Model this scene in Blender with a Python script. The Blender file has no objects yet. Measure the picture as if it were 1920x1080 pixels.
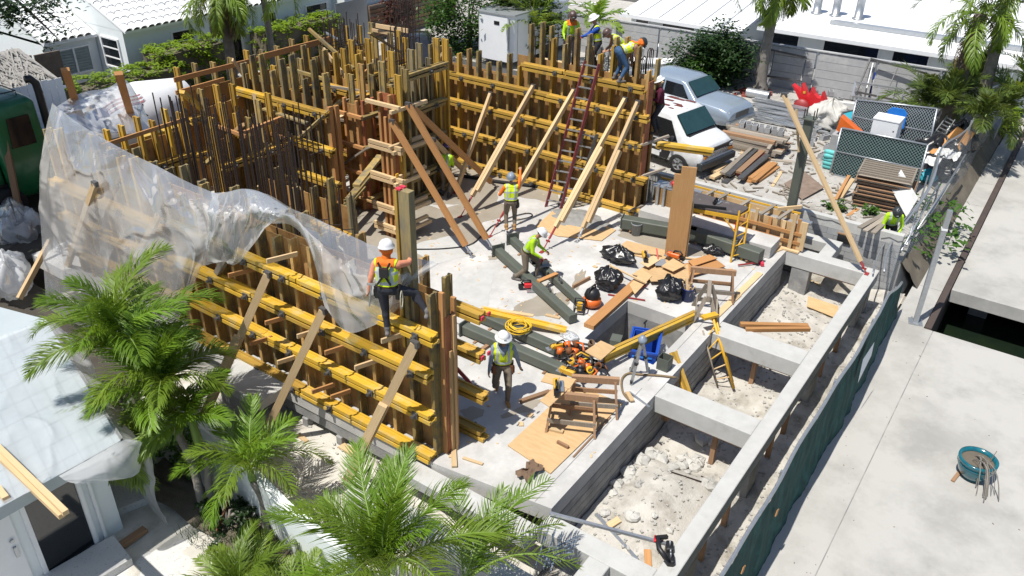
import bpy, bmesh, math, random
import numpy as np
from mathutils import Vector, Matrix, Quaternion
random.seed(7)
rnd = random.Random(11)
SC = bpy.context.scene
COL = SC.collection
R_ = math.radians

# ------------------------------------------------------------------ camera
CAM_H = 10.5
YAW, PITCH, ROLL, FPX = R_(34.632), R_(-30.324), R_(1.100), 1540.8
fw = Vector((math.cos(PITCH)*math.cos(YAW), math.cos(PITCH)*math.sin(YAW), math.sin(PITCH)))
rt0 = Vector((math.sin(YAW), -math.cos(YAW), 0)); up0 = rt0.cross(fw)
rt = rt0*math.cos(ROLL) + up0*math.sin(ROLL)
up = -rt0*math.sin(ROLL) + up0*math.cos(ROLL)
cam_d = bpy.data.cameras.new('camera'); cam = bpy.data.objects.new('camera', cam_d); COL.objects.link(cam)
cam.matrix_world = Matrix(((rt.x, up.x, -fw.x, 0), (rt.y, up.y, -fw.y, 0), (rt.z, up.z, -fw.z, CAM_H), (0, 0, 0, 1)))
cam_d.sensor_fit = 'HORIZONTAL'; cam_d.sensor_width = 36.0; cam_d.lens = 36.0*FPX/1920.0
cam_d.clip_start = 0.1; cam_d.clip_end = 800
SC.camera = cam
# ------------------------------------------------------------------ light
SUN_EL, SUN_AZ = 66.0, 164.0          # azimuth of the direction to the sun, from +X towards +Y
w = bpy.data.worlds.new('World'); SC.world = w; w.use_nodes = True
nt = w.node_tree; nt.nodes.clear()
sky = nt.nodes.new('ShaderNodeTexSky'); sky.sky_type = 'NISHITA'; sky.sun_disc = False
sky.sun_elevation = R_(SUN_EL); sky.sun_rotation = R_(90.0-SUN_AZ)
bg = nt.nodes.new('ShaderNodeBackground'); bg.inputs['Strength'].default_value = 0.10
wo = nt.nodes.new('ShaderNodeOutputWorld')
nt.links.new(sky.outputs[0], bg.inputs[0]); nt.links.new(bg.outputs[0], wo.inputs[0])
sl = bpy.data.lights.new('sun', 'SUN'); sl.energy = 4.8; sl.angle = R_(0.55); sl.color = (1.0, 0.955, 0.88)
so = bpy.data.objects.new('sun', sl); COL.objects.link(so)
sd = Vector((math.cos(R_(SUN_EL))*math.cos(R_(SUN_AZ)), math.cos(R_(SUN_EL))*math.sin(R_(SUN_AZ)), math.sin(R_(SUN_EL))))
so.rotation_euler = sd.to_track_quat('Z', 'Y').to_euler(); so.location = (0, 0, 40)
SC.view_settings.view_transform = 'Standard'; SC.view_settings.look = 'None'
SC.view_settings.exposure = 0.30; SC.view_settings.gamma = 1.0
try: SC.view_settings.use_curve_mapping = False
except Exception: pass
SC.cycles.max_bounces = 6; SC.cycles.transparent_max_bounces = 12

# ------------------------------------------------------------------ helpers
def ray(x, y): return rt*((x-960)/FPX) - up*((y-540)/FPX) + fw
CP = Vector((0, 0, CAM_H))
def at(x, y, z=0.0):
    d = ray(x, y); return CP + d*((z-CAM_H)/d.z)
def atx(x, y, X):
    d = ray(x, y); return CP + d*(X/d.x)
def aty(x, y, Y):
    d = ray(x, y); return CP + d*(Y/d.y)

MATS = {}
def mat(name, col, rough=0.8, col2=None, scale=6.0, amt=0.5, bump=0.0, bscale=60.0, metal=0.0, rand=0.0, stretch=None, spec=0.35, coat=0.0, detail=5, col3=None, scale3=1.2, thr=0.62):
    m = bpy.data.materials.new(name); m.use_nodes = True
    t = m.node_tree; n = t.nodes; L = t.links
    b = n['Principled BSDF']
    b.inputs['Roughness'].default_value = rough; b.inputs['Metallic'].default_value = metal
    b.inputs['Specular IOR Level'].default_value = spec
    if coat: b.inputs['Coat Weight'].default_value = coat; b.inputs['Coat Roughness'].default_value = 0.1
    c1 = (*col, 1)
    c2 = (*(col2 or tuple(min(1, c*0.72) for c in col)), 1)
    if stretch:
        tc = n.new('ShaderNodeTexCoord'); src = tc.outputs['Object']
        mp = n.new('ShaderNodeMapping'); mp.inputs['Scale'].default_value = stretch; L.new(src, mp.inputs[0])
        oi = n.new('ShaderNodeObjectInfo'); va = n.new('ShaderNodeVectorMath'); va.operation = 'ADD'
        sc = n.new('ShaderNodeMath'); sc.operation = 'MULTIPLY'; sc.inputs[1].default_value = 50; L.new(oi.outputs['Random'], sc.inputs[0])
        L.new(mp.outputs[0], va.inputs[0]); L.new(sc.outputs[0], va.inputs[1]); vec = va.outputs[0]
    else:
        g = n.new('ShaderNodeNewGeometry'); vec = g.outputs['Position']
    nz = n.new('ShaderNodeTexNoise'); nz.inputs['Scale'].default_value = scale; nz.inputs['Detail'].default_value = detail; nz.inputs['Roughness'].default_value = 0.62
    L.new(vec, nz.inputs['Vector'])
    r = n.new('ShaderNodeMapRange'); r.inputs['From Min'].default_value = 0.5-0.28; r.inputs['From Max'].default_value = 0.5+0.28
    r.inputs['To Min'].default_value = 0.5-amt; r.inputs['To Max'].default_value = 0.5+amt; L.new(nz.outputs['Fac'], r.inputs['Value'])
    mx = n.new('ShaderNodeMix'); mx.data_type = 'RGBA'; L.new(r.outputs[0], mx.inputs['Factor'])
    mx.inputs['A'].default_value = c1; mx.inputs['B'].default_value = c2
    out = mx.outputs['Result']
    if col3:
        g3 = n.new('ShaderNodeNewGeometry'); n3 = n.new('ShaderNodeTexNoise'); n3.inputs['Scale'].default_value = scale3; n3.inputs['Detail'].default_value = 8; n3.inputs['Roughness'].default_value = 0.68
        L.new(g3.outputs['Position'], n3.inputs['Vector'])
        r3 = n.new('ShaderNodeMapRange'); r3.inputs['From Min'].default_value = thr-0.09; r3.inputs['From Max'].default_value = thr+0.09; L.new(n3.outputs['Fac'], r3.inputs['Value'])
        m3 = n.new('ShaderNodeMix'); m3.data_type = 'RGBA'; L.new(r3.outputs[0], m3.inputs['Factor']); L.new(out, m3.inputs['A']); m3.inputs['B'].default_value = (*col3, 1); out = m3.outputs['Result']
    if rand:
        oi2 = n.new('ShaderNodeObjectInfo'); hs = n.new('ShaderNodeHueSaturation')
        rr = n.new('ShaderNodeMapRange'); rr.inputs['To Min'].default_value = 1-rand; rr.inputs['To Max'].default_value = 1+rand; L.new(oi2.outputs['Random'], rr.inputs['Value'])
        L.new(rr.outputs[0], hs.inputs['Value']); L.new(out, hs.inputs['Color']); out = hs.outputs[0]
    L.new(out, b.inputs['Base Color'])
    if bump:
        nb = n.new('ShaderNodeTexNoise'); nb.inputs['Scale'].default_value = bscale; nb.inputs['Detail'].default_value = 6
        L.new(vec, nb.inputs['Vector'])
        bp = n.new('ShaderNodeBump'); bp.inputs['Strength'].default_value = bump; bp.inputs['Distance'].default_value = 0.02
        L.new(nb.outputs['Fac'], bp.inputs['Height']); L.new(bp.outputs[0], b.inputs['Normal'])
    MATS[name] = m
    return m
M = MATS

class MB:
    """collects shapes into one mesh"""
    def __init__(s): s.v = []; s.f = []; s.m = []
    def add(s, v, f, mi=0):
        o = len(s.v); s.v += [tuple(p) for p in v]; s.f += [tuple(i+o for i in q) for q in f]; s.m += [mi]*len(f); return s
    def box(s, c, d, rz=0.0, mi=0, rot=None):
        hx, hy, hz = d[0]/2, d[1]/2, d[2]/2
        q = rot if rot is not None else Matrix.Rotation(rz, 3, 'Z')
        c = Vector(c)
        vs = [c + q @ Vector((sx*hx, sy*hy, sz*hz)) for sz in (-1, 1) for sy in (-1, 1) for sx in (-1, 1)]
        return s.add(vs, [(0, 2, 3, 1), (4, 5, 7, 6), (0, 1, 5, 4), (2, 6, 7, 3), (0, 4, 6, 2), (1, 3, 7, 5)], mi)
    def bb(s, a, b, mi=0):
        return s.box([(a[i]+b[i])/2 for i in range(3)], [abs(b[i]-a[i]) for i in range(3)], 0, mi)
    def prof(s, p0, p1, pts, upv=(0, 0, 1), mi=0, cap=True):
        p0, p1 = Vector(p0), Vector(p1); d = (p1-p0).normalized(); u = Vector(upv)
        if abs(d.dot(u)) > 0.98: u = Vector((1, 0, 0))
        x = d.cross(u).normalized(); y = x.cross(d)
        n = len(pts); vs = [p + x*a + y*b for p in (p0, p1) for a, b in pts]
        fs = [(i, (i+1) % n, (i+1) % n+n, i+n) for i in range(n)]
        if cap: fs += [tuple(range(n-1, -1, -1)), tuple(range(n, 2*n))]
        return s.add(vs, fs, mi)
    def bar(s, p0, p1, w, h, upv=(0, 0, 1), mi=0):
        a, b = w/2, h/2
        return s.prof(p0, p1, [(-a, -b), (a, -b), (a, b), (-a, b)], upv, mi)
    def tube(s, pts, r, n=6, mi=0, cap=True):
        pts = [Vector(p) for p in pts]; k = len(pts); rs = r if isinstance(r, (list, tuple)) else [r]*k
        vs = []; ref = None
        for i, p in enumerate(pts):
            d = (pts[min(i+1, k-1)]-pts[max(i-1, 0)]).normalized()
            if ref is None: ref = d.orthogonal().normalized()
            x = (ref - d*ref.dot(d)); x = x.normalized() if x.length > 1e-5 else d.orthogonal().normalized(); ref = x; y = d.cross(x)
            vs += [p + (x*math.cos(2*math.pi*j/n) + y*math.sin(2*math.pi*j/n))*rs[i] for j in range(n)]
        fs = [(i*n+j, i*n+(j+1) % n, (i+1)*n+(j+1) % n, (i+1)*n+j) for i in range(k-1) for j in range(n)]
        if cap: fs += [tuple(range(n-1, -1, -1)), tuple(range((k-1)*n, k*n))]
        return s.add(vs, fs, mi)
    def lathe(s, prof, c=(0, 0, 0), n=20, mi=0, mats=None, rot=None):
        c = Vector(c); q = rot or Matrix.Identity(3); vs = []
        for r, z in prof: vs += [c + q @ Vector((r*math.cos(2*math.pi*j/n), r*math.sin(2*math.pi*j/n), z)) for j in range(n)]
        o = len(s.v); s.v += [tuple(p) for p in vs]
        for i in range(len(prof)-1):
            for j in range(n):
                s.f.append((o+i*n+j, o+i*n+(j+1) % n, o+(i+1)*n+(j+1) % n, o+(i+1)*n+j)); s.m.append(mats[i] if mats else mi)
        return s
    def grid(s, fn, nu, nv, mi=0):
        vs = [fn(i/nu, j/nv) for j in range(nv+1) for i in range(nu+1)]
        return s.add(vs, [(j*(nu+1)+i, j*(nu+1)+i+1, (j+1)*(nu+1)+i+1, (j+1)*(nu+1)+i) for j in range(nv) for i in range(nu)], mi)
    def poly(s, pts, z0, z1, mi=0):
        n = len(pts); vs = [(p[0], p[1], z0) for p in pts]+[(p[0], p[1], z1) for p in pts]
        ar = sum(pts[i][0]*pts[(i+1) % n][1]-pts[(i+1) % n][0]*pts[i][1] for i in range(n))
        fs = [(i, (i+1) % n, (i+1) % n+n, i+n) for i in range(n)] + [tuple(range(n-1, -1, -1)), tuple(range(n, 2*n))]
        if ar < 0: fs = [f[::-1] for f in fs]
        return s.add(vs, fs, mi)
    def mesh(s, name, mats, smooth=False, inv=None):
        me = bpy.data.meshes.new(name)
        vs = s.v
        if inv is not None: vs = [tuple(inv @ Vector(p)) for p in vs]
        me.from_pydata(vs, [], s.f)
        for m in mats: me.materials.append(M[m] if isinstance(m, str) else m)
        if len(mats) > 1: me.polygons.foreach_set('material_index', s.m)
        if smooth: me.polygons.foreach_set('use_smooth', [True]*len(s.f))
        me.update(); return me
    def obj(s, name, mats, parent=None, smooth=False, local=False):
        """vertices are in world space unless local (then in the parent's space)"""
        if isinstance(mats, str): mats = [mats]
        if parent is not None:
            inv = None if local else parent.matrix_basis.inverted()
            o = bpy.data.objects.new(name, s.mesh(name, mats, smooth, inv)); COL.objects.link(o); o.parent = parent
            if parent.parent is not None and not local:
                o.data.transform(Matrix.Identity(4))
            return o
        a = np.array(s.v); c = (a.min(0)+a.max(0))/2; c[2] = a[:, 2].min()
        o = bpy.data.objects.new(name, s.mesh(name, mats, smooth, Matrix.Translation(-Vector(c)))); o.location = c; COL.objects.link(o)
        return o
def sub(mb, name, mats, part, smooth=False):
    """a sub-part of a part whose own mesh is in the thing's space"""
    if isinstance(mats, str): mats = [mats]
    wm = part.parent.matrix_basis @ part.matrix_basis
    o = bpy.data.objects.new(name, mb.mesh(name, mats, smooth, wm.inverted())); COL.objects.link(o); o.parent = part; return o
def thing(name, label, cat, loc=(0, 0, 0), rz=0.0, group=None):
    o = bpy.data.objects.new(name, None); o.empty_display_size = 0.2; COL.objects.link(o)
    o.matrix_basis = Matrix.Translation(Vector(loc)) @ Matrix.Rotation(rz, 4, 'Z')
    o['label'] = label; o['category'] = cat
    if group: o['group'] = group
    return o
def tag(o, label, cat, group=None):
    o['label'] = label; o['category'] = cat
    if group: o['group'] = group
    return o
def struct(o): o['kind'] = 'structure'; return o
def stuff(o): o['kind'] = 'stuff'; return o
MCACHE = {}
PROF = {'I': [(-.04, -.1), (.04, -.1), (.04, -.06), (.014, -.055), (.014, .055), (.04, .06), (.04, .1), (-.04, .1), (-.04, .06), (-.014, .055), (-.014, -.055), (-.04, -.06)]}
def orient(p0, p1, upv):
    p0, p1 = Vector(p0), Vector(p1); d = (p1-p0).normalized(); u = Vector(upv)
    if abs(d.dot(u)) > 0.98: u = Vector((1, 0, 0)) if abs(d.x) < 0.9 else Vector((0, 1, 0))
    x = d.cross(u).normalized(); y = x.cross(d)
    return Matrix(((x.x, y.x, d.x, p0.x), (x.y, y.y, d.y, p0.y), (x.z, y.z, d.z, p0.z), (0, 0, 0, 1)))
def bar(name, p0, p1, w, h, m, parent=None, upv=(0, 0, 1), prof=None):
    """a straight timber or beam as an object of its own, sharing mesh data with others of its size"""
    L = round((Vector(p1)-Vector(p0)).length, 2)
    key = (name, w, h, L, m, prof)
    if key not in MCACHE:
        b = MB()
        pts = PROF[prof] if prof else [(-w/2, -h/2), (w/2, -h/2), (w/2, h/2), (-w/2, h/2)]
        b.prof((0, 0, 0), (0, 0, L), pts, (0, 1, 0))
        # prof() with d=+Z, up=+Y: x = Z cross Y = -X
        MCACHE[key] = b.mesh(name, [m])
    o = bpy.data.objects.new(name, MCACHE[key]); COL.objects.link(o)
    Mx = orient(p0, p1, upv) @ Matrix.Diagonal((-1, 1, 1, 1)) if False else orient(p0, p1, upv)
    if parent is not None: o.parent = parent; o.matrix_basis = parent.matrix_basis.inverted() @ Mx
    else: o.matrix_basis = Mx
    return o
def inst(name, me, Mx, parent=None):
    o = bpy.data.objects.new(name, me); COL.objects.link(o)
    if parent is not None: o.parent = parent; o.matrix_basis = parent.matrix_basis.inverted() @ Mx
    else: o.matrix_basis = Mx
    return o
def U(a, b): return rnd.uniform(a, b)
def smoothstep(a, b, x):
    t = min(1, max(0, (x-a)/(b-a))); return t*t*(3-2*t)
from mathutils import noise as mnoise
def ns(x, y, z=0.0): return mnoise.noise(Vector((x, y, z)))

# ------------------------------------------------------------------ materials
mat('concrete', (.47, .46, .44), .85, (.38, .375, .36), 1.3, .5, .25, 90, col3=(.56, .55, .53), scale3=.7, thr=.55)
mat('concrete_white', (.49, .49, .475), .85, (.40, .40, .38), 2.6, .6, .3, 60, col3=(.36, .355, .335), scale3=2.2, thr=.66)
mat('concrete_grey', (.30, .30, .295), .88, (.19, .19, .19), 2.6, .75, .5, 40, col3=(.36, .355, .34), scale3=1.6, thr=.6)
mat('concrete_wet', (.26, .225, .175), .55, (.33, .30, .25), 1.6, .6, .1, 50)
mat('deck_concrete', (.375, .365, .34), .85, (.29, .285, .265), .9, .7, .3, 80, col3=(.42, .41, .385), scale3=.55, thr=.5, detail=12)
mat('roof_under', (.40, .455, .475), .6, (.36, .41, .43), 1.5, .5)
mat('cinder', (.36, .365, .37), .9, (.27, .275, .28), 5, .6, .35, 120, rand=.12)
mat('mortar', (.40, .40, .39), .95, None, 9, .4, .2, 120)
mat('sand', (.53, .51, .465), .95, (.39, .365, .32), 2.4, .7, .9, 30, col3=(.24, .215, .175), scale3=1.1, thr=.58, detail=10)
mat('sand_white', (.60, .58, .53), .95, (.45, .425, .37), 2.2, .6, .6, 45, col3=(.36, .33, .28), scale3=1.3, thr=.62, detail=10)
mat('gravel', (.47, .455, .425), .95, (.33, .315, .285), 3.5, .6, .7, 60, col3=(.22, .20, .17), scale3=.8, thr=.62, detail=10)
mat('dirt', (.10, .085, .065), .95, (.17, .145, .11), 2.5, .6, .7, 40, detail=9)
mat('asphalt', (.055, .055, .057), .9, (.085, .083, .08), 3, .6, .3, 150)
mat('grass', (.06, .11, .022), .9, (.10, .14, .035), 4, .6, .5, 60)
mat('ply_form', (.42, .245, .095), .65, (.31, .17, .06), 3, .7, .1, 40, stretch=(2, 2, 1), rand=.18, col3=(.16, .07, .03), scale3=2.2, thr=.64)
mat('ply', (.56, .39, .21), .8, (.46, .30, .145), 3, .6, .1, 60, stretch=(5, 1.2, 1), rand=.1)
mat('ply_edge', (.40, .15, .07), .7, (.27, .09, .04), 6, .6)
mat('ply_dark', (.16, .115, .085), .85, (.25, .19, .15), 4, .6, .2, 60)
mat('beam_yellow', (.48, .305, .055), .6, (.37, .215, .04), 3, .7, .06, 60, stretch=(8, 8, .8), rand=.25, col3=(.26, .17, .065), scale3=2.8, thr=.63)
mat('beam_new', (.60, .375, .035), .55, (.50, .295, .03), 3, .6, .05, 60, stretch=(8, 8, .8), rand=.14, col3=(.50, .385, .16), scale3=3.4, thr=.58)
mat('beam_stud', (.45, .29, .105), .7, (.33, .20, .07), 3, .7, .1, 60, stretch=(8, 8, .8), rand=.28, col3=(.17, .12, .06), scale3=2.5, thr=.58)
mat('beam_weathered', (.25, .185, .085), .85, (.36, .25, .07), 2.6, .8, .15, 50, stretch=(6, 6, 1.5), rand=.3, col3=(.13, .12, .09), scale3=3, thr=.56)
mat('beam_grey', (.155, .135, .095), .9, (.26, .20, .085), 2.6, .8, .15, 50, stretch=(6, 6, 1.5), rand=.3)
mat('lumber', (.60, .44, .26), .8, (.50, .35, .18), 3, .6, .1, 60, stretch=(14, 14, .9), rand=.14)
mat('lumber_orange', (.47, .245, .095), .75, (.38, .18, .065), 3, .6, .1, 60, stretch=(14, 14, .9), rand=.15)
mat('lumber_tan', (.52, .335, .155), .8, (.43, .255, .11), 3, .6, .1, 60, stretch=(14, 14, .9), rand=.12)
mat('lumber_brown', (.33, .20, .115), .85, (.24, .14, .08), 3, .6, .15, 60, stretch=(14, 14, .9), rand=.25)
mat('lumber_old', (.32, .28, .23), .9, (.23, .195, .155), 3, .7, .2, 60, stretch=(14, 14, .9), rand=.25)
mat('steel_green', (.075, .088, .072), .55, (.10, .11, .09), 2.5, .6, .05, 80, spec=.5)
mat('rebar', (.030, .022, .02), .8, (.055, .036, .028), 8, .6)
mat('galv', (.47, .49, .51), .4, (.36, .38, .40), 12, .6, metal=.7)
mat('steel_dark', (.10, .10, .105), .5, (.17, .165, .16), 10, .6, metal=.6)
mat('red_steel', (.34, .03, .035), .5, (.23, .035, .03), 8, .6, spec=.5)
mat('ladder_red', (.23, .045, .05), .5, (.16, .035, .04), 6, .6, spec=.5)
mat('yellow_paint', (.66, .38, .025), .45, (.54, .30, .03), 7, .6, spec=.5)
mat('pink_paint', (.70, .05, .09), .6)
mat('white_paint', (.78, .79, .80), .55, (.70, .715, .73), 2, .5)
mat('house_white', (.74, .78, .78), .85, (.67, .715, .715), 1.6, .5, .1, 60)
mat('roof_tile', (.80, .81, .82), .75, (.66, .675, .69), 4, .6, .1, 40, rand=.06)
mat('tile_end', (.10, .095, .085), .9)
mat('glass_dark', (.012, .015, .018), .06, spec=.8)
mat('window_shade', (.30, .36, .36), .6, (.20, .25, .25), 5, .5)
mat('black', (.015, .015, .017), .45, spec=.5)
mat('rubber', (.02, .02, .021), .8)
mat('black_bag', (.010, .010, .012), .30, (.016, .016, .018), 5, .5, .35, 9, spec=.5)
mat('orange', (.74, .15, .02), .4, spec=.5)
mat('red', (.66, .018, .025), .4, spec=.5)
mat('blue', (.015, .075, .40), .4, (.012, .055, .32), 4, .5, spec=.5)
mat('blue_light', (.02, .21, .68), .45, spec=.5)
mat('navy', (.012, .03, .13), .4, spec=.5)
mat('teal', (.03, .33, .40), .5, (.03, .27, .35), 6, .5)
mat('teal_bag', (.10, .42, .42), .6, (.14, .50, .48), 8, .6)
mat('turquoise', (.006, .14, .17), .16, (.003, .07, .11), 5, .8, coat=.7, spec=.6)
mat('grey_plastic', (.25, .27, .29), .5)
mat('cream', (.50, .47, .36), .6, (.40, .37, .27), 6, .5)
mat('leather', (.19, .075, .028), .7, (.11, .045, .02), 9, .6)
mat('rope_yellow', (.76, .50, .03), .7, (.62, .38, .02), 20, .6)
mat('hose_brown', (.22, .155, .085), .6)
mat('screen_green', (.012, .062, .055), .9, (.008, .038, .036), 3, .7, .3, 30, col3=(.02, .095, .085), scale3=2.5, thr=.58)
mat('water', (.006, .012, .009), .05, (.012, .02, .009), 1.2, .6, .25, 6, spec=.6)
mat('moss', (.05, .075, .018), .9, (.09, .08, .03), 4, .6, .5, 40)
mat('rust_pipe', (.055, .045, .042), .7, (.085, .06, .05), 5, .6)
mat('metal_deck', (.50, .52, .54), .38, (.40, .42, .44), 5, .5, metal=.6)
mat('brick_red', (.34, .085, .06), .9, (.24, .06, .05), 5, .6)
mat('trunk', (.25, .23, .205), .9, (.16, .145, .125), 4, .7, .6, 30)
mat('trunk_dark', (.13, .105, .085), .95, (.20, .17, .14), 5, .7, .7, 30)
mat('crownshaft', (.20, .30, .06), .5, (.15, .24, .05), 4, .5)
mat('dry_frond', (.20, .135, .07), .9, (.13, .085, .045), 5, .6)
mat('thatch', (.37, .36, .34), .95, (.22, .21, .195), 9, .7)
mat('lime', (.42, .70, .015), .6, (.37, .63, .012), 12, .4)
mat('lime_yellow', (.60, .74, .015), .6, (.54, .67, .012), 12, .4)
mat('reflect', (.45, .50, .50), .35, (.38, .43, .43), 15, .4)
mat('skin', (.40, .215, .135), .6); mat('skin_dark', (.20, .10, .065), .6)
mat('shirt_grey', (.24, .29, .36), .85, None, 20, .4); mat('shirt_orange', (.78, .18, .02), .8, None, 20, .4)
mat('shirt_peach', (.74, .29, .17), .8, None, 20, .4)
mat('shirt_blue', (.015, .07, .36), .8, None, 20, .4); mat('shirt_maroon', (.10, .012, .035), .85, None, 20, .4); mat('shirt_black', (.02, .018, .02), .85)
mat('jeans', (.045, .105, .20), .85, (.03, .07, .15), 12, .6); mat('pants_khaki', (.19, .155, .115), .9, None, 14, .5); mat('pants_dark', (.022, .024, .034), .9, (.035, .036, .046), 14, .5)
mat('boot_tan', (.40, .22, .08), .8); mat('boot_dark', (.06, .05, .045), .8); mat('boot_grey', (.16, .15, .145), .8)
mat('hat_white', (.80, .80, .80), .3, spec=.5); mat('hat_grey', (.20, .21, .22), .35, spec=.5); mat('hat_blueish', (.24, .29, .36), .35, spec=.5)
mat('hat_dark', (.03, .035, .04), .4, spec=.5); mat('hat_brown', (.10, .06, .05), .4, spec=.5); mat('hat_purple', (.07, .05, .12), .8)
mat('pickup_silver', (.33, .39, .46), .25, (.29, .35, .42), 2, .4, metal=.35, coat=.6)
mat('van_white', (.76, .77, .78), .3, coat=.4)
mat('chrome', (.55, .56, .57), .2, metal=.9)
mat('lamp_glass', (.60, .60, .58), .1, spec=.7); mat('amber', (.60, .22, .04), .2)
mat('truck_green', (.012, .13, .045), .3, (.01, .10, .035), 3, .5, coat=.4)
mat('flag_red', (.50, .22, .24), .6); mat('flag_blue', (.05, .06, .16), .6)
mat('van_rust', (.17, .045, .035), .8, (.11, .03, .025), 12, .6)
mat('cement_wet', (.20, .205, .195), .7, (.28, .275, .26), 6, .7, .9, 22)
mat('cloth_brown', (.18, .12, .08), .95)
mat('panel_grey', (.40, .405, .41), .85, (.33, .335, .345), 3.5, .6, .25, 40, col3=(.47, .47, .465), scale3=1.3, thr=.6)
mat('paper', (.66, .66, .64), .9)

def leafmat(name, c, c2, tr=(.3, .4, .05), rough=.45):
    m = mat(name, c, rough, c2, 2.2, .6, rand=.2, spec=.4)
    t = m.node_tree; n = t.nodes; L = t.links; b = n['Principled BSDF']
    src = b.inputs['Base Color'].links[0].from_socket
    tl = n.new('ShaderNodeBsdfTranslucent'); ms = n.new('ShaderNodeMixShader'); ms.inputs[0].default_value = .30
    gm = n.new('ShaderNodeMix'); gm.data_type = 'RGBA'; gm.blend_type = 'MIX'; gm.inputs['Factor'].default_value = .5
    L.new(src, gm.inputs['A']); gm.inputs['B'].default_value = (*tr, 1)
    L.new(gm.outputs['Result'], tl.inputs[0]); L.new(b.outputs[0], ms.inputs[1]); L.new(tl.outputs[0], ms.inputs[2])
    L.new(ms.outputs[0], n['Material Output'].inputs[0]); return m
leafmat('leaf_palm', (.095, .19, .014), (.145, .245, .020), (.45, .62, .04))
leafmat('leaf_palm_yellow', (.15, .215, .022), (.10, .185, .020), (.50, .55, .05))
leafmat('leaf_tree', (.036, .098, .012), (.062, .130, .020), (.16, .32, .03))
leafmat('leaf_dark', (.018, .045, .012), (.032, .068, .018), (.08, .16, .03))
leafmat('leaf_hedge', (.16, .27, .012), (.23, .34, .018), (.55, .62, .03))
leafmat('leaf_back', (.045, .085, .014), (.10, .13, .03), (.28, .33, .05))
leafmat('leaf_red', (.07, .02, .018), (.10, .04, .02), (.2, .06, .03))

def film(name, base, tfac, rough=.12, tint=(.93, .95, .97)):
    """thin translucent polythene"""
    m = bpy.data.materials.new(name); m.use_nodes = True; t = m.node_tree; n = t.nodes; L = t.links; n.clear()
    o = n.new('ShaderNodeOutputMaterial'); tr = n.new('ShaderNodeBsdfTransparent'); tr.inputs[0].default_value = (*tint, 1)
    di = n.new('ShaderNodeBsdfDiffuse'); di.inputs[0].default_value = (*base, 1); tl = n.new('ShaderNodeBsdfTranslucent'); tl.inputs[0].default_value = (*base, 1)
    gl = n.new('ShaderNodeBsdfGlossy'); gl.inputs['Roughness'].default_value = rough
    m1 = n.new('ShaderNodeMixShader'); m1.inputs[0].default_value = .45; L.new(di.outputs[0], m1.inputs[1]); L.new(tl.outputs[0], m1.inputs[2])
    fr = n.new('ShaderNodeFresnel'); fr.inputs[0].default_value = 1.45
    m2 = n.new('ShaderNodeMixShader'); fm_ = n.new('ShaderNodeMath'); fm_.operation = 'MULTIPLY'; fm_.inputs[1].default_value = .55; L.new(fr.outputs[0], fm_.inputs[0]); L.new(fm_.outputs[0], m2.inputs[0]); L.new(m1.outputs[0], m2.inputs[1]); L.new(gl.outputs[0], m2.inputs[2])
    g = n.new('ShaderNodeNewGeometry'); nz = n.new('ShaderNodeTexNoise'); nz.inputs['Scale'].default_value = .9; nz.inputs['Detail'].default_value = 3; L.new(g.outputs['Position'], nz.inputs['Vector'])
    mr = n.new('ShaderNodeMapRange'); mr.inputs['From Min'].default_value = .3; mr.inputs['From Max'].default_value = .7
    mr.inputs['To Min'].default_value = tfac-.12; mr.inputs['To Max'].default_value = tfac+.12; L.new(nz.outputs['Fac'], mr.inputs['Value'])
    m3 = n.new('ShaderNodeMixShader'); L.new(mr.outputs[0], m3.inputs[0]); L.new(m2.outputs[0], m3.inputs[1]); L.new(tr.outputs[0], m3.inputs[2])
    mp = n.new('ShaderNodeMapping'); mp.inputs['Scale'].default_value = (1.2, 1.6, 4.5); mp.inputs['Rotation'].default_value = (.5, .3, .2); L.new(g.outputs['Position'], mp.inputs[0])
    nb = n.new('ShaderNodeTexNoise'); nb.noise_type = 'RIDGED_MULTIFRACTAL'; nb.inputs['Scale'].default_value = .9; nb.inputs['Detail'].default_value = 2; L.new(mp.outputs[0], nb.inputs['Vector'])
    bp = n.new('ShaderNodeBump'); bp.inputs['Strength'].default_value = .5; bp.inputs['Distance'].default_value = .05; L.new(nb.outputs['Fac'], bp.inputs['Height'])
    for s_ in (di, gl): L.new(bp.outputs[0], s_.inputs['Normal'])
    L.new(m3.outputs[0], o.inputs[0]); MATS[name] = m
film('polythene', (.88, .89, .90), .45, .18)
film('polythene_thick', (.88, .89, .90), .32, .25)
film('polythene_roof', (.82, .83, .84), .64, .2); film('polythene_clear', (.82, .83, .84), .46, .22)
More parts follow.
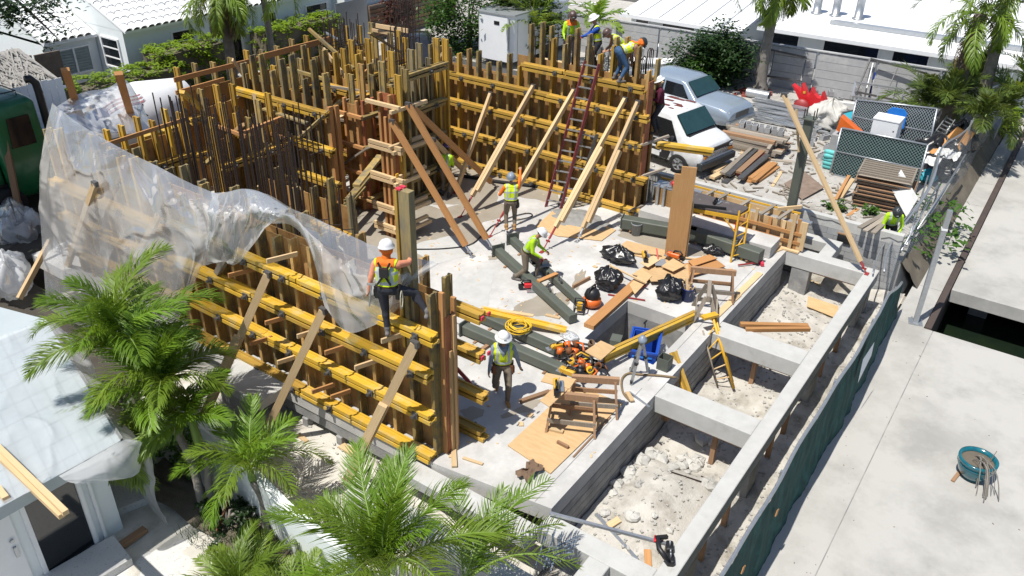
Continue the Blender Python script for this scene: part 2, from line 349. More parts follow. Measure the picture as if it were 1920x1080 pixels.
def mesh_mat(name, col, spacing, fill, diag=True):
    """chain link: wires cut out of a sheet by a procedural pattern in object space"""
    m = bpy.data.materials.new(name); m.use_nodes = True; t = m.node_tree; n = t.nodes; L = t.links
    b = n['Principled BSDF']; b.inputs['Base Color'].default_value = (*col, 1); b.inputs['Roughness'].default_value = .45; b.inputs['Metallic'].default_value = .5
    uv = n.new('ShaderNodeUVMap'); sx = n.new('ShaderNodeSeparateXYZ'); L.new(uv.outputs[0], sx.inputs[0])
    outs = []
    for sg in ('ADD', 'SUBTRACT'):
        a = n.new('ShaderNodeMath'); a.operation = sg; L.new(sx.outputs[0], a.inputs[0]); L.new(sx.outputs[1], a.inputs[1])
        d = n.new('ShaderNodeMath'); d.operation = 'MULTIPLY'; d.inputs[1].default_value = 1/spacing; L.new(a.outputs[0], d.inputs[0])
        f = n.new('ShaderNodeMath'); f.operation = 'FRACT'; L.new(d.outputs[0], f.inputs[0])
        l = n.new('ShaderNodeMath'); l.operation = 'LESS_THAN'; l.inputs[1].default_value = fill; L.new(f.outputs[0], l.inputs[0]); outs.append(l)
    mx = n.new('ShaderNodeMath'); mx.operation = 'MAXIMUM'; L.new(outs[0].outputs[0], mx.inputs[0]); L.new(outs[1].outputs[0], mx.inputs[1])
    L.new(mx.outputs[0], b.inputs['Alpha']); MATS[name] = m
mesh_mat('chain_link', (.42, .45, .47), .10, .13)
mesh_mat('chain_link_green', (.25, .33, .32), .11, .14)
def uvgrid(o, su, sv):
    """planar uv from the first quad's axes, metres"""
    me = o.data; uvl = me.uv_layers.new(name='UVMap'); 
    v0 = Vector(me.vertices[0].co)
    for lp in me.loops:
        c = Vector(me.vertices[lp.vertex_index].co)-v0
        uvl.data[lp.index].uv = (c.dot(su), c.dot(sv))
mat('screen_glass', (.012, .035, .036), .05, (.02, .06, .06), 2, .5, spec=.9); mat('car_dark', (.02, .02, .022), .2, coat=.6)
mat('white_scuffed', (.60, .61, .60), .7, (.42, .43, .42), 3, .6); mat('screen_dark', (.010, .030, .030), .9, (.006, .018, .018), 2, .6); mat('sack_white', (.52, .51, .48), .8, (.42, .41, .38), 3, .6, .6, 12); mat('ply_bright', (.52, .27, .09), .7, (.42, .20, .06), 3, .6)
mat('deck_stain', (.30, .295, .28), .85, (.36, .35, .33), 2.5, .6); mat('roof_line', (.365, .415, .435), .6)
mat('alley_soil_shaded', (.045, .040, .033), .95, (.075, .066, .052), 2.2, .6, .7, 40, col3=(.13, .12, .10), scale3=1.5, thr=.66)  # soil of the alley and side street, tree shade darkened into its colour
mat('plank_brown', (.46, .265, .115), .8, (.37, .20, .08), 3, .6, .1, 60, stretch=(14, 14, .9))
# ================================================================== ground, slab, beams
b = MB(); b.grid(lambda u, v: (-90+300*u, 2.17+220*v, -1.55), 4, 4); struct(b.obj('ground', 'sand'))
b = MB(); b.poly([(22.96, 2.6), (37.2, 2.6), (37.2, 21), (60, 21), (60, 75), (21.9, 75), (21.9, 22), (22.96, 22)], -1.5, -.3)
struct(b.obj('yard', 'gravel'))
b = MB(); b.poly([(4, 22), (21.88, 22), (21.88, 75), (4, 75)], -1.5, -.35); struct(b.obj('side_street', 'alley_soil_shaded'))
b = MB(); b.poly([(37.2, 2.2), (75, 2.2), (75, 20.98), (37.2, 20.98)], -1.5, -.36); struct(b.obj('neighbour_yard', 'concrete_grey'))
b = MB(); b.grid(lambda u, v: (50+14*u, 20+16*v, -.28), 2, 2); struct(b.obj('back_road', 'asphalt'))
b = MB(); p = at(1075, 8, -.27)
b.prof(p+Vector((-2.2, 1.4, 0)), p+Vector((2.0, -1.3, 0)), [(-.12, 0), (.12, 0), (.12, .006), (-.12, .006)]); struct(b.obj('road_line', 'white_paint'))
b = MB(); b.grid(lambda u, v: (24+8*u, 21+8*v, -.29), 2, 2); struct(b.obj('parking_area', 'asphalt'))
def pit(u, v):
    x = 3.5+19.2*u; y = 2.25+3.0*v
    z = -1.22+.14*ns(x*.7, y*.7)+.06*ns(x*2.3, y*2.3, 3)+.025*ns(x*7, y*7, 5)
    z += .42*math.exp(-((x-11.2)/1.3)**2-((y-4.2)/.8)**2) + .16*math.exp(-((x-19)/1.6)**2-((y-4.0)/.8)**2)
    z -= .30*math.exp(-((x-14.7)/.6)**2-((y-3.6)/.4)**2) + .25*math.exp(-((x-12.9)/.5)**2-((y-4.3)/.8)**2)
    return (x, y, z)
b = MB(); b.grid(pit, 190, 34); struct(b.obj('pit_floor', 'sand', smooth=True))
def front(u, v):
    x = 4.3+4.9*u; y = 5.2+9.8*v
    z = -.84+.07*ns(x*.8, y*.8, 8)+.03*ns(x*3, y*3, 2)-.35*smoothstep(6.9, 6.2, x)-.3*smoothstep(7.4, 6.2, y)
    return (x, y, z)
b = MB(); b.grid(front, 60, 110); struct(b.obj('front_ground', 'sand_white', smooth=True))
b = MB(); b.grid(lambda u, v: (5.62+1.3*u-.25*smoothstep(.5, 0, v)+.12*ns(v*6, 3), 7.0+6.0*v, -1.10+.05*ns(u*9, v*9)), 20, 60); struct(b.obj('planting_bed', 'dirt', smooth=True))
# the slab, with its pit, as one structure of four pours
SX0, SX1, SY0, SY1 = 8.72, 21.0, 5.28, 21.5
HX0, HX1, HY0, HY1 = 13.9, 15.98, 5.80, 7.55
b = MB()
b.poly([(8.98, SY0), (HX0, SY0), (HX0, SY1), (8.55, SY1), (8.66, 7.6)], -.34, 0)
b.bb((HX1, SY0, -.34), (SX1, SY1, 0)); b.bb((HX0, HY1, -.34), (HX1, SY1, 0)); b.bb((HX0, SY0, -.34), (HX1, HY0, 0))
struct(b.obj('floor_slab', 'concrete'))
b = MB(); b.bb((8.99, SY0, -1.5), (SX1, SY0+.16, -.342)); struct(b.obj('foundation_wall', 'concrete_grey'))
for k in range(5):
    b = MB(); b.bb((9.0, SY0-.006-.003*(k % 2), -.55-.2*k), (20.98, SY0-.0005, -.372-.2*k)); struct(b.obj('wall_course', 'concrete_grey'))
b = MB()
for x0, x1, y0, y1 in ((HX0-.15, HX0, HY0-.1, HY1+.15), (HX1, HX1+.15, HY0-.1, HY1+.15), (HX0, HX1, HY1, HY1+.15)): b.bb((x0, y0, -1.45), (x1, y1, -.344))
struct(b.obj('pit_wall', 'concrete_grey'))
b = MB(); b.bb((HX0, HY0-.36, -1.45), (HX1, HY1, -1.2)); struct(b.obj('pit_base', 'dirt'))
# joint lines and damp stains, thin sheets with outlines of their own
b = MB()
b.bb((13.3, 5.62, .004), (20.6, 5.632, .006)); b.bb((8.95, 5.60, .004), (13.0, 5.612, .006)); b.bb((HX0-.26, 7.5, .004), (HX0-.25, 8.3, .006))
struct(b.obj('slab_joint', 'concrete_grey'))
def blotch(name, cx, cy, rx, ry, m, seed, z=.004, ang=0.0, k=.35):
    n = 44; pts = []
    for i in range(n):
        a = 2*math.pi*i/n; r = 1+k*ns(math.cos(a)*1.6+seed, math.sin(a)*1.6, seed)+.12*ns(math.cos(a)*6+seed, math.sin(a)*6, 4)
        x, y = rx*r*math.cos(a), ry*r*math.sin(a); pts.append((cx+x*math.cos(ang)-y*math.sin(ang), cy+x*math.sin(ang)+y*math.cos(ang), z))
    b = MB(); b.add(pts, [tuple(range(n))]); return struct(b.obj(name, m))
p = at(860, 330); blotch('damp_patch', p.x, p.y, 2.2, 1.5, 'concrete_wet', 1.3, .004, .3)
p = at(770, 420); blotch('damp_patch', p.x, p.y, 1.5, 2.2, 'concrete_wet', 2.3, .0045, .2)
p = at(885, 395); blotch('damp_patch', p.x, p.y, 1.5, .75, 'concrete_wet', 3.1, .005, -.1, .6)
p = at(1010, 575); blotch('damp_patch', p.x, p.y, .95, .35, 'concrete_wet', 4.7, .004, -.2, .6)
p = at(1240, 455); blotch('damp_patch', p.x, p.y, .5, 1.1, 'concrete_wet', 5.2, .004, .1, .6)
p = at(925, 483); blotch('damp_patch', p.x, p.y, .16, .13, 'concrete_wet', 6.2, .004)
p = at(1085, 525); blotch('damp_patch', p.x, p.y, .5, .13, 'concrete_wet', 8.2, .004, .3, .7)
p = at(975, 345); blotch('damp_patch', p.x, p.y, .8, 2.4, 'concrete_wet', 9.2, .0042, .05)
p = at(640, 440); blotch('damp_patch', p.x, p.y, 2.6, 3.4, 'concrete_wet', 10.2, .0036, .1)
p = at(985, 765); blotch('damp_patch', p.x, p.y, .45, .12, 'concrete_wet', 11.2, .004, -.4, .8)
p = at(885, 775); blotch('damp_patch', p.x, p.y, .22, .2, 'concrete_wet', 12.2, .004, -.4, .5)
for i, (x, y, rx, ry) in enumerate(((830, 470, .9, .6), (1080, 360, .9, .5), (880, 550, 1.2, .6), (1000, 500, .8, .4))):
    p = at(x, y); blotch('pale_patch', p.x, p.y, rx, ry, 'concrete_white', 20+i*1.7, .0048+.0002*i, .3*i, .6)
# beams
def beam(name, a, c, m='concrete_white'):
    b = MB(); b.bb(a, c); o = b.obj(name, m); bev = o.modifiers.new('bevel', 'BEVEL'); bev.width = .012; bev.segments = 1; return struct(o)
beam('perimeter_beam', (4.2, 2.88, -.34), (21.41, 3.19, .0))
beam('cross_beam', (12.94, 3.192, -.42), (13.50, 5.278, -.003)); beam('cross_beam', (15.88, 3.192, -.40), (16.50, 5.278, -.003))
beam('end_beam', (21.0, 3.192, -.42), (21.41, 5.62, -.003))
beam('corner_beam', (22.2, 4.16, -.34), (22.55, 7.5, -.02)); beam('corner_beam', (21.412, 4.16, -.34), (22.2, 4.52, -.022))
beam('front_beam', (8.48, 3.192, -.36), (8.88, 5.25, -.003)); beam('front_beam', (8.22, 5.252, -.36), (8.62, 8.2, -.12))
beam('front_beam', (4.2, 3.84, -.36), (8.478, 4.22, -.004)); beam('outer_beam', (7.30, 4.222, -.42), (7.72, 8.6, -.16))
for x in (9.6, 12.55, 16.35, 20.1):
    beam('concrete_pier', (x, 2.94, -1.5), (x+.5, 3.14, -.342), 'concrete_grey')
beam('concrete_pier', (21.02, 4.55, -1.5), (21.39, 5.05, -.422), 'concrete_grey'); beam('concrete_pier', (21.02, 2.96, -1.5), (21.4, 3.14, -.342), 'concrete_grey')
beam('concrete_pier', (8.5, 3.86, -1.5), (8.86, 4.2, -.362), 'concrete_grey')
b = MB(); b.bb((7.3, 4.3, -1.6), (7.7, 8.6, -.422)); struct(b.obj('footing_wall', 'concrete_grey'))
# timber forms still under the beams, and the posts that prop them
def strip(label, a, c, m='lumber_brown', name='beam_soffit_board'):
    b = MB(); b.bb(a, c); return tag(b.obj(name, m), label, 'board')
strip('weathered form board under the middle concrete cross beam', (12.97, 3.2, -.455), (13.47, 5.2, -.424))
strip('weathered form board under the cross beam by the yellow scaffold ladder', (15.92, 3.2, -.435), (16.46, 5.2, -.404))
strip('form board left under the corner end beam of the foundation', (21.03, 3.2, -.455), (21.38, 4.5, -.424))
strip('long form board still fixed under the outer perimeter beam', (9.0, 2.90, -.385), (20.8, 2.95, -.344))
def prop(label, x, y, z1, z0=-1.5, w=.1):
    o = bar('timber_prop', (x, y, z0), (x+.03, y, z1), w, w, 'lumber_brown'); return tag(o, label, 'prop', 'timber props under the concrete beams')
prop('timber prop under the cross beam nearest the tripod', 13.2, 3.95, -.457)
prop('timber prop under the cross beam below the yellow scaffold ladder', 16.2, 4.25, -.437)
for x, l in ((8.9, 'lowest timber prop under the perimeter beam, beside the red tool pouch'), (10.5, 'timber prop under the perimeter beam next to the broad concrete pier'), (11.6, 'timber prop under the perimeter beam beside the rubble heap'), (13.95, 'timber prop under the perimeter beam just past the middle cross beam'), (14.9, 'timber prop under the perimeter beam midway along the dark screen'), (17.4, 'timber prop under the perimeter beam past the yellow ladder bay'), (18.7, 'last timber prop under the perimeter beam before the corner pier')):
    prop(l, x, 3.02, -.387)
prop('short timber block propping the middle cross beam at the slab edge', 13.25, 5.1, -.457, -.75, .14)
# ledge and pier at the front left
beam('concrete_ledge', (7.85, 11.55, -.12), (8.90, 13.15, .10)); beam('concrete_pier', (7.9, 12.3, -1.5), (8.3, 12.9, -.122), 'concrete_grey')
beam('edge_beam', (8.66, 7.65, -.62), (8.9, 12.0, -.342), 'concrete_grey'); beam('footing', (8.9, 7.7, -1.5), (9.1, 19, -.344), 'concrete_grey')
for y in (8.7, 10.1, 11.1): beam('short_pier', (8.62, y, -1.2), (8.82, y+.16, -.622), 'concrete_grey')

# ================================================================== block wall
bw = thing('block_wall', 'grey concrete block wall with crack under its capping, behind the corner beam', 'wall', (22.85, 6.0, -1.4))
b = MB(); b.bb((22.765, 2.72, -1.5), (22.93, 10.6, .22)); b.obj('mortar_core', 'mortar', bw)
b = MB(); b.bb((22.75, 2.70, .222), (22.95, 10.6, .52)); o = b.obj('capping', 'concrete_white', bw)
bk = MB(); bk.box((0, 0, 0), (.2, .39, .188)); bkm = bk.mesh('block', ['cinder'])
for r in range(8):
    for c in range(20):
        y = 2.9+c*.4+(.2 if r % 2 else 0)
        if y > 7.2 or y < 2.89: continue
        inst('block', bkm, Matrix.Translation((22.85+U(-.002, .002), y, .122-r*.2)), bw)
hb = MB(); hb.box((22.85, 2.8, .122-.2), (.2, .19, .188)); hb.box((22.85, 2.8, .122-.6), (.2, .19, .188)); hb.box((22.85, 2.8, .122-1.0), (.2, .19, .188)); hb.box((22.85, 2.8, .122-1.4), (.2, .19, .188)); hb.obj('half_block', 'cinder', bw)
b = MB(); b.tube([atx(x, y, 22.738) for x, y in ((1520, 405), (1545, 412), (1560, 413), (1580, 422))], .006, 4); b.tube([atx(x, y, 22.738) for x, y in ((1652, 447), (1668, 445), (1684, 453), (1694, 452))], .006, 4); b.obj('crack', 'black', bw)
b = MB(); b.bb((22.70, 4.0, -.12), (22.748, 4.38, .13)); b.obj('opening', 'black', bw); b = MB(); b.bb((22.69, 3.98, .132), (22.748, 4.4, .165)); b.obj('opening_lintel', 'lumber_brown', bw)

# ================================================================== dock and walkway
DZ = -1.0
b = MB(); b.poly([(3, 1.18), (20.9, 1.18), (20.9, -14), (3, -14)], -1.28, DZ); struct(b.obj('dock_deck', 'deck_concrete'))
b = MB(); b.bb((3, 1.18, -1.3), (20.9, 1.2, DZ-.012)); struct(b.obj('dock_joint', 'concrete_grey'))
b = MB(); b.bb((3, 1.2, -2.6), (20.9, 2.16, DZ)); struct(b.obj('dock_walkway', 'deck_concrete'))
for i in range(9):
    x0 = 20.905+i*2.35
    b = MB(); b.bb((x0, 1.42, -2.6), (x0+2.335, 2.16-.03*i, DZ)); struct(b.obj('walkway_slab', 'deck_concrete'))
b = MB(); b.bb((20.9, 1.24, -2.5), (43, 1.40, -.95)); struct(b.obj('seawall_rail', 'rust_pipe'))
b = MB(); b.poly([(23.6, 1.22), (60, 1.22), (60, -14), (23.6, -14)], -1.42, -1.05); struct(b.obj('far_dock', 'deck_concrete'))
b = MB(); b.grid(lambda u, v: (-90+300*u, -120+122*v, -2.35), 2, 2); struct(b.obj('water', 'water'))
beam('dock_pile', (25.0, .2, -3), (25.5, .7, -1.42), 'concrete_grey'); beam('dock_pile', (25.0, -3.6, -3), (25.5, -3.1, -1.42), 'concrete_grey')
b = MB(); b.grid(lambda u, v: (20.95+1.5*u*(1-.2*v), 1.1-5.2*v, -2.2-.25*u+.12*ns(u*5, v*9)), 14, 26); struct(b.obj('mossy_bank', 'moss', smooth=True))
b = MB(); b.bb((-3, 13.8, -1.5), (8.5, 21.98, -1.0)); struct(b.obj('alley_ground', 'alley_soil_shaded'))
b = MB(); b.grid(lambda u, v: (22.96+20*u, 2.62-.62*v, -.3-.72*v+.10*ns(u*30, v*3)*(1-abs(2*v-1))), 120, 8); struct(b.obj('bank', 'dirt', smooth=True)); 
# turquoise pot
pp = at(1822, 893, DZ); t = thing('planter', 'turquoise glazed planter with a dead drooping plant on the dock', 'planter', pp)
b = MB(); b.lathe([(.17, 0), (.22, .03), (.30, .17), (.345, .32), (.34, .39), (.365, .43), (.365, .48), (.315, .48), (.30, .41)], pp, 28); b.lathe([(.35, .34), (.36, .35), (.35, .36)], pp, 28); b.obj('pot', 'turquoise', t, True)
b = MB(); b.lathe([(.31, .40), (.2, .43), (.001, .44)], pp, 20); b.obj('soil', 'dirt', t, True)
b = MB()
for i in range(15):
    a = R_(215+U(-16, 16)); l = U(.45, .7); q = [pp+Vector((.10*U(-1, 1), .10*U(-1, 1), .44))]
    for k in range(1, 7): q.append(q[0]+Vector((math.cos(a)*l*k/6, math.sin(a)*l*k/6, .16*math.sin(k/6*3.1)-.40*(k/6)**3)))
    b.tube(q, U(.005, .012), 4)
b.obj('dead_leaves', 'trunk', t)
b = MB(); b.tube([pp+Vector((.1, -.2, .42)), pp+Vector((.13, -.24, .7))], .006, 4); b.tube([pp+Vector((.18, -.2, .42)), pp+Vector((.24, -.25, .62))], .006, 4); b.obj('stem', 'trunk_dark', t)
o = bar('wood_scrap', at(1786, 902, DZ+.02), at(1803, 880, DZ+.02), .07, .03, 'lumber_brown'); tag(o, 'small brown wood offcut on the dock beside the turquoise planter', 'wood')
# grey square post with base plate
lp = at(1716, 604, DZ); t = thing('steel_post', 'grey square steel post on a bolted base plate, standing on the dock walkway', 'post', lp)
b = MB(); b.box(lp+Vector((0, 0, 1.62)), (.12, .12, 3.2), R_(15)); b.obj('shaft', 'galv', t)
b = MB(); b.box(lp+Vector((0, 0, .012)), (.34, .34, .02), R_(15)); b.obj('base_plate', 'galv', t)
b = MB()
for sx in (-1, 1):
    for sy in (-1, 1): b.lathe([(.018, 0), (.018, .04), (.001, .04)], lp+Vector((sx*.12, sy*.12, .022)), 6)
stuff(b.obj('bolts', 'galv', t)); b = MB(); b.box(lp+Vector((0, 0, 2.72)), (.14, .14, .05), R_(15)); b.obj('tape_band', 'white_paint', t)

# ================================================================== screen fence along the dock
t = thing('screen_fence', 'green fabric screened chain link fence along the dock walkway', 'fence', (12, 2.2, DZ))
def fy(x): return 2.15+.018*math.sin(x*1.1)+.012*math.sin(x*2.7)+.10*smoothstep(17, 21, x)
def ftop(x): return .74+.025*math.sin(x*.9+1)-.75*smoothstep(18.2, 21.3, x)
def scr(u, v):
    x = 4.2+17.0*u; f = 1-v; zb = -1.17+.05*math.sin(x*2.1)
    bil = .04*math.sin(3.14*v)*(.5+ns(x*.8, 3.3)) + .035*ns(x*2.6, v*4, 7)*(.3+v)+.02*ns(x*7, v*3, 2)
    return (x, fy(x)-.02-bil-.10*v*smoothstep(.3, 1, v), ftop(x)*(f)+zb*v+(.06*ns(x*1.7, 9)*f))
b = MB(); b.grid(scr, 260, 16); o = b.obj('fabric_screen', 'screen_green', t, True)
b = MB(); xs = [4.2+.35*i for i in range(49)]; b.tube([(x, fy(x), ftop(x)+.02) for x in xs], .032, 8); b.obj('top_rail', 'galv', t, True)
for x in (5.2, 8.3, 11.4, 14.5, 17.4, 20.3):
    bar('fence_post', (x, fy(x)+.03, -1.4), (x, fy(x)+.03, ftop(x)+.04), .06, .06, 'galv', t)
b = MB()
for i in range(120):
    x = 4.3+.125*i+U(-.05, .05); y = fy(x)+.01; z = ftop(x)+.03
    b.tube([(x, y, z), (x+U(-.05, .05), y+U(0, .06), z+U(.02, .09))], .004, 3)
stuff(b.obj('wire_ends', 'galv', t))
for px, py in ((1710-160*0+-160-12, 755+18),):
    pass
for q, m, nm in ((Vector((9.45, 2.02, .25)), 'lumber_orange', 'patch'), (Vector((11.0, 2.02, .2)), 'lumber_orange', 'patch')):
    b = MB(); b.box(q, (.13, .015, .12), .2, rot=Matrix.Rotation(.5, 3, 'Y')); b.obj(nm, m, t)
b = MB(); p0 = Vector((16.0, 2.0, .55)); b.add([p0, p0+Vector((.75, -.03, .05)), p0+Vector((.72, -.05, -.28)), p0+Vector((-.1, -.04, -.55))], [(0, 1, 2, 3)]); b.obj('torn_sheet', 'white_paint', t)
# the bare, sagging run of chain link that carries on past the yard
t = thing('chain_link_fence', 'sagging bare chain link fence between the yard debris and the walkway', 'fence', (28, 2.4, DZ))
def cl(u, v):
    x = 20.9+19.5*u; zt = .25+.75*smoothstep(0, .35, u)+.35*u-.12*math.sin(u*14); y = 2.45+.5*math.sin(u*3.1)*(1-v)*.9+.15*math.sin(u*19)*(1-v)-.15*v
    return (x, y+.25*(1-v)*smoothstep(.5, 0, u), zt*(1-v)-1.05*v)
b = MB(); b.grid(cl, 80, 8); o = b.obj('wire_mesh', 'chain_link', t, True)
ul = o.data.uv_layers.new(name='UVMap')
for lp_ in o.data.loops:
    i_ = lp_.vertex_index; ul.data[lp_.index].uv = ((i_ % 81)/80*19.5, (i_//81)/8*1.9)
b = MB(); b.tube([cl(i/60, 0) for i in range(61)], .03, 7); b.tube([cl(i/60, 0) if i > 20 else Vector(cl(i/60, 0))+Vector((0, .25*(1-i/20), -.15)) for i in range(61)], .02, 6); b.obj('top_rail', 'galv', t, True)
b = MB()
for a, c in (((1690, 470), (1760, 345)), ((1720, 430), (1800, 310)), ((1700, 460), (1740, 330)), ((1745, 400), (1810, 290))): b.tube([at(*a, .1), at(*c, .6)], .028, 6)
b.obj('fallen_rails', 'galv', t, True)
for k, u in enumerate((.12, .36, .6, .85)):
    q = Vector(cl(u, 0)); bar('fence_post', (q.x, q.y+.03, -1.2), (q.x, q.y+.03, q.z+.05), .06, .06, 'galv', t)
# ================================================================== garden wall, patio, low terrace at the lower left
t = thing('garden_wall', 'pale rendered garden wall behind the foreground palm trunks', 'wall', (6.6, 10.5, -1.1))
b = MB(); b.poly([(6.98, 14.2), (6.72, 11.5), (6.25, 9.0), (6.15, 7.4), (6.33, 7.4), (6.43, 9.0), (6.9, 11.5), (7.16, 14.2)], -1.5, -.02); b.obj('render', 'house_white', t)
mat('terrazzo', (.60, .59, .565), .8, (.53, .52, .50), 1.5, .5, .1, 60, col3=(.12, .11, .10), scale3=22, thr=.66)
b = MB(); b.poly([(3.2, 12.3), (5.0, 12.1), (6.3, 14.4), (6.3, 13.0), (5.75, 10.6), (5.2, 9.6), (4.0, 9.0), (2.6, 9.2), (2.6, 12.3)], -1.5, -1.2); struct(b.obj('terrazzo_patio', 'terrazzo'))
b = MB(); b.poly([(4.95, 12.4), (6.05, 14.6), (6.25, 14.4), (5.6, 12.2)], -1.2, -1.02); struct(b.obj('patio_step', 'terrazzo'))
b = MB(); b.poly([(3.4, 12.05), (4.62, 11.9), (4.5, 11.15), (3.3, 11.25)], -1.198, -1.04); struct(b.obj('patio_step', 'terrazzo'))
b = MB(); b.poly([(4.7, 9.9), (5.3, 9.75), (5.0, 9.0), (4.2, 9.0)], -1.199, -1.12); struct(b.obj('patio_edging', 'concrete_white'))
# ================================================================== neighbour's flat roofed house, lower left
RZ = 1.15
n1 = thing('flat_roof_house', 'white flat roofed house under polythene in the lower left corner', 'house', (3.5, 13, -1.2))
b = MB(); b.poly([at(226, 826, RZ)[:2], at(84, 598, RZ)[:2], at(-60, 560, RZ)[:2], at(-260, 800, RZ)[:2], at(-60, 985, RZ)[:2]], RZ-.22, RZ); b.obj('roof_slab', 'roof_under', n1)
A_ = at(228, 826, RZ); B_ = at(84, 598, RZ); C_ = at(-60, 985, RZ)
b = MB()
for k in range(9):
    f = .06+k*.11; b.bar(A_.lerp(B_, f)+Vector((0, 0, .003)), C_.lerp(C_+(B_-A_), f)+Vector((0, 0, .003)), .012, .006)
for k in range(9):
    f = .05+k*.11; b.bar(A_.lerp(C_, f)+Vector((0, 0, .004)), A_.lerp(C_, f)+(B_-A_)+Vector((0, 0, .004)), .012, .006)
b.obj('roof_joints', 'roof_line', n1)
W0 = at(232, 992, -1.2); Wd = Vector((-1, .035, 0)).normalized()
b = MB(); b.poly([W0[:2], (W0+Wd*6)[:2], (W0+Wd*6+Vector((.1, 4.6, 0)))[:2], (W0+Vector((.95, 3.9, 0)))[:2]], -1.45, RZ-.222); b.obj('wall', 'house_white', n1)
gd = MB(); g0 = W0+Wd*.52+Vector((0, -.03, .06)); g1 = W0+Wd*1.42+Vector((0, -.03, .06))
gd.poly([(g0.x, g0.y), (g1.x, g1.y), (g1.x, g1.y+.028), (g0.x, g0.y+.028)], -1.12, .66); o = gd.obj('glass_door', 'glass_dark', n1)
fr = MB(); 
for q in (g0, g1): fr.box((q.x, q.y-.01, -.22), (.07, .07, 1.9))
fr.box(((g0.x+g1.x)/2, g0.y-.01, .70), (.97, .07, .07)); fr.box(((g0.x+g1.x)/2, g0.y-.01, -1.14), (.97, .07, .08)); sub(fr, 'door_frame', 'white_paint', o)
g2 = W0+Wd*1.62; fr = MB(); fr.box((g2.x-.3, g2.y-.02, -.2), (.6, .05, 1.95)); o2 = fr.obj('door_leaf', 'white_paint', n1)
fr = MB(); fr.box((g2.x-.1, g2.y-.07, -.25), (.05, .04, .22)); fr.lathe([(.035, 0), (.035, .03), (.001, .03)], (g2.x-.1, g2.y-.06, 0), 10, rot=Matrix.Rotation(R_(90), 3, 'X')); sub(fr, 'door_handle', 'galv', o2)
fr = MB(); fr.box((g2.x-1.2, g2.y-.02, -.2), (.8, .04, 1.9)); fr.obj('window_panel', 'window_shade', n1)
fr = MB(); fr.box((W0.x-.35, W0.y-.03, -.3), (.05, .05, 1.8)); fr.obj('downpipe', 'white_paint', n1)
o = bar('timber_plank', at(-15, 828, RZ+.18), at(124, 962, RZ+.03), .09, .09, 'lumber'); tag(o, 'pale double timber lying across the polythene roof edge, upper board', 'timber')
o = bar('timber_plank', at(-15, 843, RZ+.14), at(116, 968, RZ-.05), .09, .09, 'lumber'); tag(o, 'pale double timber lying across the polythene roof edge, lower board', 'timber')
o = bar('timber_plank', at(-5, 915, RZ+.06), at(12, 936, RZ+.06), .1, .09, 'lumber'); tag(o, 'timber end on the polythene roof at the left picture edge', 'timber')
o = bar('timber_plank', at(150, 1076, -1.1), at(272, 992, -1.1), .14, .09, 'lumber_brown'); tag(o, 'brown timber lying along the foot of the white house wall', 'timber')
# ================================================================== tiled house, far left
hs = thing('tiled_house', 'white house with white barrel tiled roof behind the hedge', 'house', (24, 35, -.35))
EY, EZ, X0, X1 = 32.4, 2.42, 18.8, 33.0
b = MB(); b.bb((X0+.02, EY+.12, -.6), (X1, EY+6, EZ-.06)); b.obj('wall', 'house_white', hs)
sl_ = .42
b = MB(); b.add([(X0, EY-.12, EZ-.03), (X1, EY-.12, EZ-.03), (X1, EY+7, EZ-.03+7.12*sl_), (X0, EY+7, EZ-.03+7.12*sl_), (X0, EY-.12, EZ-.13), (X1, EY-.12, EZ-.13), (X1, EY+7, EZ-.13+7.12*sl_), (X0, EY+7, EZ-.13+7.12*sl_)], [(0, 1, 2, 3), (7, 6, 5, 4), (0, 4, 5, 1), (0, 3, 7, 4)]); rf = b.obj('roof', 'roof_tile', hs)
g = MB(); g.add([(X0+.02, EY+.12, EZ-.07), (X0+.02, EY+6, EZ-.07), (X0+.02, EY+6, EZ-.1+5.9*sl_)], [(0, 2, 1)]); g.obj('gable', 'house_white', hs)
def tile_mesh():
    m = MB(); n = 7
    for r0, r1, z0, z1, y0, y1 in ((.155, .135, .02, .0, 0, .46),):
        vs = []
        for yy, r, z in ((y0, r0, z0), (y1, r1, z1)):
            vs += [(r*math.cos(math.pi*k/n), yy, z+r*.75*math.sin(math.pi*k/n)) for k in range(n+1)]
        m.add(vs, [(k+1, k, n+1+k, n+2+k) for k in range(n)])
    return m
tm = tile_mesh().mesh('roof_tile', ['roof_tile'], True)
te = MB(); te.add([(.125*math.cos(math.pi*k/7), .01, .01+.10*math.sin(math.pi*k/7)) for k in range(8)], [tuple(range(8))]); tem = te.mesh('tile_end', ['tile_end'])
def tiles(parent, roof, x0, x1, ey, ez, rows, limit):
    rest = MB(); cnt = 0; n = int((x1-x0)/.34); rows_ = []
    for j in range(rows):
        for i in range(n):
            x = x0+.17+i*.34; yl = ey-.16+j*.40; z = ez-.02+(yl-ey+.12)*sl_
            Mx = Matrix.Translation((x+U(-.01, .01), yl, z+U(-.005, .008))) @ Matrix.Rotation(math.atan(sl_), 4, 'X')
            if cnt < limit: inst('roof_tile', tm, Mx, parent); cnt += 1
            else:
                rest.add([Mx @ v.co for v in tm.vertices], [tuple(q.vertices) for q in tm.polygons])
            if j == 0: inst('tile_end', tem, Mx, parent)
    if rest.v: stuff(rest.obj('roof_tiles', 'roof_tile', parent, True))
tiles(hs, rf, X0, 30.5, EY, EZ, 14, 260)
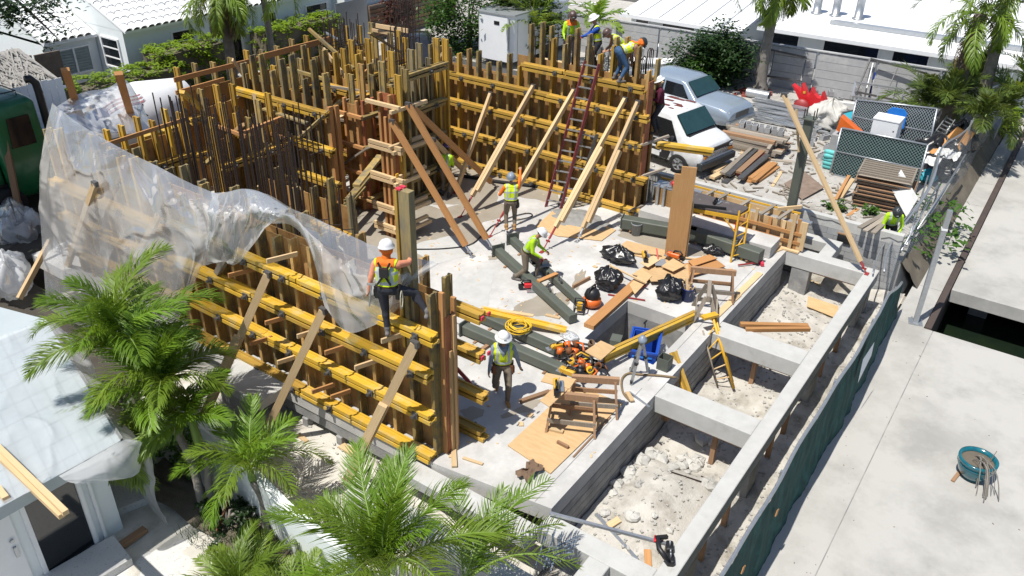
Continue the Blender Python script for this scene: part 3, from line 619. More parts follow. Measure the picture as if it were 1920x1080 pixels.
def window(parent, a, c, wdt, z0, z1, nrm, m='glass_dark', bars=1, shut=0):
    """window in a wall between plan points a and c, proud frame, recessed glass"""
    a = Vector((*a, 0)); c = Vector((*c, 0)); d = (c-a).normalized(); nrm = Vector((*nrm, 0)); L = (c-a).length
    q = MB()
    mid = (a+c)/2
    ang = math.atan2(d.y, d.x)
    q.box(mid+nrm*.012+Vector((0, 0, (z0+z1)/2)), (L, .02, z1-z0), ang); w_ = q.obj('window', m, parent)
    f = MB()
    for e in (a, c): f.box(e+nrm*.03+Vector((0, 0, (z0+z1)/2)), (.07, .08, z1-z0+.07), ang)
    for z in (z0, z1): f.box(mid+nrm*.03+Vector((0, 0, z)), (L-.07, .08, .07), ang)
    for k in range(bars): f.box(mid+nrm*.03+Vector((0, 0, z0+(z1-z0)*(k+1)/(bars+1))), (L-.07, .05, .045), ang)
    sub(f, 'window_frame', wdt, w_)
    if shut:
        s = MB()
        for k in range(shut): s.box(mid+nrm*.03+Vector((0, 0, z0+(z1-z0)*(k+.5)/shut)), (L-.09, .035, (z1-z0)/shut*.75), ang)
        sub(s, 'shutter_slats', 'window_shade', w_)
    return w_
Yw = EY+.12
window(hs, (21.0, Yw), (22.1, Yw), 'white_paint', 1.05, 1.95, (0, -1), bars=1); window(hs, (25.9, Yw), (26.7, Yw), 'white_paint', .9, 1.9, (0, -1)); window(hs, (28.6, Yw), (30.0, Yw), 'white_paint', .75, 1.85, (0, -1), bars=2)
b = MB(); b.box((24.05, Yw-.02, .75), (.95, .05, 2.2)); o = b.obj('door', 'glass_dark', hs)
f = MB(); f.box((23.55, Yw-.03, .75), (.1, .1, 2.3)); f.box((24.55, Yw-.03, .75), (.1, .1, 2.3)); f.box((24.05, Yw-.03, 1.9), (.9, .1, .1)); sub(f, 'door_frame', 'white_paint', o)
b = MB(); b.lathe([(.05, 0), (.09, .1), (.02, .2)], (23.1, Yw-.1, 1.55), 8); b.obj('wall_lamp', 'black', hs)
window(hs, (X0+.02, EY+.55), (X0+.02, EY+1.75), 'white_paint', .75, 1.95, (-1, 0), bars=2)
# lower wing on its left
wg = thing('house_wing', 'lower tiled wing of the white house, with a shuttered window facing the truck', 'house', (17.6, 36, -.35))
b = MB(); b.bb((16.55, 34.62, -.6), (18.79, 39, 2.0)); b.obj('wall', 'house_white', wg)
b = MB(); b.add([(16.5, 34.4, 2.0), (18.78, 34.4, 2.0), (18.78, 39.5, 4.12), (16.5, 39.5, 4.12), (16.5, 34.4, 1.88), (18.78, 34.4, 1.88), (18.78, 39.5, 4.0), (16.5, 39.5, 4.0)], [(0, 1, 2, 3), (7, 6, 5, 4), (0, 4, 5, 1), (0, 3, 7, 4)]); rf2 = b.obj('roof', 'roof_tile', wg)
tiles(wg, rf2, 16.5, 18.78, 34.52, 2.06, 12, 100)
g = MB(); g.add([(16.55, 34.62, 1.9), (16.55, 39, 1.9), (16.55, 39, 3.75)], [(0, 2, 1)]); g.obj('gable', 'house_white', wg)
window(wg, (17.0, 34.62), (18.4, 34.62), 'white_paint', .55, 1.6, (0, -1), 'window_shade', 0, 9)
b = MB(); b.box((17.7, 34.57, 1.08), (.07, .09, 1.05)); b.obj('mullion', 'white_paint', wg)
b = MB(); b.tube([(16.58, 34.55, 1.85), (16.75, 34.5, 1.8), (16.85, 34.5, 1.4), (16.85, 34.5, .9)], .02, 5); b.box((16.9, 34.5, 1.35), (.12, .1, .2)); b.obj('cable', 'steel_dark', wg)
b = MB(); b.bb((30.4, 31.6, -.4), (38, 34.5, 3.2)); o = b.obj('plain_building', 'house_white'); tag(o, 'plain white rendered building end beyond the hedge', 'building')
# thatched lean-to at the far left
t = thing('thatched_hut', 'grey thatched lean-to with dark screens at the top left', 'hut', (14.8, 33, -.35))
b = MB()
for i in range(420):
    u, v = U(0, 1), U(0, 1); p0 = Vector((12.4+2.6*u, 33.6-2.2*v, 2.3-.7*v+U(-.06, .1))); a = U(-2.2, -.9)
    d = Vector((math.cos(a)*.5, math.sin(a)*.5, -.22))*U(.6, 1.3); s = Vector((-d.y, d.x, 0)).normalized()*.035
    b.add([p0-s, p0+s, p0+d+s*.3, p0+d-s*.3], [(0, 1, 2, 3)])
stuff(b.obj('thatch', 'thatch', t))
b = MB(); b.add([(12.3, 33.7, 2.22), (15.2, 33.7, 2.22), (15.2, 31.3, 1.5), (12.3, 31.3, 1.5)], [(0, 1, 2, 3)]); b.obj('roof_base', 'thatch', t)
for x, y in ((13.6, 31.6), (15.1, 31.6), (12.6, 31.6)): bar('hut_post', (x, y, -.4), (x, y, 1.55), .16, .16, 'trunk', t)
b = MB(); b.box((15.9, 33.1, .9), (1.0, .06, 2.2)); b.box((14.9, 33.2, .9), (.9, .06, 2.2)); b.obj('screen', 'ply_dark', t)
# picket fence behind the truck
t = thing('picket_fence', 'white vertical board fence behind the green truck cab', 'fence', (12.2, 28, -.35))
for i in range(18):
    bar('picket', (9.6+.235*i, 28.0, -.4), (9.6+.235*i, 28.0, 2.45+U(-.02, .02)), .22, .025, 'white_paint', t, upv=(0, 1, 0))
for i in range(18):
    bar('picket', (9.4+.235*i, 26.9, -.4), (9.4+.235*i, 26.9, 1.85+U(-.02, .02)), .22, .025, 'white_paint', t, upv=(0, 1, 0))
bar('fence_rail', (9.5, 28.05, 2.1), (13.9, 28.05, 2.1), .05, .09, 'white_paint', t)
# gate, brown wall and rendered walls behind the forms
t = thing('board_gate', 'pale blue grey vertical board gate beside the plain white building', 'gate', at(658, 60, -.3))
for i in range(11):
    q = aty(632+5.4*i, 24+.0*i, 31.2); bar('gate_board', (q.x, 31.2, -.35), (q.x, 31.2, 2.0), .2, .03, 'metal_deck', t, upv=(0, 1, 0))
b = MB(); q0 = aty(688, 30, 31.4); b.bb((q0.x+.1, 31.3, -.4), (q0.x+7.2, 31.5, 1.5))
t = thing('slat_wall', 'dark brown horizontal slatted wall behind the tall rebar', 'fence', (q0.x+3.5, 31.4, -.4)); b.obj('backing', 'ply_dark', t)
for k in range(9): bar('slat', (q0.x+.1, 31.27, -.2+k*.2), (q0.x+7.2, 31.27, -.2+k*.2), .03, .15, 'lumber_brown' if k % 2 else 'ply_dark', t)
# ================================================================== grey boundary wall and white buildings at the back right
t = thing('panel_wall', 'long pale grey horizontal panel wall along the back of the yard', 'wall', (37.6, 11, -.3))
p0, p1 = Vector((36.9, 24.8, 0)), Vector((37.75, 2.3, 0))
for i in range(9):
    a, c = p0.lerp(p1, i/9+.003), p0.lerp(p1, (i+1)/9-.003)
    for k in range(5): bar('wall_panel', a+Vector((U(-.008, .008), 0, -.15+.36*k)), c+Vector((0, 0, -.15+.36*k)), .1, .345, 'concrete_grey' if False else 'panel_grey', t)
    bar('wall_post', a+Vector((.04, 0, -.4)), a+Vector((.04, 0, 1.55)), .12, .12, 'panel_grey', t)
bar('wall_capping', p0+Vector((0, 0, 1.53)), p1+Vector((0, 0, 1.53)), .18, .05, 'panel_grey', t)
def flat_house(name, label, ex, y0, y1, ez, depth, rise, wins, rail):
    t = thing(name, label, 'building', (ex+3, (y0+y1)/2, -.36))
    b = MB(); b.add([(ex, y0, ez), (ex, y1, ez), (ex+depth, y1, ez+rise), (ex+depth, y0, ez+rise), (ex, y0, ez-.16), (ex, y1, ez-.16), (ex+depth, y1, ez+rise-.16), (ex+depth, y0, ez+rise-.16)], [(0, 3, 2, 1), (4, 5, 6, 7), (0, 1, 5, 4), (0, 4, 7, 3), (1, 2, 6, 5)]); b.obj('roof', 'white_paint', t)
    b = MB(); b.bb((ex+.9, y0+.4, -.6), (ex+depth, y1-.3, ez-.165)); b.obj('wall', 'house_white', t)
    for a, c in wins: window(t, (ex+.9, a), (ex+.9, c), 'white_paint', -.1, ez-.35, (-1, 0), bars=0)
    for k in range(rail):
        y = y0+(y1-y0)*(k+1)/(rail+1); bar('roof_seam', (ex+.1, y, ez+.02), (ex+depth-.2, y, ez+rise+.02-.02), .05, .05, 'metal_deck', t)
    bar('fascia', (ex-.02, y0, ez-.08), (ex-.02, y1, ez-.08), .05, .18, 'white_paint', t)
    return t
fh = flat_house('flat_roofed_building', 'low white building with flat seamed roof behind the grey wall', 41.0, 14.7, 21.6, .98, 9, 1.3, ((15.2, 17.2), (17.5, 19.4), (20.2, 21.0)), 5)
fh2 = flat_house('long_white_building', 'long white roofed building with vent pipes behind the palms at upper right', 41.0, -6.0, 13.9, 1.38, 12, .9, ((12.0, 13.4), (8.2, 10.8), (6.0, 7.6), (3.6, 4.9)), 0)
for x, y, s in ((1533, 14, 1.0), (1567, 24, 1.15), (1610, 28, 1.3)):
    q = atx(x, y, 44.6); q.z = 1.65; b = MB(); b.lathe([(.30, 0), (.30, .05), (.2, .06), (.2, 1.0*s), (.3, 1.02*s), (.3, 1.2*s), (.001, 1.25*s)], q, 14); b.obj('roof_vent', 'galv', fh2, True)
b = MB(); b.bb((43.0, -3, 1.55), (43.4, 11, 1.72)); b.obj('roof_curb', 'metal_deck', fh2)
b = MB(); q = at(1225, 10, -.3); b.bb((q.x+1, q.y-1.2, -.4), (q.x+9, q.y+4, 2.6)); o = b.obj('back_shed', 'white_paint'); tag(o, 'plain white wall of a building beyond the back road at the top edge', 'building')
# ================================================================== wall formwork
nut = MB(); nut.box((0, 0, 0), (.03, .13, .13)); nut.lathe([(.035, 0), (.035, .07), (.001, .07)], (-.015, 0, 0), 8, rot=Matrix.Rotation(R_(-90), 3, 'Y')); nutm = nut.mesh('tie_nut', ['steel_dark'])
def formwall(name, label, axis, plane, a0, a1, zt, walers, tops, group='wall forms of plywood and yellow beams', z0=0.01, step=.42, bm=('beam_stud', 'beam_weathered'), wm='beam_yellow', ext=(0, 0), nuts=True, ply='ply_form', back=True, skip=None, nutstep=1.25, side=-1):
    """axis: direction the wall runs along; plane: the plywood's coordinate on the other axis; side: which way the studs face"""
    def P(a, d, z):   # a along, d out from the plywood on the stud side
        return Vector((plane+side*d, a, z)) if axis == 'Y' else Vector((a, plane+side*d, z))
    outv = Vector((side, 0, 0)) if axis == 'Y' else Vector((0, side, 0))
    t = thing(name, label, 'formwork', P((a0+a1)/2, 0, z0), 0, group)
    n = max(1, round((a1-a0)/1.22)); 
    for i in range(n):
        b = MB(); c0, c1 = a0+(a1-a0)*i/n+.003, a0+(a1-a0)*(i+1)/n-.003
        z1 = zt(0.5*(c0+c1)) if callable(zt) else zt
        q0, q1 = P(c0, -.019, z0), P(c1, 0, z1); b.bb([min(q0[k], q1[k]) for k in range(3)], [max(q0[k], q1[k]) for k in range(3)])
        b.obj('plywood_panel', ply, t)
    k = max(2, round((a1-a0)/step))
    for i in range(k+1):
        a = a0+.05+(a1-a0-.1)*i/k
        if skip and skip(a): continue
        zt_ = tops(a, i)
        if zt_ is None: continue
        m = bm[0] if rnd.random() < .55 else bm[1]
        if len(bm) > 2 and rnd.random() < .3: m = bm[2]
        bar('stud_beam', P(a+U(-.02, .02), .102, z0+.02), P(a+U(-.02, .02), .102, round(zt_, 1)), .08, .2, m, t, upv=outv, prof='I')
    for wz in walers:
        if isinstance(wz, tuple): z, w0, w1 = wz
        else: z, w0, w1 = wz, a0, a1
        w0 -= ext[0]; w1 += ext[1]
        L = w1-w0; segs = 1 if L < 3.4 else 2
        cut = w0+L*U(.4, .6)
        for j in range(segs):
            c0, c1 = (w0, w1) if segs == 1 else ((w0, cut+.25) if j == 0 else (cut-.1, w1))
            if j == 1: c0 = cut+.26
            for dz in (0, -.125):
                bar('waler_beam', P(c0+U(-.05, .05), .305, z+dz), P(c1+U(-.05, .05), .305, z+dz+U(-.012, .012)), .08, .2, wm if rnd.random() < .75 else 'beam_yellow', t, upv=outv, prof='I')
        if nuts:
            s = w0+.35
            while s < w1:
                q = P(s, .42, z-.065); Mx = Matrix.Translation(q)
                if axis == 'X': Mx = Mx @ Matrix.Rotation(R_(90), 4, 'Z')
                if side > 0: Mx = Mx @ Matrix.Rotation(R_(180), 4, 'Z')
                inst('tie_nut', nutm, Mx, t); s += nutstep
    return t, P
# --- back wall
tp_b = lambda a, i: (3.75+.12*math.sin(i*1.7)+(.1 if i % 3 == 0 else 0)) if a > 14.05 else 4.35+.75*abs(math.sin(i*2.3))
bwall, PB = formwall('back_form', 'long tall form wall along the back of the slab, with a ladder and pale braces', 'Y', 20.8, 9.75, 17.75, lambda a: 3.25 if a > 14.05 else 4.0, [(.17, 9.3, 17.75), (1.22, 9.5, 17.75), (2.2, 9.7, 17.75), (3.07, 9.6, 17.3), (3.85, 9.85, 13.9)], tp_b, bm=('beam_stud', 'beam_weathered', 'beam_yellow'), step=.40)
for i, y in enumerate((9.85, 10.5, 11.2, 12.0, 12.8, 13.4)): bar('inner_stud', (21.25, y, .1), (21.25, y, 4.5+.2*(i % 3)), .08, .2, 'beam_weathered', bwall, upv=(1, 0, 0), prof='I')
b = MB(); b.bb((20.55, 9.72, .9), (20.86, 9.745, 4.02)); b.obj('end_panel', 'ply_edge', bwall)
b = MB(); b.bb((20.9, 9.78, 3.1), (20.96, 10.2, 4.1)); b.obj('end_board', 'ply', bwall)
for z in (2.15, 1.15, .15): bar('spacer_pipe', (20.35, 9.9, z), (21.2, 9.25, z+.25), .07, .07, 'lumber_old', bwall)
# inside face of the same wall, seen over the top
b = MB(); b.bb((21.15, 9.75, 0), (21.17, 17.7, 3.2)); b.obj('inner_panel', 'ply_form', bwall)
# --- front wall, outer face
tp_f = lambda a, i: 3.45+.10*math.sin(i*2.1) if a < 13 else 3.55+.1*math.sin(i*1.3)
fwall, PF = formwall('front_form', 'near form wall with stacked yellow walers above the pale sand', 'Y', 9.0, 7.7, 15.0, 3.36, [(2.82, 7.55, 12.75), (1.98, 7.7, 15.0), (1.08, 7.65, 15), (.12, 7.75, 15)], tp_f, z0=-.3, step=.5, wm='beam_new', bm=('beam_stud', 'beam_weathered'), nutstep=1.1)
bar('waler_beam', (8.69, 13.0, 2.84), (8.69, 15.2, 2.84), .08, .2, 'beam_weathered', fwall, upv=(1, 0, 0), prof='I')
fw2, _ = formwall('front_form', 'far left end of the near form wall, wrapped in polythene', 'Y', 9.05, 15.05, 19.6, 3.6, [2.6, 1.7, .8], lambda a, i: 3.8+.1*math.sin(i), z0=-.3, step=.5, bm=('beam_yellow', 'beam_weathered'))
# kickers sticking out of the outer face
for i, (a, c) in enumerate((((372, 355 + 0), (0, 0)),)): pass
for px, py, L in ((428, 517, .55), (500, 455 + 35, .5), (497, 606, .5), (557, 631, .5), (609, 662, .5), (520, 680, .45), (468, 645, .4), (665, 690, .45), (585, 735, .4), (715, 640, .7), (620, 745, .35)):
    q = atx(px, py, 8.25); bar('kicker', q, q+Vector((L*1.15, -.35*L, -.03)), .04, .09, 'lumber' if i % 2 else 'lumber_orange', fwall); i += 1
# end stop of the near wall
for y, x, z1, m in ((7.66, 9.02, 3.5, 'lumber_orange'), (7.6, 9.12, 2.3, 'lumber_tan'), (7.62, 9.28, 3.3, 'lumber_orange'), (7.58, 9.20, 3.0, 'lumber_tan')): bar('end_stud', (x, y, -.1), (x, y, z1), .09, .06, m, fwall)
b = MB(); b.bb((9.025, 7.60, -.2), (9.30, 7.625, 3.0)); b.obj('end_panel', 'ply_edge', fwall)
# --- inner face of the near wall, its walers sticking out past the end
fi, _ = formwall('inner_form', 'inner face of the near form wall, walers sticking out past its end', 'Y', 9.42, 7.9, 14.6, 3.2, [(2.82, 7.35, 13.8), (1.98, 7.35, 13.8), (1.08, 7.3, 13.8), (.18, 7.3, 13.8)], lambda a, i: 3.55+.2*math.sin(i*1.9), step=.5, side=1, wm='beam_yellow')
for z in (2.82, 1.98): 
    for dx in (.11, -.08):
        b = MB(); b.box((9.72+dx, 7.27, z), (.07, .03, .07)); b.obj('painted_end', 'pink_paint', fi)
fi2, _ = formwall('inner_form', 'tall weathered studs of the inner form behind the polythene ridge', 'Y', 9.5, 14.7, 19.4, 3.2, [2.5, 1.4], lambda a, i: 3.55+.12*math.sin(i*1.9), step=.6, side=1, bm=('beam_grey', 'beam_weathered'))
# --- left back wall, two faces
lb, _ = formwall('left_back_form', 'outer form wall along the street, row of stud ends above a long rail', 'X', 21.45, 13.7, 21.8, 3.1, [2.4, 1.3], lambda a, i: 3.85+.06*math.sin(i*1.9), step=.62, bm=('beam_weathered', 'beam_yellow'))
bar('top_rail', (13.5, 21.18, 3.62), (17.0, 21.18, 3.60), .05, .14, 'lumber_orange', lb); bar('top_rail', (16.5, 21.12, 3.66), (19.6, 21.12, 3.66), .05, .18, 'lumber_orange', lb); bar('top_rail', (13.3, 20.9, 3.35), (15, 20.95, 3.35), .05, .12, 'lumber_orange', lb)
lb2, _ = formwall('left_inner_form', 'second row of form studs just inside the street side wall', 'X', 20.35, 13.6, 20.6, 2.9, [(2.75, 15.9, 18.9), (1.6, 13.6, 20)], lambda a, i: 3.5+.12*math.sin(i*2.9), step=.52, bm=('beam_yellow', 'beam_weathered'))
# --- short wall at the left with bright yellow studs
w6, _ = formwall('short_form', 'short form wall with bright yellow studs beside the polythene ridge', 'X', 19.35, 9.7, 12.3, 2.9, [2.3, 1.3], lambda a, i: 3.5+.08*math.sin(i*2.9), step=.45, bm=('beam_new', 'beam_yellow'))
bar('top_rail', (9.6, 19.05, 3.2), (12.3, 19.05, 3.25), .04, .10, 'lumber_orange', w6)
# --- the middle wall with three long bright walers
w4, _ = formwall('middle_form', 'middle form wall carrying three long pale yellow walers, in front of tall grey studs', 'Y', 15.35, 16.75, 20.3, 3.4, [(3.15, 16.7, 20.6), (2.1, 16.6, 20.5), (1.1, 16.5, 20.4), (.2, 16.5, 20.4)], lambda a, i: (4.55 if i in (1, 3) else 4.15+.3*math.sin(i*2.2)), step=.43, bm=('beam_weathered', 'beam_grey'), wm='beam_new')
for y in (16.72, 16.66): bar('end_stud', (15.2+(16.72-y)*3, y, .05), (15.2+(16.72-y)*3, y, 3.3), .09, .14, 'lumber_orange', w4)
# --- wall behind it
w8, _ = formwall('rear_middle_form', 'form wall of brown plywood behind the middle walers', 'Y', 17.6, 17.3, 20.2, 3.2, [(3.0, 17.0, 19.2), (2.0, 17.0, 20), (1.0, 17.0, 20)], lambda a, i: 3.9+.25*math.sin(i*2.2), step=.45, bm=('beam_weathered', 'beam_yellow'))
w7, _ = formwall('cross_form', 'cross form wall with weathered walers behind the central column form', 'X', 17.1, 16.3, 19.3, 3.1, [(2.9, 16.0, 18.2), (2.0, 16.0, 18.2), (1.1, 16, 18.2), (.25, 16, 18.2)], lambda a, i: 3.9+.2*math.sin(i*2.2), step=.42, wm='beam_weathered')
w5, _ = formwall('column_side_form', 'form wall running from the central column to the back wall', 'X', 15.75, 16.2, 19.0, 3.7, [(4.0, 16.3, 18.7), (2.95, 16.5, 18.6), (1.95, 16.5, 18.6), (.95, 16.5, 18.6), (.2, 16.5, 18.6)], lambda a, i: 4.5+.3*math.sin(i*2.2), step=.42, wm='beam_weathered', bm=('beam_weathered', 'beam_yellow', 'beam_grey'))
w9, _ = formwall('rear_form', 'form wall with bright studs at the far corner, in front of the slatted wall', 'X', 19.3, 18.2, 21.2, 3.0, [2.9, 1.9], lambda a, i: 3.9+.25*math.sin(i*2.2), step=.4, bm=('beam_yellow', 'beam_weathered'))
w11, _ = formwall('left_middle_form', 'low form wall with dark weathered studs inside the rebar curtain', 'Y', 12.9, 13.6, 17.0, 1.9, [1.3, .5], lambda a, i: 2.3+.3*math.sin(i*1.7), step=.62, bm=('beam_grey', 'beam_weathered'))
w12, _ = formwall('low_cross_form', 'low cross form of yellow studs behind the rebar curtain', 'X', 18.6, 12.6, 15.0, 2.6, [2.0, 1.0], lambda a, i: 3.3+.3*math.sin(i*1.7), step=.42, bm=('beam_yellow', 'beam_weathered'))
for nm, pl, y, zs in (('waler_stub', w7, 16.62, (.3, .75, 1.2, 1.7)),):
    for k, z in enumerate(zs):
        bar('loose_waler', (14.0+.1*k, 15.9-.3*k, z), (15.6+.2*k, 16.5-.2*k, z+.05), .2, .08, 'beam_weathered', pl)
# --- central column form with yokes
cf = thing('column_form', 'tall orange plywood column form with timber yokes in the middle of the slab', 'formwork', (15.35, 14.5, 0))
b = MB(); b.bb((15.16, 14.3, .02), (15.18, 14.75, 4.1)); b.obj('plywood_panel', 'ply_edge', cf); b = MB(); b.bb((15.18, 14.28, .02), (15.7, 14.30, 4.1)); b.obj('plywood_panel', 'ply_edge', cf)
for x, y, z, m in ((15.11, 14.36, 4.1, 'lumber_orange'), (15.11, 14.70, 4.1, 'lumber_orange'), (15.3, 14.22, 4.6, 'beam_yellow'), (15.55, 14.2, 4.7, 'beam_weathered'), (15.1, 14.52, 3.5, 'lumber_orange')):
    bar('upright', (x, y, .02), (x, y, z), .08, .12 if m[0] == 'l' else .2, m, cf, upv=(1, 0, 0) if y > 14.3 else (0, 1, 0), prof=None if m[0] == 'l' else 'I')
for z in (3.75, 2.65, 1.75, .85, .25):
    for dz in (0, .12):
        if z == 3.75 and dz: continue
        bar('yoke', (14.85, 14.12+dz, z+dz), (16.15, 14.02+dz, z+dz), .09, .09, 'lumber', cf)
        bar('yoke', (15.02, 13.95, z+.1-dz), (15.02-.02, 15.1, z+.1-dz), .09, .09, 'lumber', cf)
bar('level', (15.05, 14.2, .03), (15.05, 14.2, 2.0), .04, .1, 'yellow_paint', cf)
rs = random.Random(12)
for wl, n_, x0, x1, y0, y1, z0_, z1_ in ((w4, 5, 14.2, 15.0, 16.4, 20.0, .3, 3.3), (w7, 8, 15.6, 18.6, 16.4, 16.9, .4, 3.4), (w8, 8, 15.9, 17.3, 17.4, 20, 1.0, 3.8), (lb2, 6, 14.8, 19, 20.5, 21.0, 1.8, 3.1), (w12, 6, 12.6, 15, 17.8, 18.9, 1.2, 3.3), (w9, 6, 18, 21, 18.6, 20.6, 2.5, 4.0)):
    for k in range(n_):
        p_ = Vector((rs.uniform(x0, x1), rs.uniform(y0, y1), rs.uniform(z0_, z1_))); d_ = Vector(rs.choice(((1, 0, .05), (0, 1, .03), (1, .1, -.6), (.1, 1, -.7), (0, 1, .5), (1, 0, .4)))).normalized()*rs.uniform(.5, 1.2)
        bar('tie_board', p_-d_, p_+d_, rs.choice((.05, .09, .14)), rs.choice((.05, .09)), rs.choice(('lumber', 'lumber_tan', 'lumber_orange', 'beam_weathered', 'lumber_old')), wl)
# a second, stubbier column form
cf2 = thing('column_form', 'square red brown plywood column form behind the central column', 'formwork', (16.2, 16.6, 0))
for a, c in (((15.95, 16.35, .02), (15.97, 16.95, 3.2)), ((15.97, 16.33, .02), (16.5, 16.35, 3.2))): b = MB(); b.bb(a, c); b.obj('plywood_panel', 'ply_form', cf2)
for x, y in ((15.91, 16.4), (15.91, 16.88), (16.03, 16.28), (16.42, 16.28)): bar('upright', (x, y, .02), (x, y, 3.35), .08, .08, 'ply_edge' if x > 16 else 'lumber_orange', cf2)
for z in (2.9, 2.0, 1.2, .4): bar('yoke', (15.8, 16.2, z), (16.9, 16.15, z), .18, .09, 'beam_weathered', cf2); bar('yoke', (15.78, 16.1, z+.05), (15.78, 17.1, z+.05), .09, .09, 'lumber_orange', cf2)
# old grey spacer pipes and sticks lying through the forms
def loose(label, a, c, w, h, m, name='loose_timber', cat='timber'):
    o = bar(name, a, c, w, h, m); return tag(o, label, cat)
loose('pale stick poking from the forms below the middle walers', at(605, 160, 3.2), at(688, 172, 3.0), .05, .07, 'lumber_old')
loose('grey stick with a blunt end resting on the cross form', at(615, 222, 2.4), at(692, 232, 2.3), .05, .07, 'lumber_old')
loose('pale orange stick crossing below the column yokes', at(640, 280, 1.6), at(700, 297, 1.6), .05, .07, 'lumber_orange')
loose('pale upright lath in front of the three long walers', at(500, 340, .9), at(476, 176, 3.3), .09, .04, 'lumber')
loose('short sloping timber high on the street side wall', at(436, 112, 3.9), at(473, 165, 2.7), .05, .1, 'lumber')
loose('pale timber brace high between the street side forms', at(606, 92, 3.9), at(650, 147, 3.2), .05, .14, 'lumber')
loose('orange timber brace below the pale one, between the street side forms', at(652, 145, 3.2), at(638, 170, 2.4), .05, .14, 'lumber_orange')
loose('long bright waler sloping down through the rebar curtain', at(340, 172, 3.6), at(412, 232, 2.2), .2, .1, 'beam_new', 'sloping_waler', 'beam')
loose('double waler across the yellow studs beside the polythene', at(268, 262, 2.6), at(340, 240, 2.6), .2, .2, 'beam_new', 'cross_waler', 'beam')
loose('white stick leaning among the low walers left of the central column', at(492, 330, 1.2), at(520, 365, .3), .04, .09, 'lumber_old')
loose('short pale brace at the foot of the middle walers', at(590, 390, .2), at(635, 430, 0.05), .05, .14, 'lumber')
loose('orange timber kicker lying under the middle form', at(600, 330, .8), at(650, 305, 1.2), .05, .1, 'lumber_brown')
loose('sloping timber kicker low beside the column form', at(625, 400, .05), at(660, 372, .5), .05, .1, 'lumber_brown')
loose('pale timber across the studs at the far corner', at(705, 48, 3.9), at(765, 58, 3.9), .05, .14, 'lumber')
loose('lower pale timber across the studs at the far corner', at(698, 56, 3.7), at(745, 66, 3.7), .05, .1, 'lumber')
loose('white pipe bent over the street side studs', at(608, 60, 3.95), at(634, 74, 3.8), .06, .06, 'galv')
loose('timber diagonal between the studs at the far corner', at(665, 70, 3.9), at(688, 102, 3.0), .05, .1, 'lumber')
loose('pale diagonal stick at the left end of the back wall', at(836, 92, 3.9), at(818, 116, 3.4), .05, .08, 'lumber')
# tall stud standing on the near wall beside the worker
t = thing('tall_post', 'tall yellow sided dark H beam standing up from the near wall beside a worker', 'beam', (8.95, 8.32, 2.4))
bar('flange', (8.93, 8.40, 2.2), (8.93, 8.40, 5.22), .06, .20, 'beam_yellow', t, upv=(1, 0, 0)); bar('web', (8.93, 8.25, 2.2), (8.93, 8.25, 5.22), .22, .14, 'beam_grey', t, upv=(1, 0, 0))
for dx in (-.05, .05): b = MB(); b.box((8.93+dx, 8.36, 5.235), (.06, .1, .03)); b.obj('painted_end', 'pink_paint', t)
# pink ends on scattered studs
for k, (x, y) in enumerate(((1002-160*0-140+20, 85), (866, 84), (877, 88), (889, 92), (398, 78))):
    q = atx(x, y, 20.7) if x > 700 else at(x, y, 3.95); b = MB(); b.box(q, (.1, .09, .04)); tag(b.obj('painted_end', 'pink_paint'), ['pink painted stud end, first above the left part of the back wall', 'pink painted stud end, second above the left part of the back wall', 'pink painted stud end, third above the left part of the back wall', 'pink painted stud end, fourth above the left part of the back wall', 'pink painted stud end above the street side studs'][k], 'paint mark') if False else bpy.data.objects.remove(bpy.data.objects[b.obj('tmp', 'pink_paint').name])
# ================================================================== rebar
def cage(label, pts, z0, z1, n_h=6, bend=False, jit=.02, r=.017):
    c = sum((Vector((p[0], p[1], 0)) for p in pts), Vector())/len(pts); c.z = z0
    t = thing('rebar_cage', label, 'rebar', c, 0, 'rebar cages')
    b = MB()
    for x, y in pts:
        h = z1+U(-.35, .15); dx, dy = U(-jit, jit), U(-jit, jit)
        q = [(x, y, z0), (x+dx*.5, y+dy*.5, (z0+h)/2), (x+dx, y+dy, h)]
        if bend: q += [(x+dx+.1, y+dy, h+.06), (x+dx+.22, y+dy, h-.02), (x+dx+.24, y+dy, h-.5)]
        b.tube(q, r, 5)
    stuff(b.obj('vertical_bars', 'rebar', t))
    b = MB()
    for k in range(n_h):
        z = z0+.3+(z1-z0-1.2)*k/max(1, n_h-1)
        for i in range(len(pts)-1):
            if (Vector(pts[i])-Vector(pts[i+1])).length < .42: b.tube([(pts[i][0], pts[i][1], z), (pts[i+1][0], pts[i+1][1], z+U(-.02, .02))], r*.8, 4)
    if b.v: stuff(b.obj('tie_bars', 'rebar', t))
cage('long curtain of tall dark rebar behind the polythene ridge', [(10.9+.3*(i // 26)+.10*math.sin(i*2.7), 18.1-.18*(i % 26)-.1*(i // 26)) for i in range(52)], .1, 4.35, 0)
cage('second row of tall rebar behind the long curtain', [(12.2+.35*(i // 14)+.08*math.sin(i*2.9), 19.0-.3*(i % 14)) for i in range(28)], .1, 4.0, 0)
cage('square cage of dark rebar in front of the three long walers', [(13.3+.5*(i % 4)/3+.02*i, 15.6+.5*(i//4)) for i in range(16)], .1, 3.6, 2, jit=.03)
cage('thin rebar row at the left foot of the middle form', [(12.2+.2*(i % 2), 15.6-.22*i) for i in range(12)], .1, 2.6, 5)
cage('rebar cluster rising above the far corner forms', [(18.6+.22*(i % 6), 19.7+.3*(i//6)) for i in range(24)], .5, 4.6, 5)
cage('tallest rebar bundle in front of the brown slatted wall', [(21.2+.18*(i % 6), 19.4+.25*(i//6)) for i in range(18)], .5, 5.3, 5)
cage('rebar bundle above the column beside the back wall', [(17.6+.16*(i % 4), 16.4+.22*(i//4)) for i in range(12)], .5, 4.9, 4)
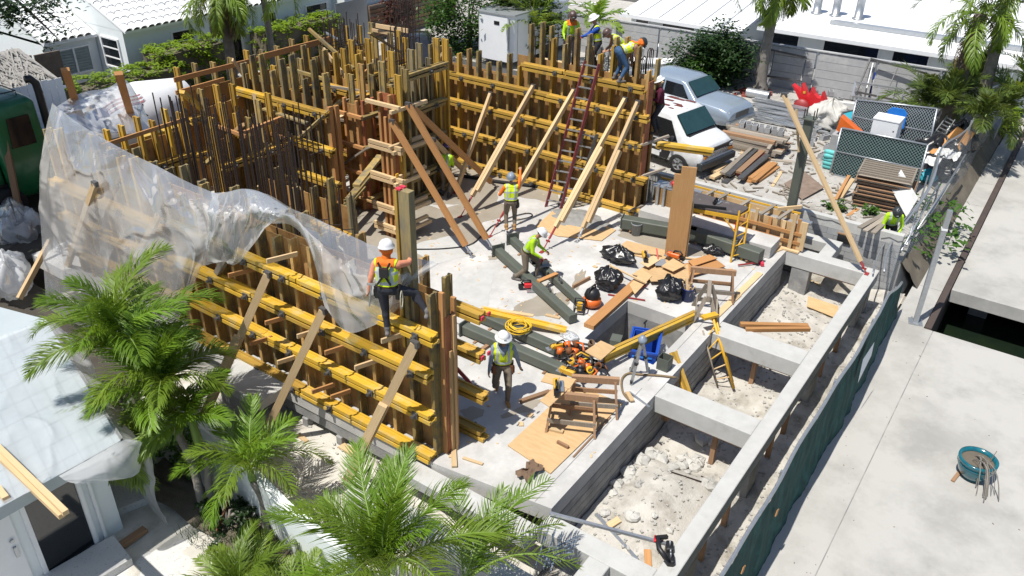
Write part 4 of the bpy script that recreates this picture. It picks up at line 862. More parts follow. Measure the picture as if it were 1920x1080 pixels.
cage('hooked rebar ends at the right end of the back wall', [(20.95+.12*(i % 2), 10.0+.10*i) for i in range(9)], 3.0, 4.65, 3, bend=True)
cage('rebar between the two faces of the back wall below the crew', [(21.0+.1*(i % 2), 11.2+.13*i) for i in range(22)], 3.0, 4.7, 3)
cage('rebar standing along the inner face of the near wall', [(9.2+.1*(i % 2), 8.2+.3*i) for i in range(20)], .1, 3.2, 3)
# ================================================================== braces
def jack(t, a, c, m):
    a, c = Vector(a), Vector(c); d = (c-a)
    b = MB(); b.tube([a, a+d*.45], .035, 6); b.tube([a+d*.45, c], .018, 6); b.box(a+d*.55, (.03, .12, .05)); b.box(c+Vector((0, 0, .012)), (.16, .10, .02)); b.obj('screw_jack', m, t)
def brace(label, top, foot, jk, m='lumber', jm='red_steel', dbl=False, w=.09, h=.14, group='timber braces propping the forms'):
    top, foot = Vector(top), Vector(foot); e = foot.lerp(top, jk)
    t = thing('brace', label, 'brace', foot, 0, group)
    d = (top-foot).normalized()
    bar('timber', e, top, w, h, m, t)
    if dbl: s = Vector((0, .095, 0)) if abs(d.x) > abs(d.y) else Vector((.095, 0, 0)); bar('timber', e.lerp(top, .05)-s, e.lerp(top, .62)-s, w, h, m, t)
    b = MB(); b.box(top, (.08, .16, .12)); b.obj('head_bracket', 'steel_dark', t)
    if jk > 0: jack(t, e, foot, jm)
    return t
XB = 20.38
brace('pale brace nearest the left end of the back wall, without a second board', atx(920, 176, XB), at(853, 362), .02)
brace('pale doubled brace second from the left on the back wall', atx(1000, 162, XB), at(863, 407), .16, dbl=True)
brace('pale brace just left of the ladder, held by the worker with the orange sleeve', atx(1076, 170, XB), at(918, 444), .24)
brace('pale brace just right of the ladder on a red jack', atx(1172, 186, XB), at(1016, 473), .16, dbl=True)
brace('pale brace at the right end of the back wall', atx(1196, 192, XB), at(1082, 453), .10, jm='galv', dbl=True)
brace('orange brown column brace, lower left of the pair, on a steel jack', atx(735, 228, 15.0), at(886, 482), .09, 'lumber_orange', 'galv', h=.16)
brace('orange brown column brace, right of the pair, crossing the worker in green', atx(765, 196, 15.3), at(928, 474), .10, 'lumber_orange', 'galv', h=.16)
brace('long orange brown brace running from the column towards the back wall', atx(772, 200, 15.6), at(931, 351), .08, 'lumber_orange', 'steel_dark', h=.16)
brace('timber brace low between the column and the back wall', atx(812, 262, 17.4), at(878, 328), .1, 'lumber', 'steel_dark')
brace('timber brace on the outside of the near wall, middle one on the sand', atx(606, 582, 8.5), at(490, 826, -.8), 0, 'lumber', h=.15)
brace('timber brace on the outside of the near wall, closest to the picture front', atx(778, 645, 8.45), at(650, 908, -.8), 0, 'lumber', dbl=True, h=.16)
brace('timber brace on the outside of the near wall beside the big palm', atx(502, 514, 8.45), at(380, 792, -.8), 0, 'lumber', dbl=True, h=.15)
brace('grey timber brace under the left waler end of the near wall', atx(432, 470, 8.4), at(385, 550, .9), 0, 'lumber_old')
brace('pale timber brace at the far left outside the polythene', atx(100, 470, 8.9)+Vector((0, 0, .3)), at(36, 560, -.6), 0, 'lumber')
brace('thin timber brace inside the polythene at the left', atx(178, 345, 8.3), at(120, 520, -.6), 0, 'lumber')
brace('timber brace behind the polythene above the big palm', atx(300, 400, 8.4), at(215, 560, -.6), 0, 'lumber')
brace('red steel brace low behind the end of the near wall', at(835, 668, .9), at(890, 727), .2, 'red_steel', 'red_steel', w=.07, h=.07)
b = bar('timber_post', at(162, 255, 1.2), at(122, 130, 4.6), .2, .1, 'lumber_orange'); tag(b, 'leftmost of two square timber posts before the mixer drum', 'post')
b = bar('timber_post', at(256, 250, 1.2), at(222, 137, 4.6), .2, .1, 'lumber_orange'); tag(b, 'right one of two square timber posts before the mixer drum', 'post')
b = bar('timber_post', at(45, 440, -.6), at(2, 225, 2.6), .16, .12, 'lumber_brown'); tag(b, 'old grey brown timber post beside the green truck cab', 'post')
# ================================================================== ladders
def ladder(name, label, a, c, top_a, top_c, n, m, rm, stile=.09):
    a, c, ta, tc = map(Vector, (a, c, top_a, top_c)); t = thing(name, label, 'ladder', (a+c)/2)
    for p, q in ((a, ta), (c, tc)): bar('stile', p, q, .035, stile, m, t)
    for k in range(n):
        f = (k+.7)/n
        if f < 1: bar('rung', a.lerp(ta, f), c.lerp(tc, f), .04, .035, rm, t)
    return t
ladder('extension_ladder', 'long dark red ladder leaning on the back form wall', (19.40, 12.20, 0), (19.52, 11.74, 0), (20.42, 11.72, 4.3), (20.42, 11.26, 4.3), 14, 'ladder_red', 'galv')
ladder('step_ladder', 'short aluminium ladder standing behind the dark red one', (19.75, 11.95, 0), (19.82, 11.5, 0), (20.3, 11.55, 2.3), (20.3, 11.10, 2.3), 7, 'steel_dark', 'galv', .10)
# ================================================================== low form along the right of the slab
lf, _ = formwall('low_form', 'low plywood edge form along the right side of the slab, under the scaffold deck', 'Y', 21.2, 5.05, 9.3, .78, [], lambda a, i: None, z0=.02, ply='ply')
for i in range(11):
    y = 5.12+.4*i; bar('form_stake', (21.15, y, -.02), (21.15, y, .8 if i % 3 else .95), .09, .04, 'lumber' if i % 2 else 'lumber_orange', lf, upv=(1, 0, 0))
for z in (.25, .52): bar('form_rail', (21.12, 5.0, z), (21.12, 9.2, z), .04, .09, 'lumber_orange', lf)
bar('form_rail', (21.05, 4.95, .03), (21.05, 9.0, .03), .12, .05, 'lumber', lf)
b = MB(); b.bb((21.75, 5.3, .02), (21.77, 9.4, .78)); b.obj('rear_panel', 'ply', lf); b = MB(); b.bb((21.222, 5.2, .02), (21.748, 9.4, .62)); b.obj('fresh_concrete', 'concrete_grey', lf)
b = MB(); b.bb((21.9, 5.0, .5), (22.1, 9.4, .56)); b.obj('edge_plate', 'galv', lf)
bar('string_rail', (21.8, 5.3, .83), (21.8, 9.6, .83), .04, .05, 'yellow_paint', lf)
for y in (5.7, 6.2, 6.9, 7.6, 8.0): bar('spacer', (21.1, y, .82), (21.95, y-.12, .84), .10, .04, 'lumber_old', lf)
bar('loose_board', (21.6, 5.9, .88), (22.1, 5.4, .9), .05, .1, 'lumber', lf)
bar('end_stake', (21.1, 5.25, -.02), (21.1, 5.25, 1.1), .10, .05, 'lumber', lf); bar('end_stake', (21.15, 4.98, .05), (21.15, 4.98, .9), .2, .05, 'lumber', lf, upv=(1, 0, 0))
lf2 = thing('gate_form', 'low plywood form between the back wall end and the upright plank, with pipe clamps', 'formwork', (21.0, 9.0, 0))
b = MB(); b.bb((20.95, 8.1, .02), (20.97, 9.35, .85)); b.obj('plywood_panel', 'ply_form', lf2); b = MB(); b.bb((20.98, 8.1, .86), (21.5, 9.5, .88)); b.obj('top_plate', 'galv', lf2)
for y in (9.25, 9.05): bar('clamp_pipe', (20.9, y, -.05), (20.9, y, 1.0), .07, .07, 'galv', lf2)
b = MB(); b.lathe([(.13, -.02), (.13, .02), (.05, .02), (.05, .06), (.001, .06)], (20.93, 8.6, .4), 12, rot=Matrix.Rotation(R_(-90), 3, 'Y')); b.obj('tie_plate', 'concrete_white', lf2)
# ================================================================== people
mat('hair_dark', (.02, .015, .012), .8); mat('lip', (.20, .075, .06), .6); mat('belt_brown', (.06, .035, .02), .8)
def ik(a, c, l1, l2, hint):
    """middle joint of a two bone limb from a to c, bending towards hint"""
    a, c, hint = Vector(a), Vector(c), Vector(hint); d = c-a; L = d.length; mx = (l1+l2)*.995
    if L > mx: d = d*(mx/L); c = a+d; L = mx
    u = d.normalized(); x = (l1*l1-l2*l2+L*L)/(2*L); h = math.sqrt(max(0, l1*l1-x*x))
    n = hint-u*hint.dot(u); n = n.normalized() if n.length > 1e-4 else u.orthogonal().normalized()
    return a+u*x+n*h, c
def person(label, loc, face, hip=.93, lean=0.0, twist=0.0, side=0.0, feet=((.02, .13, 0), (.02, -.13, 0)), hands=((.1, .3, .85), (.1, -.3, .85)), head=(0, 0), shirt='shirt_grey', pants='pants_khaki', boots='boot_tan', vest=None, hat='hat_white', hood=None, skin='skin', sleeve=True, glove=None, scale=.95, knee=None, belt=None, elbow=None, pitch_hat=0, shoe_dir=None, full_brim=False, glasses=False, pouches=()):
    """face: heading of the person in degrees; limbs by two bone ik; local frame x forward, y left, z up"""
    C_ = []   # (p, q, r1, r2, region)
    pel = Vector((0, 0, hip))
    Rm = Matrix.Rotation(R_(twist), 3, 'Z') @ Matrix.Rotation(R_(side), 3, 'X') @ Matrix.Rotation(R_(lean), 3, 'Y')
    S = lambda x, y, z: pel + Rm @ Vector((x, y, z))
    kf = {'torso': 1.10, 'pants': 1.14, 'sleeve': 1.22, 'fore': 1.2, 'boot': 1.05}
    def cap(p, q, r1, r2, g): C_.append((Vector(p), Vector(q), r1*kf.get(g, 1), r2*kf.get(g, 1), g))
    # torso
    cap(S(0, .055, .0), S(0, -.055, .0), .125, .125, 'pants')
    cap(S(0, .05, .10), S(0, -.05, .10), .118, .118, 'torso'); cap(S(0, .05, .10), S(.0, .075, .36), .112, .118, 'torso'); cap(S(0, -.05, .10), S(.0, -.075, .36), .112, .118, 'torso')
    cap(S(.01, .09, .37), S(.01, -.09, .37), .112, .112, 'torso'); cap(S(-.01, .14, .46), S(-.01, -.14, .46), .072, .072, 'torso'); cap(S(.02, 0, .22), S(.02, 0, .40), .115, .115, 'torso')
    cap(S(0, 0, .48), S(.02, 0, .60), .058, .052, 'skin')
    hd = S(.035, 0, .695); Hm = Rm @ Matrix.Rotation(R_(head[1]), 3, 'Z') @ Matrix.Rotation(R_(head[0]-lean*.35), 3, 'Y')
    Hp = lambda x, y, z: hd+Hm @ Vector((x, y, z))
    cap(Hp(-.015, 0, .03), Hp(.015, 0, .02), .095, .085, 'hairy'); cap(Hp(.025, 0, -.02), Hp(.045, 0, -.07), .072, .048, 'skin'); cap(Hp(.095, 0, .015), Hp(.118, 0, -.022), .010, .016, 'skin')
    for s in (1, -1): cap(Hp(0, s*.088, .01), Hp(-.012, s*.094, -.03), .016, .012, 'skin'); cap(Hp(.094, s*.033, .022), Hp(.096, s*.033, .022), .012, .012, 'eye')
    cap(Hp(.088, -.022, -.057), Hp(.088, .022, -.057), .008, .008, 'lip')
    # legs
    for i, (s, ft) in enumerate(((1, feet[0]), (-1, feet[1]))):
        hp = pel + Matrix.Rotation(R_(twist*.4), 3, 'Z') @ Vector((0, s*.095, -.03)); an = Vector(ft)+Vector((0, 0, .085))
        kn, an = ik(hp, an, .45, .42, (knee[i] if knee else (1, s*.12, .1)))
        cap(hp, kn, .098, .066, 'pants'); cap(kn, an, .064, .046, 'pants'); cap(kn+Vector((-.02, 0, -.1)), kn.lerp(an, .5), .06, .052, 'pants')
        sd = shoe_dir[i] if shoe_dir else (1, s*.18)
        f = Vector((sd[0], sd[1], 0)).normalized(); bt = an-Vector((0, 0, .045))
        cap(an+Vector((0, 0, .06)), an, .054, .052, 'boot'); cap(bt-f*.055, bt+f*.12, .045, .043, 'boot'); cap(bt+f*.12, bt+f*.165-Vector((0, 0, .006)), .043, .034, 'boot')
    # arms and hands
    for i, (s, hn) in enumerate(((1, hands[0]), (-1, hands[1]))):
        sh = S(-.01, s*.185, .445); wr = Vector(hn)
        el, wr = ik(sh, wr, .29, .26, (elbow[i] if elbow else (-.7, s*.55, -.5)))
        cap(sh, el, .060, .044, 'sleeve'); cap(sh+Vector((0, 0, .0)), S(-.01, s*.13, .46), .062, .066, 'torso'); cap(el, wr, .042, .029, 'fore')
        d = (wr-el).normalized(); side_ = d.cross(Vector((0, 0, 1))); side_ = side_.normalized() if side_.length > .1 else Vector((0, 1, 0)); 
        nrm = side_.cross(d)
        if abs(d.z) > .75: side_ = Vector((1, 0, 0))-d*d.x; side_.normalize(); nrm = d.cross(side_)
        pm = wr+d*.055; cap(wr, pm-side_*.018, .028, .026, 'hand'); cap(wr, pm+side_*.018, .026, .026, 'hand')
        for k in range(4):
            o = side_*(-.033+.022*k); ln = (.062, .076, .070, .054)[k]; b0 = wr+d*.078+o; b1 = b0+d*ln*.5-nrm*.012; b2 = b1+d*ln*.28-nrm*.034
            cap(wr+d*.05+o*.8, b0, .014, .0125, 'hand'); cap(b0, b1, .012, .011, 'hand'); cap(b1, b2, .011, .009, 'hand')
        tb = wr+d*.03-side_*.028; tm_ = tb-side_*.03+d*.03-nrm*.01; cap(tb, tm_, .015, .013, 'hand'); cap(tm_, tm_+d*.032-nrm*.014, .013, .010, 'hand')
    # one continuous surface
    bm = bmesh.new()
    for p, q, r1, r2, g in C_:
        d = q-p; L = max(d.length, 1e-4); u = d/L; x = u.orthogonal().normalized(); y = u.cross(x); n = 10 if r1 > .03 else 7; rings = []
        prof = [(-r1*.98, r1*.18), (-r1*.7, r1*.71), (0, r1), (L*.5, (r1+r2)/2), (L, r2), (L+r2*.7, r2*.71), (L+r2*.98, r2*.18)]
        for h, r in prof: rings.append([bm.verts.new(p+u*h+(x*math.cos(2*math.pi*j/n)+y*math.sin(2*math.pi*j/n))*r) for j in range(n)])
        for a, c in zip(rings, rings[1:]):
            for j in range(n): bm.faces.new((a[j], a[(j+1) % n], c[(j+1) % n], c[j]))
        bm.faces.new(rings[0][::-1]); bm.faces.new(rings[-1])
    bmesh.ops.scale(bm, vec=(scale,)*3, verts=bm.verts)
    me = bpy.data.meshes.new('tmp'); bm.to_mesh(me); bm.free()
    ob = bpy.data.objects.new('tmp', me); COL.objects.link(ob)
    m1 = ob.modifiers.new('r', 'REMESH'); m1.mode = 'VOXEL'; m1.voxel_size = .0125
    m2 = ob.modifiers.new('s', 'SMOOTH'); m2.factor = .5; m2.iterations = 2
    dg = bpy.context.evaluated_depsgraph_get(); body = bpy.data.meshes.new_from_object(ob.evaluated_get(dg)); bpy.data.objects.remove(ob); bpy.data.meshes.remove(me)
    body.name = 'body'
    n = len(body.polygons); cen = np.zeros(n*3); body.polygons.foreach_get('center', cen); cen = cen.reshape(-1, 3)/scale
    best = np.full(n, 9.); reg = np.zeros(n, int); tt = np.zeros(n)
    for k, (p, q, r1, r2, g) in enumerate(C_):
        p_, d_ = np.array(p), np.array(q-p); L2 = max(1e-8, (d_ @ d_)); t = np.clip(((cen-p_) @ d_)/L2, 0, 1); ds = np.linalg.norm(cen-p_-t[:, None]*d_, axis=1)-(r1+(r2-r1)*t)
        if g in ('eye', 'lip'): ds -= .006
        mk = ds < best; best[mk] = ds[mk]; reg[mk] = k; tt[mk] = t[mk]
    slots = [skin, shirt, pants, boots, 'hair_dark', glove or skin, 'black', 'lip', 'belt_brown']
    tl = (cen-np.array(pel)) @ np.array(Rm)
    hl = (cen-np.array(hd)) @ np.array(Hm)
    mi = np.zeros(n, int); gs = np.array([c[4] for c in C_])[reg]
    for k, (p, q, r1, r2, g) in enumerate(C_):
        m_ = reg == k
        mi[m_] = {'torso': 1, 'sleeve': 1, 'fore': 1 if sleeve else 0, 'pants': 2, 'boot': 3, 'skin': 0, 'hand': 5, 'eye': 6, 'lip': 7, 'hairy': 0}[g]
        if g == 'hairy': mi[m_ & ((hl[:, 0] < -.035) | (hl[:, 2] > .075))] = 4
        if g == 'sleeve' and not sleeve: mi[m_ & (tt > .62)] = 0
    mi[(tl[:, 2] > .03) & (tl[:, 2] < .07) & ((mi == 1) | (mi == 2)) & (np.hypot(tl[:, 0], tl[:, 1]) < .21)] = 8
    for s_ in slots: body.materials.append(M[s_])
    body.polygons.foreach_set('material_index', mi.astype(np.int32)); body.polygons.foreach_set('use_smooth', np.ones(n, bool)); body.update()
    t = thing('person', label, 'person', loc, R_(face))
    bo = bpy.data.objects.new('body', body); COL.objects.link(bo); bo.parent = t
    vn = [v.normal.copy() for v in body.vertices]; vc = [v.co.copy() for v in body.vertices]
    def shell(name, mask, off, mats, fi=None):
        ids = np.nonzero(mask)[0]; mp = {}; q = MB()
        for f_ in ids:
            vs = body.polygons[int(f_)].vertices
            idx = []
            for v in vs:
                if v not in mp: mp[v] = len(q.v); q.v.append(tuple(vc[v]+vn[v]*off))
                idx.append(mp[v])
            q.f.append(tuple(idx)); q.m.append(int(fi[f_]) if fi is not None else 0)
        return q.obj(name, mats, t, True, True) if q.f else None
    tz, ty, tx = tl[:, 2], tl[:, 1], tl[:, 0]
    if vest:
        neck = (tx > .02) & (tz > .30) & (np.abs(ty) < (tz-.30)*.55)
        mk = (mi == 1) & (gs == 'torso') & ~neck & (tz > .02) & (np.abs(ty) < .20)
        st = ((tz > .10) & (tz < .155)) | ((np.abs(ty) > .085) & (np.abs(ty) < .135) & (tz > .155)) | ((tz > .30) & (tz < .345) & (tx < 0))
        shell('vest', mk, .017, [vest, 'reflect'], st)
    elif shirt in ('lime', 'lime_yellow'):
        mk = (mi == 1) & (gs == 'torso') & (((tz > .10) & (tz < .15)) | ((np.abs(ty) > .09) & (np.abs(ty) < .135) & (tz > .15)))
        shell('reflective_stripes', mk, .006, ['reflect'])
    if hood:
        mk = ((gs == 'hairy') | (gs == 'skin')) & (hl[:, 0] < .05) & (hl[:, 2] < .09) | ((mi == 1) & (gs == 'torso') & (tz > .43) & (np.abs(ty) < .15))
        shell('neck_hood', mk, .024, [hood])
    if hat:
        q = MB(); H4 = Matrix.Translation(Hp(0, 0, .055)*scale) @ Hm.to_4x4() @ Matrix.Rotation(R_(pitch_hat), 4, 'Y'); n_ = 20
        prof = [(.182 if full_brim else .142, -.008), (.180 if full_brim else .140, .0), (.122, .022), (.120, .05), (.108, .085), (.080, .115), (.043, .132), (.001, .136)]
        vs = []
        for k, (r, z) in enumerate(prof):
            for j in range(n_):
                a = 2*math.pi*j/n_; fx = 1.14 if k > 1 else 1.10; xo = (.035*max(0, math.cos(a)) if k < 2 and not full_brim else 0)
                vs.append(tuple(H4 @ (Vector((r*fx*math.cos(a)+xo, r*math.sin(a), z+(.006 if k > 4 and abs(math.sin(a)) < .35 else 0)))*scale)))
        q.add(vs, [(k*n_+j, k*n_+(j+1) % n_, (k+1)*n_+(j+1) % n_, (k+1)*n_+j) for k in range(len(prof)-1) for j in range(n_)])
        ho = q.obj('hard_hat', hat, t, True, True); mo = ho.modifiers.new('s', 'SOLIDIFY'); mo.thickness = .006
        q = MB(); q.box((0, 0, 0), (.008, .05, .035)); o = bpy.data.objects.new('hat_badge', q.mesh('hat_badge', ['reflect'])); COL.objects.link(o); o.parent = ho; o.matrix_basis = H4 @ Matrix.Translation((.150, 0, .05))
    if glasses:
        q = MB()
        for s_ in (1, -1): q.box(Hp(.102, s_*.034, .02)*scale, (.015, .055, .032), rot=Hm)
        q.obj('glasses', 'black', t, False, True)
    for s_, m_ in pouches:
        q = MB(); c_ = pel+Vector((.02, s_*.185, -.09)); q.box(c_*scale, (.17, .075, .22)); q.box((c_+Vector((.0, s_*.045, -.03)))*scale, (.11, .04, .13)); q.box((c_+Vector((-.06, s_*.03, .11)))*scale, (.03, .03, .12))
        ob_ = q.obj('tool_pouch', m_, t, False, True); mo = ob_.modifiers.new('b', 'BEVEL'); mo.width = .02; mo.segments = 2
    return t, S, Hp

bar('staging_plank', (21.75, 10.0, 3.62), (21.75, 14.2, 3.62), .75, .05, 'lumber', bwall, upv=(0, 0, 1))
bar('side_plank', (21.15, 9.55, 2.13), (21.6, 8.0, 2.13), .22, .08, 'beam_new', bwall); bar('side_plank', (21.15, 9.6, 2.02), (21.6, 8.05, 2.02), .2, .08, 'beam_yellow', bwall)
G0 = at(943, 750)
person('person in a white hard hat and lime vest walking towards the front of the slab', G0+Vector((.05, .05, 0)), 218, hip=.90, lean=4, feet=((.20, .10, 0), (-.30, -.10, .07)), hands=((-.02, .36, .82), (.16, -.30, .80)), head=(6, 12), shirt='shirt_grey', pants='pants_khaki', vest='lime_yellow', hat='hat_white', full_brim=True, glasses=True, pouches=((1, 'leather'), (-1, 'leather')), knee=((1, .1, .1), (1, -.3, .1)))
person('person in a lime shirt and white hard hat bending over the long steel tubes', at(985, 522), -72, hip=.84, lean=30, feet=((.26, .12, 0), (-.26, -.16, 0)), hands=((.50, .14, .86), (.44, -.14, .80)), head=(25, 0), shirt='lime', pants='pants_khaki', hat='hat_white', boots='boot_grey')
person('person in an orange shirt and grey hat reaching up to the pale brace', at(957, 440, .0)+Vector((0, 0, .16)), 40, hip=.92, lean=2, feet=((.02, .12, 0), (.0, -.12, 0)), hands=((.30, .30, 1.02), (.42, -.30, 1.72)), head=(-18, -10), shirt='shirt_orange', pants='pants_khaki', vest='lime_yellow', hat='hat_blueish', elbow=((-.7, .6, -.5), (-.2, -.8, -.3)), pouches=((-1, 'black'),))
person('person in a lime shirt and purple cap standing behind the column braces', at(836, 368), 20, hip=.92, lean=8, feet=((.05, .13, 0), (-.08, -.13, 0)), hands=((.34, .14, 1.0), (.36, -.14, .95)), head=(14, 20), shirt='lime', pants='pants_khaki', hat='hat_purple', skin='skin_dark', full_brim=True, boots='boot_dark')
b5 = atx(733, 634, 8.42)
t5, S5, H5 = person('person in orange hood and harness holding the tall post on the near wall', b5, 28, hip=1.06, lean=4, feet=((.0, .05, 0), (.12, -.66, .43)), hands=((-.02, .36, .86), (.52, -.34, 1.46)), head=(4, -12), shirt='shirt_peach', pants='pants_dark', vest='lime_yellow', hat='hat_white', hood='shirt_orange', boots='boot_grey', pouches=((1, 'black'), (-1, 'black')), knee=((1, .1, .1), (1, -.5, .2)), glasses=True)
q = MB(); q.tube([S5(-.14, .10, .45), S5(-.165, .02, .28), S5(-.15, -.10, .06)], .02, 5); q.tube([S5(-.14, -.10, .45), S5(-.165, -.02, .28), S5(-.15, .12, .06)], .02, 5); q.box(S5(-.17, 0, .29), (.07, .14, .16)); q.obj('harness', 'black', t5, False, True)
q = MB(); 
for k in range(4): q.tube([S5(-.1+.10*math.cos(a*.524)*.8, -.26, -.2+.15*math.sin(a*.524)-.01*k) for a in range(13)], .008, 5)
q.obj('lanyard_coil', 'cream', t5, False, True)
q = MB(); q.tube([S5(-.1, .24, .02), S5(-.14, .28, -.36)], .014, 6); q.box(S5(-.10, .24, .03), (.03, .14, .03)); q.obj('hammer', 'galv', t5, False, True)
q6 = atx(1232, 250, 21.35)
person('person in a maroon shirt and white hat standing on the plank at the wall end', q6, 118, hip=.92, lean=6, feet=((.05, .12, 0), (-.06, -.12, 0)), hands=((.34, .12, 1.12), (.36, -.16, 1.05)), head=(20, 15), shirt='shirt_maroon', pants='pants_dark', hat='hat_white', boots='boot_dark', full_brim=True)
person('person in blue jeans and lime vest bending down on top of the back wall', Vector((20.5, 10.7, 3.90)), -38, hip=.88, lean=72, feet=((.0, .19, 0), (.0, -.19, 0)), hands=((.52, .1, .12), (.60, -.1, .18)), head=(20, 0), shirt='skin', sleeve=False, pants='jeans', vest='lime_yellow', hat='hat_dark', hood='shirt_orange', boots='boot_grey')
person('person in a bright green top with orange hood, leftmost of the crew on the wall', Vector((21.75, 13.05, 3.65)), 222, hip=.92, lean=10, feet=((.0, .13, 0), (-.05, -.13, 0)), hands=((.30, .2, .92), (.30, -.22, .90)), head=(28, 0), shirt='lime', pants='pants_dark', hat='hat_brown', hood='shirt_orange', boots='boot_dark')
person('person in a blue shirt, lime vest and white hat among the crew on the wall', Vector((21.75, 12.1, 3.65)), 128, hip=.92, lean=10, feet=((.05, .13, 0), (-.08, -.13, 0)), hands=((.52, .05, 1.10), (.48, -.2, 1.02)), head=(22, 10), shirt='shirt_blue', pants='pants_dark', vest='lime_yellow', hat='hat_white', boots='boot_dark', full_brim=True, glove='red')
person('person in a lime vest with bare arms and brown hat leaning over the wall studs', Vector((21.85, 11.25, 3.65)), 140, hip=.90, lean=52, feet=((.0, .14, 0), (-.1, -.14, 0)), hands=((.55, .12, .84), (.58, -.12, .80)), head=(10, 0), shirt='skin', sleeve=False, pants='pants_dark', vest='lime_yellow', hat='hat_brown', boots='boot_dark')
person('person in a lime vest and dark hat stooping behind the grey block wall', Vector((23.4, 3.2, -.22)), 200, hip=.78, lean=34, feet=((.05, .14, 0), (-.1, -.14, 0)), hands=((.42, .2, .72), (.40, -.2, .66)), head=(26, 0), shirt='lime', pants='pants_dark', hat='hat_dark', boots='boot_dark')
# ================================================================== steel tubes and other things on the slab
def tube_col(label, a, c, s=.22, plate=True, lift=.0, pl_end=0):
    a, c = Vector(a), Vector(c); z = s/2+.03+lift; a.z = c.z = z
    t = thing('steel_column', label, 'steel column', ((a.x+c.x)/2, (a.y+c.y)/2, 0), 0, 'dark steel columns lying on the slab')
    b = MB(); h = s/2; r = .035; pts = []
    for sx, sy, a0 in ((1, 1, 0), (-1, 1, 90), (-1, -1, 180), (1, -1, 270)):
        for k in range(4): an = R_(a0+30*k); pts.append((sx*(h-r)+r*math.cos(an), sy*(h-r)+r*math.sin(an)))
    b.prof(a, c, pts); b.obj('tube', 'steel_green', t)
    for e in (a, c): bar('packer', (e.lerp(a+c-e, .15)-Vector((.2, 0, 0))).xy.to_3d()+Vector((0, 0, .015+lift)), (e.lerp(a+c-e, .15)+Vector((.2, 0, 0))).xy.to_3d()+Vector((0, 0, .015+lift)), .06, .028, 'lumber_brown', t)
    if plate:
        e, o = (a, c) if pl_end == 0 else (c, a); d = (e-o).normalized(); b = MB(); b.prof(e+d*.002, e+d*.028, [(-.19, -.13), (.19, -.13), (.19, .21), (-.19, .21)]); p = b.obj('end_plate', 'steel_green', t)
        for sx in (-.15, .15):
            for sz in (-.09, .17):
                s_ = d.cross(Vector((0, 0, 1)))*sx; bar('anchor_stud', e+s_+Vector((0, 0, sz)), e+d*.14+s_+Vector((0, 0, sz)), .018, .018, 'galv', t)
    return t
tube_col('long dark steel tube under the worker in lime, left of the close pair', at(935, 468, .2), at(1075, 594, .2))
tube_col('long dark steel tube beside the worker in lime, right of the close pair', at(962, 446, .2), at(1093, 566, .2), .20)
tube_col('dark steel tube nearest the walking worker', at(872, 612, .2), at(1058, 692, .2), .24)
tube_col('dark steel tube under the yellow rope coil', at(900, 588, .2), at(1085, 668, .2), .24, plate=False)
tube_col('short heavy steel tube beside the grey bucket', at(1168, 413, .3), at(1305, 437, .3), .33, lift=.06)
tube_col('short heavy steel tube under the scaffold deck', at(1292, 432, .3), at(1428, 478, .3), .33, plate=False, lift=.06)
b = MB(); q = at(1305, 442, .45); b.bb((19.75, 5.6, .40), (21.0, 9.5, .46)); struct(b.obj('fresh_topping', 'concrete_wet')) if False else None
b = MB(); b.bb((20.25, 5.5, .012), (21.0, 9.5, .34)); struct(b.obj('raised_kerb', 'concrete'))
# clamps and saws on the tubes
def tool(name, label, c, m, cat='tool', col2='black', s=1.0, rz=0.0):
    t = thing(name, label, cat, c, rz); 
    b = MB(); b.box((0, 0, .10*s), (.20*s, .09*s, .10*s)); b.lathe([(.001, 0), (.055*s, 0), (.055*s, .09*s), (.001, .09*s)], (.13*s, .045*s, .10*s), 10, rot=Matrix.Rotation(R_(90), 3, 'X')); o = b.obj('motor_body', m, t, False, True); mo = o.modifiers.new('b', 'BEVEL'); mo.width = .015*s
    b = MB(); b.tube([(-.09*s, 0, .09*s), (-.15*s, 0, .16*s), (-.10*s, 0, .22*s), (.02*s, 0, .2*s), (.05*s, 0, .14*s)], .02*s, 6); b.obj('handle', col2, t, True, True)
    b = MB(); b.box((.10*s, -.07*s, .02*s), (.30*s, .14*s, .012*s)); b.lathe([(.001, -.003), (.09*s, -.003), (.09*s, .003), (.001, .003)], (.12*s, -.06*s, .075*s), 14, rot=Matrix.Rotation(R_(90), 3, 'X')); b.obj('blade_guard', 'galv', t, False, True)
    b = MB(); b.box((-.16*s, 0, .08*s), (.10*s, .08*s, .07*s)); b.obj('battery', col2, t, False, True); return t
tool('power_saw', 'red cordless saw lying on the dark steel tubes', at(1013, 497, .25), 'red', 'saw', s=1.1, rz=-.8)
tool('circular_saw', 'red circular saw on the slab at the feet of the worker in lime', at(992, 543), 'red', 'saw', s=1.3, rz=-.9)
tool('power_saw', 'red saw on the low form beside the back wall end', Vector((21.25, 8.75, .88)), 'red', 'saw', s=1.4, rz=2.2)
b = MB(); b.tube([at(995, 488, .3), at(1015, 485, .36), at(1030, 490, .3), at(1010, 495, .28), at(996, 490, .3)], .018, 6); tag(b.obj('strap', 'black', None, True), 'black strap looped over the dark steel tubes', 'strap')
for i, (x, y, l) in enumerate(((1030, 540, 'steel clamp on the left dark tube'), (1050, 523, 'steel clamp on the right dark tube'))):
    q = at(x, y, .28); b = MB(); b.box(q, (.34, .05, .05), R_(45)); b.tube([q+Vector((.1, 0, 0)), q+Vector((.12, .02, .1)), q+Vector((.02, .05, .12)), q+Vector((-.05, .02, .02))], .014, 6); b.box(q-Vector((0, 0, .1)), (.05, .05, .16)); tag(b.obj('pipe_clamp', 'steel_dark'), l, 'clamp')
def plank(label, a, c, w, h, m, name='plank', cat='plank', upv=(0, 0, 1), prof=None):
    o = bar(name, a, c, w, h, m, upv=upv, prof=prof); return tag(o, label, cat)
